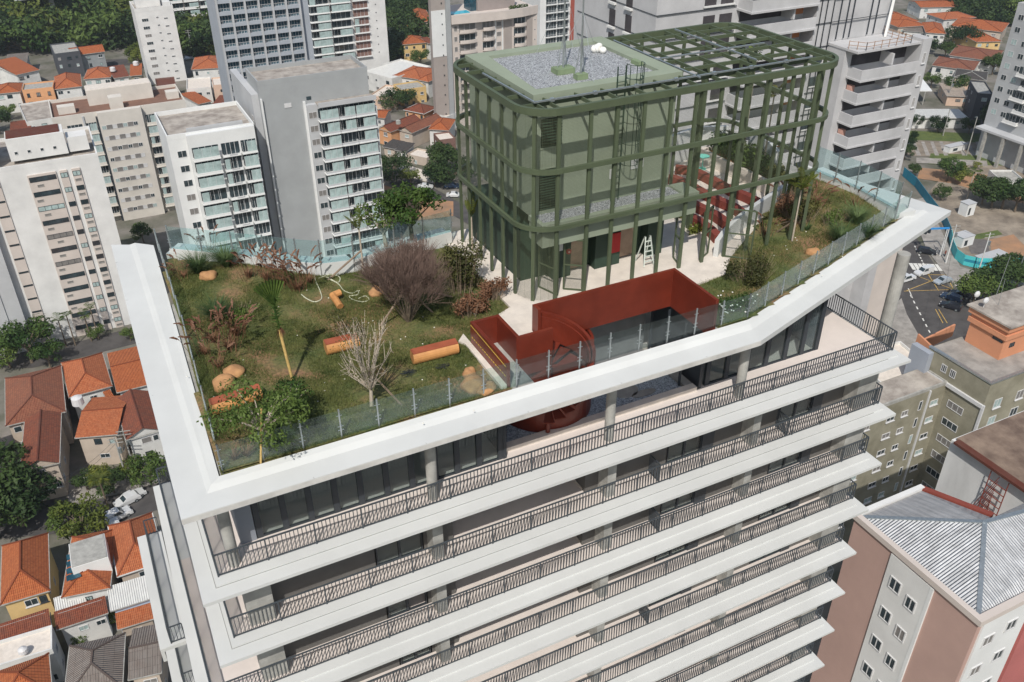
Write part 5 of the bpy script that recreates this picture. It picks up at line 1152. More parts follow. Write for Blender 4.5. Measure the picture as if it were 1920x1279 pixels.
for a, c in zip(rr[:-1], rr[1:]):
    for h in (.5, 1.0): rb.bar((*a, -9.3 + h), (*c, -9.3 + h), .06, .06)
    n = int(math.dist(a, c) / 1.4) + 1
    for i in range(n + 1): u = i / n; rb.bar((a[0] + (c[0] - a[0]) * u, a[1] + (c[1] - a[1]) * u, -9.29), (a[0] + (c[0] - a[0]) * u, a[1] + (c[1] - a[1]) * u, -8.2), .07, .07)
rb.build('guard_rail', mat('rusty_scaffold', (.35, .22, .15)), t); one(lambda b: b.bar((105.6, 70.5, -9.3), (107.6, 72, -2), .35, .35), 'chute', W0, t)
# --- grey tower at the right edge
t = tower('grey modern tower with staggered balconies at the right edge of the view', 240, 104, 275, 146.2, -32.6, plain('mid_grey', (.42, .43, .435)), par=.6)
for k in range(9):
    z = -36.4 - k * 3.3
    for i in range(11): put(t, 'window', m_window(1.7, 1.5, 'duo', R_.choice(['pane', 'pane', 'pane2']), 'wframe', .06), 'W', (240, 146), 1 + i * 3.2, z)
    for u in (6, 16, 26): put(t, 'balcony', m_balcony(4.4, 1.1, 2.7, [W0, W0, 'pane', 'pane2', 'wframe'], 0, .9), 'W', (240, 146), u + (k % 2) * 2, z - .9) if k > 3 else None
for i in range(6): blk(t, 'conc', 236.5, 112 + i * 6, GZ, 237.3, 112.8 + i * 6, GZ + 9, 'pillar')
blk(t, G1, 236.4, 110, GZ + 9.001, 239.99, 146, GZ + 9.6, 'portico')
# --- lower right neighbours
t = thing('olive_building', 'stained olive-grey apartment block with angled front and white window frames, lower right', 'building', (100, 45, GZ))
zR = -50.0
A_ = at(1665, 760, zR); B_ = at(1777, 722, zR); C_ = at(1740, 697, zR); D_ = at(1834, 714, zR + 3.2)
blk(t, OLV, 84, 42.2, GZ, 100.4, 46.8, zR, 'wall'); blk(t, OLD, 84.2, 42.4, zR + .001, 100.2, 46.6, zR + .15, 'roof')
one(lambda b: b.strip([(84, 42.19), (100.41, 42.19), (100.41, 45.4)], [(84, 42.45), (100.15, 42.45), (100.15, 45.4)], zR + .002, zR + .5), 'parapet', 'conc', t)
blk(t, OLV, 100.4, 36.2, GZ, 118, 46.5, zR + 3.6, 'wall'); blk(t, 'pave', 100.6, 36.4, zR + 3.601, 117.8, 46.3, zR + 3.75, 'roof')
blk(t, 'wframe', 100.1, 36.19, zR - .2, 100.399, 45.6, zR + .35, 'band'); blk(t, 'wframe', 100.2, 36.0, GZ, 100.5, 36.35, zR + .3, 'downpipe'); blk(t, 'wframe', 97.0, 42.0, GZ, 97.25, 42.19, zR, 'downpipe')
for k in range(7):
    z = -53.0 - k * 3.0
    for x, w_ in ((85.3, 1.2), (89.6, 1.5), (92.4, 1.2), (97.9, 1.5)): put(t, 'window', m_window(w_, .9, 'sill', gl(.3, .2), 'wframe', .08), 'S', (0, 42.2), x, z)
    put(t, 'window', m_window(.6, 1.6, 'plain', R_.choice(['pane', 'pane2', 'redbench']), 'wframe', .08), 'S', (0, 42.2), 95.6, z)
    put(t, 'window', m_window(2.6, 1.2, 'tri', R_.choice(['pane', 'pane', 'pane3']), 'wframe', .08), 'W', (100.4, 45.6), 4.3, z - .2); put(t, 'window', m_window(.7, .8, 'duo', 'pane', 'dark', .05), 'W', (100.4, 45.6), 1.0, z + .3)
    for x in (102.5, 107, 111.5): put(t, 'window', m_window(1.5, 1.5, 'sill', gl(.5, .1), 'wframe', .08), 'S', (0, 36.2), x, z + 2)
for i in range(2): put(t, 'window', m_window(.9, 1.2, 'tri', 'pane', 'wframe', .08), 'W', (100.4, 45.6), 1.8 + i * 1.5, zR + 1.4)
one(lambda b: b.strip([(100.3, 46.5), (100.3, 36.1), (118, 36.1)], [(100.75, 46.5), (100.75, 36.55), (118, 36.55)], zR + 3.76, zR + 4.0), 'metal_coping', 'steel', t)
blk(t, plain('blue_grey2', (.32, .35, .40)), 99.4, 45.5, zR - 3, 100.39, 48.6, zR + 3.4, 'shaft')
t = thing('rooftop_house', 'salmon-orange stepped rooftop block with a grey slab roof and aerials', 'building', (110, 43, -46))
zt = -40.6
for i, (e, z0, z1) in enumerate(((0, -46.24, -42.9), (.35, -42.899, -42.2), (.12, -42.199, -41.5), (.5, -41.499, zt))): blk(t, ORG_, 106.2 - e, 39.8 - e, z0, 118, 45.4 + e, z1, 'wall')
blk(t, OLD, 105.4, 39.0, zt + .001, 118.5, 46.2, zt + .25, 'roof'); put(t, 'window', m_window(1.0, .7, 'duo', 'pane', 'dark', .05), 'S', (0, 39.8), 107.6, -44.6); put(t, 'window', m_window(1.6, .35, 'plain', 'pane', 'dark', .05), 'W', (106.2, 46), 4.4, -43.6)
for x, y, h in ((106.6, 44.5, 1.2), (107.5, 46.6, .9)): one(lambda b: (b.tube((x, y, zt + .25), (x, y, zt + h), .05), b.ball((x - .2, y - .2, zt + h + .3), (.5, .3, .5), 0, 10, 6)), 'satellite_dish', R_.choice(['redbench', 'wframe']), t)
one(lambda b: (b.tube((109, 44, zt), (108.6, 44, zt + 4.5), .03), b.tube((111, 46, zt), (111.3, 46, zt + 6.5), .04)), 'aerial', 'steel', t)
t = thing('white_gable_building', 'white blind wall building with stained top and rough brown roof, lower right', 'building', (85, 18, GZ))
blk(t, mat('white_stained_wall', (.60, .60, .585), .9, .14, .35, .04, 8, detail=12, streak=.3), 72.4, 8, GZ, 92, 21.8, -35, 'wall'); blk(t, mat('rough_brown_roof', (.27, .20, .15), .95, .35, .5, .3, 6, col2=(.13, .09, .07), detail=12), 72.7, 8.2, -34.999, 91.8, 21.5, -34.7, 'roof')
fr = MB()
for i in range(9): fr.bar((72.0, 17.2 - i * .2, -40 - i * .1), (71.8, 15.6, -35 - i * .5), .06, .06, up=(1, 0, 0))
for i in range(8): fr.bar((71.9, 14.6, -36 - i * .8), (71.9, 16.6, -36 - i * .8), .07, .07)
fr.bar((71.9, 14.6, -35), (71.9, 14.6, -43), .08, .08); fr.bar((71.9, 16.6, -35), (71.9, 16.6, -43), .08, .08); fr.build('rusty_frame', 'redbench', t); blk(t, 'rust', 71.6, 9, -34.69, 72.39, 21, -34.4, 'verge')
t = thing('pink_building', 'dusty pink and white apartment block with hipped zinc roof, bottom right corner', 'building', (47, 3, GZ))
XP = 42.75; ZP = -21.8
one(lambda b: b.prism([(XP, -1.9), (60, -1.9), (60, 4.2), (51.4, 4.2), (49.2, 8.6), (XP, 8.6)], GZ, ZP), 'wall', PK, t); blk(t, W0, XP - .12, 1.7, GZ, XP - .001, 5.05, ZP - .2, 'white_strip'); blk(t, W1, XP - .14, 1.45, GZ, XP - .001, 1.699, ZP - .2, 'corner_band')
blk(t, W1, XP + .4, -2.02, GZ, XP + 5.0, -1.901, ZP - .1, 'white_strip'); blk(t, plain('deep_pink', (.42, .14, .13)), XP + 5.3, -2.1, GZ, 58, -1.901, ZP - .1, 'side_panel')
OO = [(XP - .18, 8.8), (XP - .18, -2.1), (60, -2.1)]; II = [(XP + .25, 8.4), (XP + .25, -1.6), (60, -1.6)]
one(lambda b: b.strip(OO, II, ZP + .001, ZP + .45), 'parapet', BP, t); one(lambda b: b.strip([(49.3, 8.8), (XP + .26, 8.8)], [(49.3, 8.4), (XP + .26, 8.4)], ZP + .001, ZP + .4), 'parapet', W0, t); one(lambda b: b.strip([(51.6, 4.3), (49.3, 8.8)], [(51.2, 4.2), (48.95, 8.6)], ZP + .001, ZP + .35), 'gutter', 'redbench', t)
zz = MB(); A_, B_, C_, D_, E_, F_ = [(*p, ZP + .2) for p in ((XP + .3, -1.55), (XP + .3, 8.35), (49.0, 8.35), (51.2, 4.1), (60, 4.1), (60, -1.55))]; P1 = (48.4, 3.0, ZP + 2.0); P2 = (60, 1.3, ZP + 1.9)
zz.slope([B_, A_, P1]); zz.slope([A_, F_, P2, P1]); zz.slope([C_, B_, P1], 1); zz.slope([D_, C_, P1], 1); zz.slope([E_, D_, P1, P2], 1)
rf = zz.build('roof', ['zinc', mat_corr('shaded_zinc_sheet', (.36, .36, .365), .5, .5, .1, .12, .015)], t); one(lambda b: [b.bar(p, q, .3, .08) for p, q in ((A_, P1), (B_, P1), (P1, P2))], 'ridge', 'steel', rf)  # rear slopes get a darker zinc, their shade put into the colour
for k in range(4):
    z = ZP - 2.9 - k * 3.0
    put(t, 'window', m_window(.95, 1.1, 'duo', 'pane', 'wframe', .08), 'W', (XP - .12, 5.05), .5, z); put(t, 'window', m_window(.85, 1.1, 'duo', R_.choice(['pane', 'pane3']), 'wframe', .08), 'W', (XP - .12, 5.05), 2.0, z - .4)
    put(t, 'window', m_window(1.0, 1.0, 'duo', R_.choice(['pane2', 'pane3']), 'wframe', .08), 'S', (0, -2.02), XP + 1.0, z + .2); put(t, 'window', m_window(1.0, 1.0, 'duo', R_.choice(['pane', 'pane3']), 'wframe', .08), 'S', (0, -2.02), XP + 3.0, z + .6)
t = thing('beige_block', 'plain beige and white block behind the leaning column on the right', 'building', (135, 95, GZ))
blk(t, BP, 132.6, 85, GZ, 139.4, 96, -56.5, 'wall'); blk(t, W0, 120, 85.3, GZ, 132.599, 96, -60.0, 'wall')
for k in range(4): put(t, 'window', m_window(1.4, 1.3, 'duo', 'pane', 'wframe', .08), 'S', (0, 85.3), 130.3, -63.5 - k * 3)
# ================================================================ HOUSES
WM = {'w': plain('house_white', (.62, .62, .6), .1, .5), 'y': plain('house_yellow', (.62, .44, .20), .08, .5), 'b': plain('house_beige', (.48, .41, .34), .1, .5), 'g': plain('house_grey', (.25, .27, .28), .1, .5), 'o': plain('house_orange', (.62, .33, .17), .08, .5),
      'bl': plain('house_pale_blue', (.46, .54, .66), .06, .5), 'p': plain('house_peach', (.60, .44, .34), .08, .5), 'k': plain('house_charcoal', (.07, .075, .085), .1, .5), 'br': plain('house_brown_brick', (.19, .11, .09), .15, 3)}
HR = random.Random(9)
def house(label, BL, BR, FR, FL, kind, roof, wall, ze=-69.5, rise=1.9, win=3, eave=.45, cat='house', gutter=None, name='house', floors=2):
    if BL[0] > 1690 and BL[1] < 140 and name == 'house':
        cx = (BL[0] + BR[0] + FR[0] + FL[0]) / 4; cy = (BL[1] + BR[1] + FR[1] + FL[1]) / 4; BL, BR, FR, FL = [(cx + (x - cx) * 1.22, cy + (y - cy) * 1.2) for x, y in (BL, BR, FR, FL)]
    a = at(*FL, ze); b_ = at(*FR, ze); c = at(*BL, ze); ux = Vector((b_.x - a.x, b_.y - a.y, 0)); W_ = ux.length; ux.normalize(); uy = Vector((-ux.y, ux.x, 0)); D_ = max(2.5, (c - a).dot(uy)); d2 = (at(*BR, ze) - b_).dot(uy); D_ = max(2.5, (D_ + d2) / 2); sh = (c - a).dot(ux)
    t = thing(name, label, cat, (a.x, a.y, GZ)); a = Vector((a.x, a.y, 0)); P = lambda x, y, z: a + ux * x + uy * y + Vector((0, 0, z))
    e = eave if kind not in ('flat',) else 0
    mb = MB(); pts = [P(e, e, 0), P(W_ - e, e, 0), P(W_ - e, D_ - e, 0), P(e, D_ - e, 0)]; mb.prism([(p.x, p.y) for p in pts], GZ, ze - (.12 if kind != 'flat' else 0)); mb.build('wall', WM[wall] if wall in WM else wall, t)
    rb_ = MB(); rg_ = MB(); H = ze + rise
    if kind == 'hip':
        if W_ >= D_: r0, r1 = P(D_ / 2, D_ / 2, H), P(W_ - D_ / 2, D_ / 2, H)
        else: r0, r1 = P(W_ / 2, W_ / 2, H), P(W_ / 2, D_ - W_ / 2, H)
        q = [P(0, 0, ze), P(W_, 0, ze), P(W_, D_, ze), P(0, D_, ze)]
        if W_ >= D_: rb_.slope([q[0], q[1], r1, r0]); rb_.slope([q[2], q[3], r0, r1]); rb_.slope([q[1], q[2], r1]); rb_.slope([q[3], q[0], r0]); hips = [(q[0], r0), (q[3], r0), (q[1], r1), (q[2], r1), (r0, r1)]
        else: rb_.slope([q[0], q[1], r0]); rb_.slope([q[2], q[3], r1]); rb_.slope([q[1], q[2], r1, r0]); rb_.slope([q[3], q[0], r0, r1]); hips = [(q[0], r0), (q[1], r0), (q[2], r1), (q[3], r1), (r0, r1)]
        for p, q_ in hips: rg_.bar(p + Vector((0, 0, .05)), q_ + Vector((0, 0, .05)), .22, .12)
    elif kind in ('gx', 'gy'):
        if kind == 'gx': r0, r1 = P(0, D_ / 2, H), P(W_, D_ / 2, H); rb_.slope([P(0, 0, ze), P(W_, 0, ze), r1, r0]); rb_.slope([P(W_, D_, ze), P(0, D_, ze), r0, r1]); rb_.poly([P(e, e, ze - .1), r0 - Vector((0, 0, .12)), P(e, D_ - e, ze - .1)], 1); rb_.poly([P(W_ - e, e, ze - .1), P(W_ - e, D_ - e, ze - .1), r1 - Vector((0, 0, .12))], 1)
        else: r0, r1 = P(W_ / 2, 0, H), P(W_ / 2, D_, H); rb_.slope([P(W_, 0, ze), P(W_, D_, ze), r1, r0]); rb_.slope([P(0, D_, ze), P(0, 0, ze), r0, r1]); rb_.poly([P(e, e, ze - .1), P(W_ - e, e, ze - .1), r0 + uy * e - Vector((0, 0, .12))], 1)
        rg_.bar(r0 + Vector((0, 0, .05)), r1 + Vector((0, 0, .05)), .24, .12)
    elif kind == 'shed': rb_.slope([P(0, 0, ze), P(W_, 0, ze), P(W_, D_, H), P(0, D_, H)]); rb_.poly([P(e, D_ - e, ze - .1), P(W_ - e, D_ - e, ze - .1), P(W_ - e, D_ - e, H - .1), P(e, D_ - e, H - .1)], 1)
    else:
        o = [P(0, 0, 0), P(W_, 0, 0), P(W_, D_, 0), P(0, D_, 0)]; i_ = [P(.2, .2, 0), P(W_ - .2, .2, 0), P(W_ - .2, D_ - .2, 0), P(.2, D_ - .2, 0)]
        rg_.strip([(p.x, p.y) for p in o], [(p.x, p.y) for p in i_], ze + .001, ze + .55, 0, True); rb_.prism([(p.x, p.y) for p in i_], ze + .002, ze + .1)
    rf = rb_.build('roof', [roof, WM[wall] if wall in WM else wall], t)
    if rg_.f: rg_.build('ridge' if kind != 'flat' else 'parapet', (roof if roof in ('orange', 'orange2', 'rust', 'brown', 'greytile') else 'conc') if kind != 'flat' else (WM[wall] if wall in WM else wall), rf)
    if kind != 'flat':
        gb = MB(); w_ = ze - .03
        for p, q_ in ((P(0, 0, w_), P(W_, 0, w_)), (P(W_, 0, w_), P(W_, D_, w_)), (P(0, D_, w_), P(0, 0, w_))): gb.bar(p, q_, .16 if gutter else .1, .14)
        gb.build('gutter', gutter or 'conc', t)
    th = math.atan2(ux.y, ux.x)
    for f in range(floors):
        for i in range(win):
            u = W_ * (i + .5) / win - .6 + HR.uniform(-.2, .2); z = ze - 2.0 - f * 2.9; w2 = HR.choice([.9, 1.2, 1.6])
            if u < .7 or u + w2 > W_ - .6: continue
            o = bpy.data.objects.new('window', m_window(w2, HR.choice([.9, 1.2]), HR.choice(['plain', 'duo', 'sill']), HR.choice(['pane', 'pane', 'pane3', 'pane2']), HR.choice(['wframe', 'dark']), .08)); o.parent = t; p = P(u, e, z); o.location = p - ORG[t.name]; o.rotation_euler = (0, 0, th); COL.objects.link(o)
    for f in range(floors):
        for i in range(max(1, int(D_ / 5))):
            o = bpy.data.objects.new('window', m_window(1.0, 1.0, 'duo', 'pane', 'wframe', .08)); o.parent = t; side = a.x > 40
            p = P(e, D_ - 2 - i * 4.5, ze - 2 - f * 2.9) if side else P(W_ - e, 1.5 + i * 4.5, ze - 2 - f * 2.9); o.location = p - ORG[t.name]; o.rotation_euler = (0, 0, th + (-math.pi / 2 if side else math.pi / 2)); COL.objects.link(o)
    return t, P, W_, D_
H = house
# bottom left
H('large old house with faded red L-shaped roof at the left edge', (-30, 720), (82, 691), (124, 772), (10, 800), 'hip', 'brown', 'b', -69)
H('house with dark red roof and square grey side bays, lower left', (32, 790), (110, 775), (112, 868), (37, 885), 'gy', 'rust', 'b', -69, 1.4)
H('house with bright orange hip roof next to the street trees', (111, 681), (192, 662), (211, 724), (129, 746), 'hip', 'orange2', 'w', -69.5)
H('house with orange roof and roof hatch, tucked against the white ring arm', (206, 661), (262, 648), (285, 720), (219, 737), 'gx', 'orange', 'w', -69.5, 1.2)
H('house with orange gabled roof and a white water tank behind it', (131, 752), (208, 740), (220, 815), (140, 822), 'gx', 'orange2', 'b', -69.5, 1.3)
H('white house with weathered dark red roof and outside stair', (222, 747), (285, 733), (305, 806), (236, 826), 'gy', 'rust', 'w', -69.5, 1.4)
H('yellow house with big orange roof half in shade at the left edge', (-20, 1030), (86, 1001), (94, 1108), (0, 1136), 'hip', 'orange', 'y', -69, 2.4, win=3)
H('orange-roofed house with solar panels beside its white roof box', (107, 1017), (194, 990), (207, 1103), (115, 1122), 'hip', 'orange', 'w', -69, 1.7)
H('neat house with bright orange hip roof and white gutters beside the tower', (207, 984), (291, 960), (308, 1053), (220, 1082), 'hip', 'orange2', 'b', -69, 2.2, gutter='white')
H('white corrugated-roof building with pale blue wall', (200, 1110), (289, 1081), (286, 1122), (207, 1147), 'shed', 'wcorr', 'bl', -70, .8, win=2)
H('small white corrugated lean-to behind the long red roof', (104, 1129), (161, 1113), (163, 1131), (105, 1151), 'shed', 'wcorr', 'w', -70.4, .5, win=1, floors=1, cat='shed', name='lean_to')
H('long low building with plain red roof above the little patio', (107, 1154), (200, 1127), (203, 1150), (106, 1182), 'shed', 'rust', 'w', -71, .9, win=3, floors=1)
H('narrow bright orange roof strip below the pale blue wall', (217, 1166), (288, 1144), (291, 1160), (220, 1182), 'shed', 'orange2', 'b', -71.5, .6, win=1, floors=1)
H('house with grey pyramid fibre-cement roof at the bottom', (113, 1219), (213, 1188), (230, 1290), (118, 1318), 'hip', 'greytile', 'g', -70, 1.8)
H('patched grey and tan roofed house against the tower at the bottom', (231, 1184), (291, 1169), (303, 1262), (240, 1276), 'gx', 'greytile', 'b', -70.5, 1.0)
H('red-orange roofed house in the bottom left corner', (-20, 1262), (90, 1227), (99, 1300), (-10, 1340), 'hip', 'orange', 'w', -69.5, 1.8)
H('narrow dark red roof strip above the white terrace', (-20, 1188), (98, 1152), (96, 1174), (-20, 1212), 'shed', 'rust', 'w', -70.5, .8, win=1, floors=1)
H('low building with an open white roof terrace and satellite dish', (-10, 1212), (96, 1176), (100, 1222), (-10, 1256), 'flat', 'tilew', 'w', -70.3)
H('house edge with old red roof at the far left below the big one', (-60, 800), (5, 785), (8, 850), (-50, 870), 'gx', 'rust', 'w', -69.5, 1.0)
H('small red tile roof behind the orange roof and water tank', (205, 733), (219, 730), (221, 755), (207, 760), 'shed', 'orange', 'b', -70.5, .4, win=0, floors=1)
def addon(kind, px, py, z, lab):
    p = at(px, py, z); return p
p = at(168, 1035, -66.8); t = thing('roof_box', 'white cube room with grey flat top on the solar panel roof', 'roof room', (p.x, p.y, -69)); blk(t, W1, p.x - 2.4, p.y - 2.6, -69, p.x + 2.2, p.y + 2.4, -66.4); blk(t, 'conc', p.x - 2.3, p.y - 2.5, -66.399, p.x + 2.1, p.y + 2.3, -66.3, 'roof')
t = thing('solar_array', 'column of four dark solar panels on the orange roof', 'solar panels', at(138, 1060, -68))
for i in range(4): q = at(138, 1042 + i * 13, -67.6); one(lambda b: b.add([(q.x - .9, q.y - .45, q.z - .1), (q.x + .9, q.y - .45, q.z), (q.x + .9, q.y + .55, q.z + .1), (q.x - .9, q.y + .55, q.z)], [(0, 1, 2, 3)]), 'solar_panel', 'paneb', t)
def tank(px, py, z, lab, r=.75, h=1.1, m='wframe'):
    p = at(px, py, z); o = one(lambda b: (b.tube(p, p + Vector((0, 0, h)), r, r * .92, 14), b.tube(p + Vector((0, 0, h)), p + Vector((0, 0, h + .25)), r * .92, r * .3, 14)), 'water_tank', m, loc=p); tag(o, lab, 'water tank')
tank(147, 757, -68.3, 'white round water tank behind the orange gabled roof', 1.0, 1.3)
tank(44, 1222, -69.6, 'small white dish-like tank on the low white terrace', .6, .5); tank(690, 227, -69, 'white water tank on the red roof of the mid cluster', .8, 1); tank(747, 232, -68.5, 'grey water tank between two red roofs of the mid cluster', .8, 1, 'conc'); tank(212, 133, -68, 'white water tank behind the brown-roofed house top left', 1.0, 1.2); tank(255, 122, -68, 'pale water tank beside the slim white tower', 1.0, 1.2); tank(425, 183, -69, 'blue water tank behind the beige tower', 1.0, 1.2, mat('blue_plastic', (.05, .25, .45), .4))
# top left
H('low grey sheet roofs of a workshop at the far top left', (5, 106), (55, 103), (50, 122), (8, 126), 'shed', 'greytile', 'w', -71, .8)
H('house with long slanting red roof, top left', (62, 104), (90, 104), (75, 131), (30, 141), 'shed', 'orange', 'w', -70, 1.5)
H('charcoal modern house with roof deck at the edge of the wood', (103, 86), (148, 78), (150, 98), (102, 104), 'flat', 'conc', 'k', -67)
H('grey rendered house with orange roof below the wood', (150, 92), (185, 88), (197, 97), (133, 105), 'gx', 'orange', 'g', -68.5, 1.8)
H('white house with bright orange hip roof in the top left row', (108, 143), (151, 139), (154, 162), (102, 168), 'hip', 'orange2', 'w', -69, 2.2)
H('white and salmon house with orange hip roof in the top left row', (160, 132), (200, 127), (208, 145), (156, 149), 'hip', 'orange2', 'w', -69, 2)
H('white house with faded red roof in the top left row', (210, 130), (235, 125), (243, 143), (213, 147), 'shed', 'rust', 'w', -69, 1)
H('olive house with orange roof next to the slim white tower', (237, 126), (262, 125), (266, 141), (243, 143), 'shed', 'orange', OLV, -69, 1)
H('white house with orange roof at the left edge of the top left row', (-5, 160), (38, 156), (39, 172), (-10, 177), 'hip', 'orange', 'w', -69, 1.6)
H('orange-painted flat house with balcony in the top left row', (42, 160), (97, 154), (100, 166), (42, 172), 'flat', 'conc', 'o', -68.5)
H('low warehouse with pale stained roof behind the orange-painted house', (45, 195), (105, 190), (112, 222), (50, 232), 'flat', OLD, 'w', -72)
H('low red-roofed annex above the white block at left', (18, 230), (56, 228), (58, 243), (18, 248), 'shed', 'rust', 'p', -73, .5, win=0, floors=1)
H('white twin house with orange hip roof left of the blue-grey tower', (375, 108), (413, 105), (422, 127), (358, 131), 'hip', 'orange2', 'w', -69, 2)
H('blank white walled building below the orange twin roof', (348, 150), (396, 146), (396, 166), (350, 170), 'flat', 'tilew', 'w', -71)
H('peach house with two small windows beside the blue-grey tower', (399, 148), (428, 146), (430, 160), (400, 163), 'flat', 'tilew', 'p', -69.5)
H('small red roof between the beige tower and the peach house', (357, 170), (400, 169), (398, 190), (372, 196), 'shed', 'orange', 'w', -72, .5, win=0, floors=1)
H('half-built red brick structure at the foot of the slim white tower', (290, 150), (326, 147), (332, 168), (295, 172), 'flat', 'brown', 'br', -70)
H('rusty sheet-roofed shed behind the white-balcony building', (400, 180), (430, 182), (430, 205), (390, 205), 'shed', 'rust', 'br', -72.5, .5, win=0, floors=1, cat='shed', name='shed')
H('long white house at the left edge under the top left row', (-20, 115), (10, 116), (8, 135), (-20, 138), 'flat', 'conc', 'w', -71)
# middle cluster
H('orange-roofed house on the slope at the top of the mid cluster', (795, 20), (815, 17), (812, 40), (776, 42), 'hip', 'orange', 'b', -69, 2)
H('small orange roof above the yellow house', (765, 46), (793, 44), (798, 52), (765, 54), 'gx', 'orange', 'b', -69, .8)
H('yellow house with orange hip roof and brown shutters', (750, 72), (790, 67), (801, 80), (755, 84), 'hip', 'orange', 'y', -69.5, 2)
H('white house with brownish roof touching the yellow house', (792, 68), (815, 66), (815, 80), (804, 82), 'gx', 'rust', 'w', -69.5, 1.2)
H('house with wide orange roof in front of the long skylight warehouse', (768, 122), (802, 127), (790, 150), (735, 142), 'hip', 'orange2', 'w', -70, 1.8)
H('orange-roofed house with blue tarpaulin patch beside the taupe slab', (800, 132), (818, 138), (803, 154), (783, 150), 'hip', 'orange2', 'w', -70, 1.5)
H('grey warehouse with a long strip of skylights', (725, 107), (770, 117), (735, 150), (678, 135), 'flat', 'wcorr', 'w', -70, name='warehouse', cat='warehouse')
H('cream-walled yard building below the warehouse', (690, 158), (737, 163), (730, 186), (692, 182), 'flat', 'tilew', 'p', -72)
H('grey-roofed flat house with a yellow wall in the mid cluster', (768, 158), (787, 152), (799, 165), (752, 172), 'flat', 'conc', 'y', -71)
H('house with deep red hip roof and white eaves in the mid cluster', (775, 190), (812, 202), (795, 214), (756, 206), 'hip', 'rust', 'o', -70.5, 1.6, gutter='white')
H('white walled flat terrace right of the deep red hip roof', (815, 203), (845, 210), (838, 222), (812, 216), 'flat', 'tilew', 'w', -71.5)
H('red roof next to the grey slab balconies, upper one', (704, 203), (740, 208), (722, 222), (702, 221), 'gx', 'orange', 'w', -71, 1.0)
H('red roof with two water tanks next to the grey slab balconies', (742, 212), (777, 222), (733, 248), (706, 240), 'gy', 'rust', 'o', -71, 1.4)
H('white-walled house with long red roof in the lower mid cluster', (798, 216), (828, 222), (773, 250), (745, 243), 'gy', 'brown', 'b', -71, 1.4)
H('orange-red roofed house touching the taupe slab foot', (820, 224), (850, 222), (842, 245), (802, 243), 'hip', 'orange', 'w', -71, 1.5)
H('dark brown roofed shed at the lower left of the mid cluster', (732, 262), (752, 268), (740, 280), (716, 275), 'shed', 'darktile', 'b', -73, .6, win=1, floors=1)
H('slate grey roofed house with green glass front in the mid cluster', (754, 268), (776, 272), (762, 285), (740, 282), 'shed', 'darktile', 'w', -73, .6, win=2, floors=1)
H('brown brick block with white roof terrace beside the cage', (822, 252), (852, 248), (854, 262), (824, 266), 'flat', 'tilew', 'br', -70.5)
H('beige walled garage with brown door beside the curving street', (776, 280), (812, 286), (800, 300), (762, 292), 'flat', 'tilew', 'b', -74, floors=1, win=1)
# top right
H('long low orange roof at the very top right', (1735, 0), (1790, 3), (1792, 12), (1733, 13), 'gx', 'orange', 'w', -71, 1.2)
H('orange roof directly right of the concrete tower top', (1712, 20), (1727, 24), (1722, 38), (1688, 40), 'hip', 'orange', 'w', -71, 1.5)
H('second orange roof right of the concrete tower, slightly lower', (1700, 34), (1740, 37), (1735, 47), (1690, 50), 'hip', 'orange', 'b', -71, 1.5)
H('orange roofs clustered left of the big tree at top right', (1775, 25), (1815, 20), (1825, 32), (1775, 36), 'hip', 'orange2', 'w', -71, 1.6)
H('widest orange hip roof of the top right cluster', (1800, 36), (1850, 38), (1870, 58), (1790, 48), 'hip', 'orange', 'b', -71, 2)
H('orange-roofed house with beige wall beside the grey tower', (1842, 58), (1880, 56), (1876, 76), (1836, 77), 'hip', 'orange', 'y', -71, 1.8)
H('orange roof with white wall behind the terrace railing', (1725, 44), (1768, 46), (1770, 62), (1738, 60), 'hip', 'orange', 'w', -71, 1.5)
H('long white house with faded orange hip roof, upper of two near the grey tower', (1800, 89), (1868, 93), (1862, 113), (1788, 103), 'hip', 'brown', 'w', -71, 1.7)
H('long white house with brown-orange roof, lower of two near the grey tower', (1762, 106), (1835, 118), (1820, 131), (1755, 122), 'hip', 'brown', 'w', -71.5, 1.5)
H('brown-grey roofed shed behind the concrete tower terrace', (1696, 47), (1726, 50), (1733, 60), (1697, 57), 'shed', 'greytile', 'w', -72, .6)
H('pink-walled shop with beige sheet roof and red awning', (1785, 160), (1828, 163), (1820, 182), (1775, 180), 'shed', mat_corr('beige_sheet', (.46, .38, .31), .3), 'p', -72.5, .8)
H('dark-roofed house behind the pink-walled shop', (1805, 132), (1850, 135), (1845, 150), (1795, 144), 'hip', 'darktile', 'p', -71.5, 1.2)
H('long low white building with pale panelled roof beside the car park', (1712, 205), (1800, 207), (1817, 222), (1712, 222), 'shed', 'wcorr', 'w', -72.5, .3, name='market_hall', cat='building')
H('grey service building with white walls on the lane behind the lot', (1880, 322), (1925, 322), (1925, 345), (1880, 345), 'flat', 'conc', 'w', -72.5)
H('modern dark slatted pavilion beside the grey tower foot', (1842, 155), (1870, 157), (1862, 180), (1832, 178), 'flat', 'conc', 'k', -68)
# lower right near olive building
H('flat pale stained roof terrace left of the orange wall', (1660, 650), (1715, 640), (1776, 720), (1668, 740), 'flat', 'tilew', 'w', -52.5, floors=0, win=0, name='roof_terrace_building', cat='building')
for (x0, y0), (x1, y1), z, lab in (((1722, 628), (1765, 668), -50.5, 'orange-painted parapet wall beside the pale flat roof'), ((1728, 640), (1790, 610), -53, 'rust red wall strip along the yard by the street')):
    a = at(x0, y0, z); c = at(x1, y1, z); o = one(lambda b: b.bar((a.x, a.y, z - .9), (c.x, c.y, z - .9), .3, 2.2), 'painted_wall', ORG_, loc=a); tag(o, lab, 'wall')
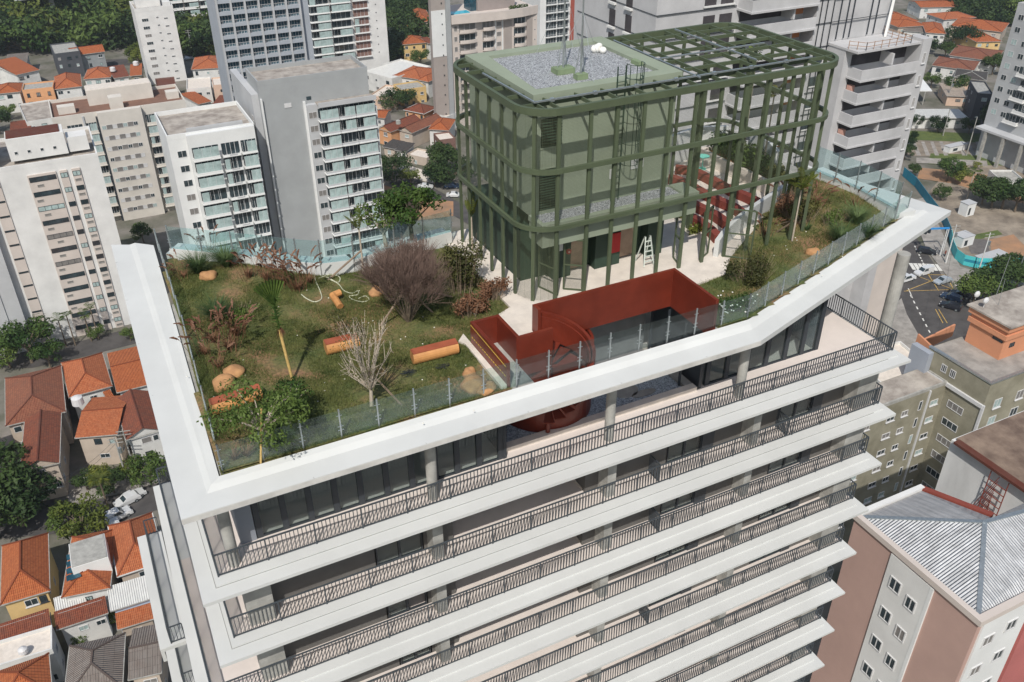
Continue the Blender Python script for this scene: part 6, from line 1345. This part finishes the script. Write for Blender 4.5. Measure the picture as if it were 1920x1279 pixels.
# ================================================================ GROUND, STREETS, VEHICLES, TREES
g = one(lambda b: b.poly([(-590, -190, GZ - .05), (890, -190, GZ - .05), (890, 1090, GZ - .05), (-590, 1090, GZ - .05)]), 'ground', 'lot'); tag(g, kind='structure')
def patch(name, pts, m, dz=0.0, z=GZ, kerb=0):
    P = [at(px, py, GZ) for px, py in pts]; b = MB()
    if kerb: b.prism([(p.x, p.y) for p in P], z - .04, z + kerb)
    else: b.poly([(p.x, p.y, z + dz) for p in P][::1])
    o = b.build(name, m); tag(o, kind='structure'); return o
patch('road', [(1640, 380), (1700, 420), (1735, 470), (1790, 552), (1840, 560), (1920, 555), (1960, 600), (1800, 640), (1790, 720), (1740, 720), (1690, 620), (1640, 500), (1600, 420)], 'asph', .0)
patch('pavement', [(1738, 470), (1722, 430), (1700, 380), (1735, 370), (1768, 440), (1800, 500), (1850, 516), (1940, 512), (1940, 545), (1840, 545), (1788, 534)], 'pave', kerb=.13)
patch('pavement', [(1610, 640), (1690, 560), (1700, 590), (1740, 660), (1770, 760), (1700, 780)], 'pave', kerb=.13)
lotp = [(1735, 368), (1768, 330), (1800, 300), (1960, 300), (1960, 520), (1850, 512), (1805, 494), (1775, 440), (1750, 400)]
patch('vacant_lot', lotp, 'dirt', .06)
patch('earth_bank', [(1720, 335), (1790, 345), (1850, 365), (1930, 385), (1930, 350), (1860, 330), (1780, 320), (1725, 315)], 'earth', .085); patch('earth_patch', [(1855, 450), (1900, 440), (1930, 470), (1920, 500), (1860, 480)], 'earth', .09); patch('grass_patch', [(1805, 445), (1870, 432), (1880, 440), (1810, 455)], 'lawnf', .095)
patch('concrete_pad', [(1810, 447), (1850, 450), (1858, 480), (1820, 476)], mat('dark_slab', (.13, .12, .115), .9, .2, 1), .1)
patch('car_park', [(1700, 262), (1880, 268), (1900, 300), (1700, 292)], 'dirt', .05); patch('park_grass', [(1695, 245), (1870, 252), (1890, 270), (1695, 262)], 'lawnf', .06); patch('park_grass', [(1745, 288), (1900, 292), (1920, 312), (1740, 308)], 'lawnf', .07); patch('park_path', [(1718, 296), (1850, 302), (1852, 312), (1718, 306)], 'pave', .09)
for i in range(10):
    x = 1710 + i * 17; patch('parking_strip', [(x, 266), (x + 6, 266), (x + 17, 292), (x + 9, 292)], 'pave', .075) if i != 4 else None
patch('street', [(1795, 200), (1830, 215), (1900, 262), (1900, 290), (1870, 262), (1810, 222)], 'asph', .03)
patch('street', [(0, 1010), (0, 900), (130, 950), (215, 930), (300, 905), (300, 955), (200, 985), (120, 1000)], 'asph', .02); patch('pavement', [(120, 900), (300, 880), (300, 904), (215, 928), (130, 946)], 'pave', kerb=.12); patch('street', [(-30, 640), (60, 655), (150, 640), (265, 610), (270, 640), (160, 668), (60, 690), (-30, 690)], 'asph', .02)
patch('street', [(745, 320), (800, 345), (870, 385), (960, 430), (960, 470), (860, 410), (790, 370), (730, 345)], 'asph', .03); patch('pavement', [(735, 300), (800, 322), (815, 345), (760, 330)], 'tilew', kerb=.12)
patch('earth_slope', [(790, 372), (850, 378), (850, 405), (800, 412), (700, 420), (715, 345)], 'earth', .05); patch('street', [(640, 250), (700, 330), (740, 345), (700, 250)], 'asph', .01)
patch('lane', [(195, 112), (255, 110), (262, 122), (200, 124)], 'asph', .04)
w_ = MB()
for i in range(5): p, q = at(797 + i * 1, 386, GZ + .5), at(850, 384 + i * 0, GZ + .5)
# road markings
def mark(pts, m='paint', dz=.015, nm='road_marking'):
    P = [at(px, py, GZ) for px, py in pts]; b = MB(); b.poly([(p.x, p.y, GZ + dz) for p in P]); return b
def lines(L, m, nm='road_marking', wd=.14, dz=.012):
    b = MB()
    for (x0, y0), (x1, y1) in L:
        a = at(x0, y0, GZ); c = at(x1, y1, GZ); d = (c - a).normalized(); s = Vector((-d.y, d.x, 0)) * wd
        b.poly([(p.x, p.y, GZ + dz) for p in (a - s, c - s, c + s, a + s)])
    o = b.build(nm, m); tag(o, kind='structure')
lines([((1715 + i * 2.6, 461 + i * 5.3), (1716.4 + i * 2.6, 464 + i * 5.3)) for i in range(7)] + [((1707 + i * 5.7, 553 + i * 11), (1709.5 + i * 5.7, 558 + i * 11)) for i in range(8)], 'paint')
lines([((1703, 541), (1711, 559))] + [((1728, 440), (1768, 494))], 'paint', wd=.1)
lines([((1707 + i * 8.2, 493.5 + i * .35), (1715 + i * 8.2, 506 + i * .35)) for i in range(8)], 'paint', 'zebra_crossing', .42, .014)
lines([((1780 + i * 1.9, 511 + i * 4.0), (1817 - i * 1.5, 517 + i * 4.0)) for i in range(8)], 'paint', 'zebra_crossing', .25, .014)
lines([((1710, 514), (1774, 516)), ((1774, 516), (1788, 543)), ((1788, 543), (1695, 546)), ((1710, 514), (1788, 543)), ((1774, 516), (1700, 545)), ((1740, 514), (1760, 545)), ((1760, 580), (1776, 606)), ((1754, 580), (1768, 606))], 'yellow', wd=.09, dz=.016)
# ---- cars
def car(px, py, ang, col, lab, kind='sedan', grp=None, L=4.4):
    p = at(px, py, GZ); p.z = GZ + .02; m = mat('car_paint_' + col[0], col[1], .25, .04, 1, metal=.2, spec=.6)
    t = thing('parked_car' if grp else 'car', lab, 'car', p, grp, math.radians(ang), local=True); W_ = .86; h = L / 2
    pr = {'sedan': [(-h, .35), (-h, .78), (-h + .75, .92), (-h + 1.35, 1.38), (h - 1.95, 1.40), (h - 1.25, .92), (h - .15, .75), (h, .55), (h, .3)],
          'hatch': [(-h, .35), (-h + .05, .9), (-h + .45, 1.42), (h - 1.9, 1.46), (h - 1.15, .98), (h - .15, .80), (h, .55), (h, .3)],
          'van': [(-h, .35), (-h, 1.75), (h - 1.9, 1.8), (h - 1.2, 1.1), (h - .2, .95), (h, .6), (h, .3)], 'pickup': [(-h, .4), (-h, 1.0), (-h + 1.7, 1.02), (-h + 1.75, 1.6), (h - 1.9, 1.62), (h - 1.2, 1.05), (h - .1, .95), (h, .6), (h, .35)]}[kind]
    n = len(pr); b = MB(); V = []
    for s in (-1, 1):
        for x, z in pr: ww = W_ * (1 if z < 1.0 else .82); V.append((x, s * ww, z))
    b.add(V, [tuple(range(n))[::-1], tuple(range(n, 2 * n))] + [(i, (i + 1) % n, n + (i + 1) % n, n + i) for i in range(n)]); b.build('body', m, t, local=True)
    g = MB(); top = [q for q in pr if q[1] > 1.2]; xa, xb = top[0][0], top[-1][0]; zb = 1.0 if kind != 'van' else 1.15; zt = top[0][1]
    for s in (-1, 1): g.add([(xa - .35 if kind != 'van' else xb - .9, s * (W_ * .93 + .012), zb), (xb + .5, s * (W_ * .93 + .012), zb), (xb - .05, s * (W_ * .82 + .012), zt - .07), (xa + .05 if kind != 'van' else xb - .9, s * (W_ * .82 + .012), zt - .07)], [(0, 1, 2, 3)])
    fx, fz = pr[pr.index(top[-1]) + 1]; g.add([(xb + .03, -.62, zt - .02), (xb + .03, .62, zt - .02), (fx - .04, .7, fz + .05), (fx - .04, -.7, fz + .05)], [(0, 1, 2, 3)]); g.v = [(x + (.02 if abs(y) < .75 and x > xb else 0), y, z + (.02 if abs(y) < .75 and x > xb else 0)) for x, y, z in g.v]
    i0 = pr.index(top[0]); bx, bz = pr[i0 - 1]
    if kind != 'van': g.add([(xa - .03, -.6, zt), (xa - .03, .6, zt), (bx + .03, .68, bz + .06), (bx + .03, -.68, bz + .06)], [(0, 1, 2, 3)])
    g.build('windows', 'pane', t, local=True)
    for sx in (-h + .85, h - .85):
        for s in (-1, 1):
            w2 = MB(); w2.tube((sx, s * (W_ - .2), .32), (sx, s * (W_ + .03), .32), .32, n=14); o = w2.build('wheel', 'dark', t, local=True); w3 = MB(); w3.tube((sx, s * (W_ + .031), .32), (sx, s * (W_ + .045), .32), .19, n=10); w3.build('rim', 'steel', o, local=True)
    for s in (-.6, .6): one(lambda b: b.box(h - .12, s - .18, .6, h + .01, s + .18, .74), 'headlight', 'wframe', t, local=True); one(lambda b: b.box(-h - .01, s - .16, .68, -h + .05, s + .16, .82), 'tail_light', 'redbench', t, local=True)
wh = ('white', (.72, .73, .73)); sv = ('silver', (.42, .47, .52)); bk = ('black', (.02, .022, .03)); bl = ('deep_blue', (.03, .06, .12)); rdc = ('wine', (.2, .02, .02))
car(1737, 475, -52, bk, 'dark car driving away from the crossing on the right-hand street', 'hatch')
car(1731, 514, 180, wh, 'white delivery van inside the yellow box junction', 'van', L=4.7)
car(1697, 527, 180, wh, 'white pickup entering the junction behind the column', 'pickup', L=5.0)
car(1767, 530, 180, sv, 'silver sedan crossing the yellow box junction', 'sedan', L=4.6)
car(1781, 578, 118, bk, 'black car waiting beside the yellow kerb line near the glass box', 'hatch'); car(1838, 521, 175, bk, 'dark car half hidden behind the corner trees', 'sedan'); car(1783, 562, 110, bl, 'blue car parked in the shade of the corner trees', 'hatch'); car(1800, 556, 120, bk, 'black car parked deepest under the corner trees', 'hatch')
car(240, 943, 197, wh, 'white hatchback on the street under the palm at lower left', 'hatch', L=4.0); car(214, 985, 100, wh, 'white car partly hidden behind the neat orange roof', 'hatch', L=3.9); car(248, 936, 20, wh, 'white car parked at the kerb behind the white hatchback', 'sedan', 'cars parked along the lower left street')
car(222, 972, 17, wh, 'white vehicle roof peeking over the neat orange hip roof', 'van')
car(798, 353, -30, wh, 'white car on the curving street nearer the grey building', 'sedan'); car(852, 369, -28, wh, 'white car on the curving street beside the cage', 'sedan'); car(848, 352, -28, bl, 'dark blue car under the trees of the curving street', 'hatch')
car(1884, 247, -50, wh, 'white car parked by the grey tower entrance', 'hatch'); car(352, 112, 10, sv, 'grey car behind the slim white tower', 'sedan'); car(72, 242, 10, wh, 'white car at the yard of the white block', 'hatch'); car(1880, 236, -50, sv, 'grey car next to the white one by the grey tower entrance', 'hatch')
# white van/containers on the lot
for px, py, w2, d2, h2, lab in ((1810, 402, 3.0, 2.5, 3.4, 'white upright cabin standing on the vacant lot'), (1803, 458, 4, 3, 2.6, 'white domed tent cabin near the fence corner of the lot'), (1855, 489, 8, 2.4, 1.6, 'long low white container behind the turquoise fence'), (1790, 282, 7.5, 2.2, 1.8, 'white open-fronted kiosk on the car park')):
    p = at(px, py, GZ); t = thing('cabin', lab, 'cabin', (p.x, p.y, GZ)); blk(t, W1, p.x - w2 / 2, p.y - d2 / 2, GZ, p.x + w2 / 2, p.y + d2 / 2, GZ + h2); blk(t, G1, p.x - w2 / 2 - .1, p.y - d2 / 2 - .1, GZ + h2 + .001, p.x + w2 / 2 + .1, p.y + d2 / 2 + .1, GZ + h2 + .12, 'roof'); blk(t, 'pane', p.x - w2 * .3, p.y - d2 / 2 - .03, GZ + .4, p.x - w2 * .05, p.y - d2 / 2 - .001, GZ + h2 * .7, 'door')
# turquoise hoarding
tq = mat('turquoise_hoarding', (.08, .52, .55), .6, .08, .3); tqd = mat('hoarding_dark_wave', (.02, .22, .32), .6, .1, .4)
t = thing('site_fence', 'turquoise site hoarding with a darker wave band round the vacant lot', 'fence', at(1800, 490, GZ))
FP = [(1692, 330), (1715, 350), (1740, 385), (1768, 420), (1780, 448), (1783, 470), (1790, 486), (1805, 497), (1830, 503), (1870, 504), (1930, 502)]
for i, (a, c) in enumerate(zip(FP[:-1], FP[1:])):
    A_, C_ = at(*a, GZ), at(*c, GZ); n = max(1, round((C_ - A_).length / 2.4))
    for k in range(n):
        p = A_ + (C_ - A_) * (k / n); q = A_ + (C_ - A_) * ((k + .97) / n); f = one(lambda b: b.bar((p.x, p.y, GZ + 1.35), (q.x, q.y, GZ + 1.35), .08, 2.6), 'board', tqd if i < 4 else tq, t)
        if i >= 4: one(lambda b: b.bar((p.x, p.y - .06, GZ + 1.25 + .2 * math.sin(k + i)), (q.x, q.y - .06, GZ + 1.25 + .2 * math.sin(k + i + 1)), .03, .7), 'stripe', tqd, f)
# poles and wires
def pole(px, py, H_, lab, lamp=False, m='conc', cross=True, wires=None, cat='utility pole'):
    p = at(px, py, GZ); t = thing('utility_pole' if not lamp else 'street_lamp', lab, cat if not lamp else 'street lamp', p)
    one(lambda b: b.tube(p, p + Vector((0, 0, H_)), .17, .10, 8), 'pole', m, t)
    if lamp: one(lambda b: b.bar(p + Vector((0, 0, H_)), p + Vector((-1.4, -.3, H_ + .15)), .12, .1), 'lamp_arm', 'steel', t)
    elif cross:
        for z in (.4, 1.1): one(lambda b: b.bar(p + Vector((-1.1, .3, H_ - z)), p + Vector((1.1, -.3, H_ - z)), .1, .1), 'crossarm', 'conc', t)
        one(lambda b: b.tube(p + Vector((.3, -.3, H_ - 3)), p + Vector((.3, -.3, H_ - 2)), .3, n=10), 'transformer', 'steel', t)
    return p + Vector((0, 0, H_ - .4))
q1 = pole(1773, 494, 10, 'concrete power pole at the corner by the turquoise fence', m=W0); q2 = pole(1833, 514, 10.5, 'leaning white power pole on the pavement before the turquoise fence', m=W0); q3 = pole(1762, 480, 7, 'short white signal post at the crossing kerb', cross=False, m=W0)
q4 = pole(240, 905, 9.5, 'power pole with transformer behind the palm at lower left'); q5 = pole(252, 955 - 75, 8.5, 'white power pole in front of the weathered red roof'); q6 = pole(268, 600, 8, 'power pole at the foot of the white block')
pole(208, 92, 11, 'tall power pole at the edge of the wood left of the slim white tower'); pole(362, 108, 11, 'power pole right of the slim white tower'); pole(1768, 255, 9, 'left lamp post on the park lawn', True); pole(1812, 292, 12, 'taller lamp post in the car park', True); pole(1865, 120, 10, 'lamp pole among the houses at the top right', True); pole(1898, 545, 12, 'thin tall aerial pole at the right edge', cross=False, m='steel'); pole(1775, 195, 9, 'power pole before the pink-walled shop')
pole(733, 92, 9, 'power pole in front of the dark trees above the yellow house'); pole(700, 345, 6, 'lamp pole on the curving street', True)
def wire(a, c, sag, lab):
    pts = [a + (c - a) * (i / 10) - Vector((0, 0, sag * 4 * (i / 10) * (1 - i / 10))) for i in range(11)]; o = one(lambda b: [b.tube(p, q, .025, n=3, cap=False) for p, q in zip(pts[:-1], pts[1:])], 'power_cable', 'dark', loc=a); tag(o, lab, 'cable', 'overhead power cables')
wire(q1, q2, .8, 'overhead cable between the two white poles by the turquoise fence'); wire(q4, at(110, 900, GZ + 8.5), .8, 'overhead cable running left from the transformer pole'); wire(q4 + Vector((0, 0, -.8)), at(100, 920, GZ + 8), .8, 'second overhead cable running left from the transformer pole'); wire(q4, q5, .4, 'overhead cable between the two poles at lower left'); wire(q1, at(1760, 620, GZ + 9), .8, 'overhead cable crossing the junction from the corner pole')
t = thing('traffic_light', 'traffic lights hung on a blue overhead arm at the crossing', 'traffic light', at(1768, 470, GZ)); p = at(1768, 470, GZ)
one(lambda b: (b.tube(p, p + Vector((0, 0, 6)), .12, n=8),), 'pole', W0, t); one(lambda b: b.bar(p + Vector((0, 0, 6)), p + Vector((-6, 2.5, 6)), .35, .35), 'arm', mat('bright_blue', (.03, .25, .6), .5), t)
for i in (0, 1): one(lambda b: b.box(p.x - 4.6 - i * 1.2, p.y + 1.6, GZ + 4.9, p.x - 4.1 - i * 1.2, p.y + 2.1, GZ + 6), 'signal_head', 'dark', t)
# person on the pavement
p = at(1771, 481, GZ + .13); t = thing('person', 'person in red and dark clothes standing on the pavement by the fence', 'person', p, local=True); b = MB()
for s in (-.1, .1): b.tube((s, 0, 0), (s * .9, 0, .85), .075, .1, 8, 1)
b.tube((0, 0, .82), (0, 0, 1.15), .17, .16, 10, 0); b.tube((0, 0, 1.15), (0, 0, 1.45), .17, .2, 10, 0); b.tube((0, 0, 1.45), (0, 0, 1.55), .07, n=8, m=2); b.ball((0, 0, 1.67), (.1, .11, .13), 2, 10, 8)
for s in (-1, 1): b.tube((s * .2, 0, 1.42), (s * .27, .05, 1.1), .05, .045, 6, 0); b.tube((s * .27, .05, 1.1), (s * .24, .15, .85), .042, .035, 6, 2)
b.build('body', ['redbench', 'dark', mat('skin', (.35, .2, .13))], t, local=True)
# ---- trees
TR = random.Random(31); WOOD = 'broadleaf trees of the dark wood at the top left'
def T(px, py, s, k, lab, group=None, cat='tree', dz=0, nm='tree', sz=None): p = at(px, py, GZ); p.z += dz; return tree(k, p, s, lab, cat, group, nm, TR.uniform(0, 6.28), sz)
wl = 'dense broadleaf tree in the dark wood behind the slim white tower'; GREEN = ['dense', 'mid', 'dense', 'mid', 'wide', 'yel']
for row, (y, n) in enumerate(((8, 17), (26, 17), (44, 16), (60, 14), (76, 12), (90, 10))):
    for i in range(n):
        x = -20 + i * 22 + TR.uniform(-8, 8) + (11 if row % 2 else 0)
        if 85 < x < 140 and y < 40: continue
        if y > 70 and 105 < x < 195: continue
        T(x, y + TR.uniform(-5, 5), TR.uniform(19, 27), (TR.choice(GREEN), TR.randint(1, 3)), wl, WOOD, dz=-6.5)
for i in range(16): T(355 + (i % 4) * 17 + TR.uniform(-5, 5), 45 + (i // 4) * 18, TR.uniform(17, 22), (TR.choice(GREEN), TR.randint(1, 3)), 'dense broadleaf tree between the slim white tower and the blue-grey one', 'trees right of the slim white tower', dz=-6)
for x, y in ((260, 118), (266, 128), (395, 102), (400, 96)): T(x, y, 8, ('yel', 1), 'yellowish small tree at the foot of a tower near the wood', 'small yellow trees by the wood')
for i in range(22): T(722 + (i % 3) * 17 + TR.uniform(-6, 6) + max(0, 8 - i // 3) * 2, 12 + (i // 3) * 14, TR.uniform(12, 17), (TR.choice(['dense', 'dense', 'wide']), TR.randint(1, 3)), 'dark dense tree in the grove right of the white-balcony tower', 'grove right of the white-balcony tower', dz=-4)
for x, y, s, k, lab in ((742, 112, 10, 'dense', 'dark green tree left of the yellow house'), (790, 124, 10, 'mid', 'bright green tree below the yellow house'), (685, 122, 7, 'yel', 'yellow-green shrub tree beside the warehouse'), (745, 205, 13, 'wide', 'round dark tree in the middle of the mid cluster of houses'), (735, 335, 13, 'wide', 'broad tree beside the curving street next to the grey building'), (770, 350, 8, 'yel', 'thin-crowned tree on the curving street'),
        (830, 330, 15, 'dense', 'large dark tree over the curving street, left one'), (850, 345, 14, 'wide', 'large dark tree over the curving street, right one'), (815, 350, 9, 'dense', 'smaller dark tree at the foot of the two large ones'), (835, 215, 8, 'mid', 'green shrub row at the foot of the taupe slab'), (705, 320, 7, 'mid', 'bush at the foot of the grey building balconies'), (720, 395, 9, 'mid', 'light green tree beside the red earth slope'),
        (60, 680, 14, 'mid', 'tree with rounded crown behind the old L-shaped roof'), (95, 690, 11, 'mid', 'green tree left of the bright orange hip roof'), (15, 660, 12, 'dense', 'dark tree at the left edge below the white block'), (20, 690, 12, 'mid', 'leafy green tree at the far left street corner'), (10, 960, 17, 'dense', 'huge dark tree at the lower left edge'), (45, 985, 15, 'dense', 'dark tree shading the street beside the huge one'), (-5, 1010, 15, 'dense', 'dark tree behind the shaded yellow house roof'), (160, 1005, 13, 'yel', 'dense olive-yellow tree on the street before the orange roofs'), (130, 1000, 10, 'mid', 'small tree left of the olive-yellow one'),
        (285, 905, 11, 'mid', 'bright green tree against the tower at lower left'), (250, 900, 8, 'yel', 'yellow-green shrub under the green tree by the tower'), (215, 925, 9, 'dense', 'brownish tree around the transformer pole'), (190, 905, 7, 'yel', 'small tree with orange flowers before the house stair'), (165, 920, 7, 'dense', 'dark shrub tree in the shaded front garden'), (205, 1170, 6, 'yel', 'patio tree beside the red roofed low building'), (155, 1205, 5, 'mid', 'small tree on the little patio'),
        (0, 250, 12, 'dense', 'dark tree behind the parapet of the white block'), (20, 225, 8, 'mid', 'small tree above the red-roofed annex'), (15, 148, 8, 'yel', 'reddish-green shrub at the left of the top left row'), (245, 640, 6, 'mid', 'green hedge tree at the foot of the white block'), (185, 600 + 35, 6, 'mid', 'shrub left of the feather palms at the white block'), (270, 455, 8, 'mid', 'tree in the garden at the foot of the beige tower'),
        (1715, 240, 7, 'dense', 'clipped round tree left of three beside the white market hall'), (1757, 248, 8.5, 'dense', 'clipped round tree in the middle beside the white market hall'), (1815, 252, 8.5, 'dense', 'clipped round tree on the right beside the white market hall'), (1740, 100, 10, 'dense', 'tall dark tree directly right of the concrete tower'), (1805, 88, 17, 'wide', 'wide flat-crowned tree over the long white houses'), (1770, 110, 11, 'dense', 'ivy-covered tall dark tree beside the wide-crowned one'), (1790, 180, 12, 'mid', 'green tree between the wedge roof and the pink shop'), (1745, 165, 9, 'mid', 'small tree beside the white wedge-shaped canopy'),
        (1835, 205, 8, 'mid', 'street tree left of the grey tower entrance'), (1815, 195, 7, 'mid', 'street tree before the pink shop'), (1860, 140, 13, 'dense', 'dark tree between the brown roof and the grey tower'), (1710, 330, 6, 'dense', 'dark shrub below the car park hedge'), (1775, 340, 11, 'mid', 'shrubby tree on the earth bank above the lot'), (1765, 375, 7, 'mid', 'small tree with thin crown on the earth bank'), (1800, 345, 8, 'yel', 'sparse small tree on the bare earth'),
        (1840, 385, 13, 'dense', 'weeping dark tree on the earth bank, left of the row'), (1858, 390, 14, 'dense', 'weeping dark tree on the earth bank, second of the row'), (1878, 392, 14, 'mid', 'weeping tree on the earth bank, third of the row'), (1902, 398, 14, 'dense', 'weeping dark tree on the earth bank, rightmost of the row'), (1930, 400, 14, 'dense', 'dark tree at the right edge above the lot'), (1820, 580, 13, 'mid', 'corner street tree nearest the black car'), (1845, 565, 13, 'dense', 'corner street tree beside the zebra crossing'), (1870, 550, 14, 'dense', 'larger corner street tree behind the orange rooftop house'), (1905, 540, 14, 'dense', 'big dark street tree at the right edge of the junction'),
        (1830, 318, 4, 'yel', 'low yellow shrub on the park lawn, left one'), (1770, 315, 5, 'mid', 'low dark hedge clump at the lower edge of the park'), (1800, 322, 5, 'mid', 'second hedge clump at the lower edge of the park'), (1850, 288, 4, 'yel', 'small round yellow bush in the car park'), (1700, 275, 8, 'dense', 'dark tree at the left end of the car park'), (1695, 300, 8, 'dense', 'dark tree just right of the concrete tower foot')): T(x, y, s * (.52 if y > 620 and x < 400 and s < 14 else .62 if 1690 < x else .66), (k, TR.randint(1, 3)), lab)
for i in range(24): T(1808 + (i % 6) * 22 + TR.uniform(-8, 8), 2 + (i // 6) * 14 + max(0, (2 - i % 6)) * -4, TR.uniform(13, 18), (TR.choice(['dense', 'dense', 'wide', 'mid']), TR.randint(1, 3)), 'dark broadleaf tree in the wood at the top right', 'wood at the top right', dz=-4)
for x, s in ((1858, 9), (1868, 10), (1878, 9)): T(x, 268, s, ('dense', 2), 'dark columnar cypress beside the grey tower', 'cypresses beside the grey tower', sz=s * 1.6, nm='cypress')
palm(at(205, 958, GZ), 6.5, 3.4, 15, 'big green palm over the street in front of the white hatchback', 21, trunk='bark', leaf='leafy', up=.7, r0=.18, wid=.5, droop=1.1)
for i, (x, y) in enumerate(((125, 650), (142, 648), (172, 640), (186, 636))): palm(at(x, y, GZ), 6 + i % 2, 2.6, 10, ('leftmost', 'second', 'third', 'rightmost')[i] + ' feather palm of four at the foot of the white block', 30 + i, trunk='bark', leaf='leafm', up=.8, r0=.15, group='palms at the foot of the white block')
palm(at(1812, 375, GZ), 8, 3.2, 11, 'palm with bare pale trunk on the earth bank above the lot', 41, leaf='leafm', up=.6, r0=.2)
t = thing('canopy', 'white wedge-shaped canopy beside the concrete tower', 'canopy', at(1725, 165, GZ)); P_ = [at(1722, 138, -71), at(1748, 170, -71), at(1720, 170, -71)]; one(lambda b: b.prism([(p.x, p.y) for p in P_], -71.3, -71), 'roof', W1, t); one(lambda b: b.tube((P_[1].x - 2, P_[1].y + 1, GZ), (P_[1].x - 2, P_[1].y + 1, -71.3), .2), 'post', 'conc', t)
# ---- thin city haze
hb = MB(); hb.box(-1490, -790, GZ - 1.05, 2490, 2490, 30); hz = hb.build('haze', []) if False else None
hm = bpy.data.materials.new('haze_air'); hm.use_nodes = True; hn = hm.node_tree; hn.nodes.remove(hn.nodes['Principled BSDF'])
pv = hn.nodes.new('ShaderNodeVolumePrincipled'); pv.inputs['Density'].default_value = .00016; pv.inputs['Color'].default_value = (.80, .87, .95, 1); pv.inputs['Anisotropy'].default_value = .2
hn.links.new(pv.outputs[0], hn.nodes['Material Output'].inputs['Volume'])
hb = MB(); hb.box(-600, -200, GZ - 1.05, 900, 1100, 27.5); M['haze'] = hm; ho = hb.build('haze', 'haze'); tag(ho, kind='stuff')
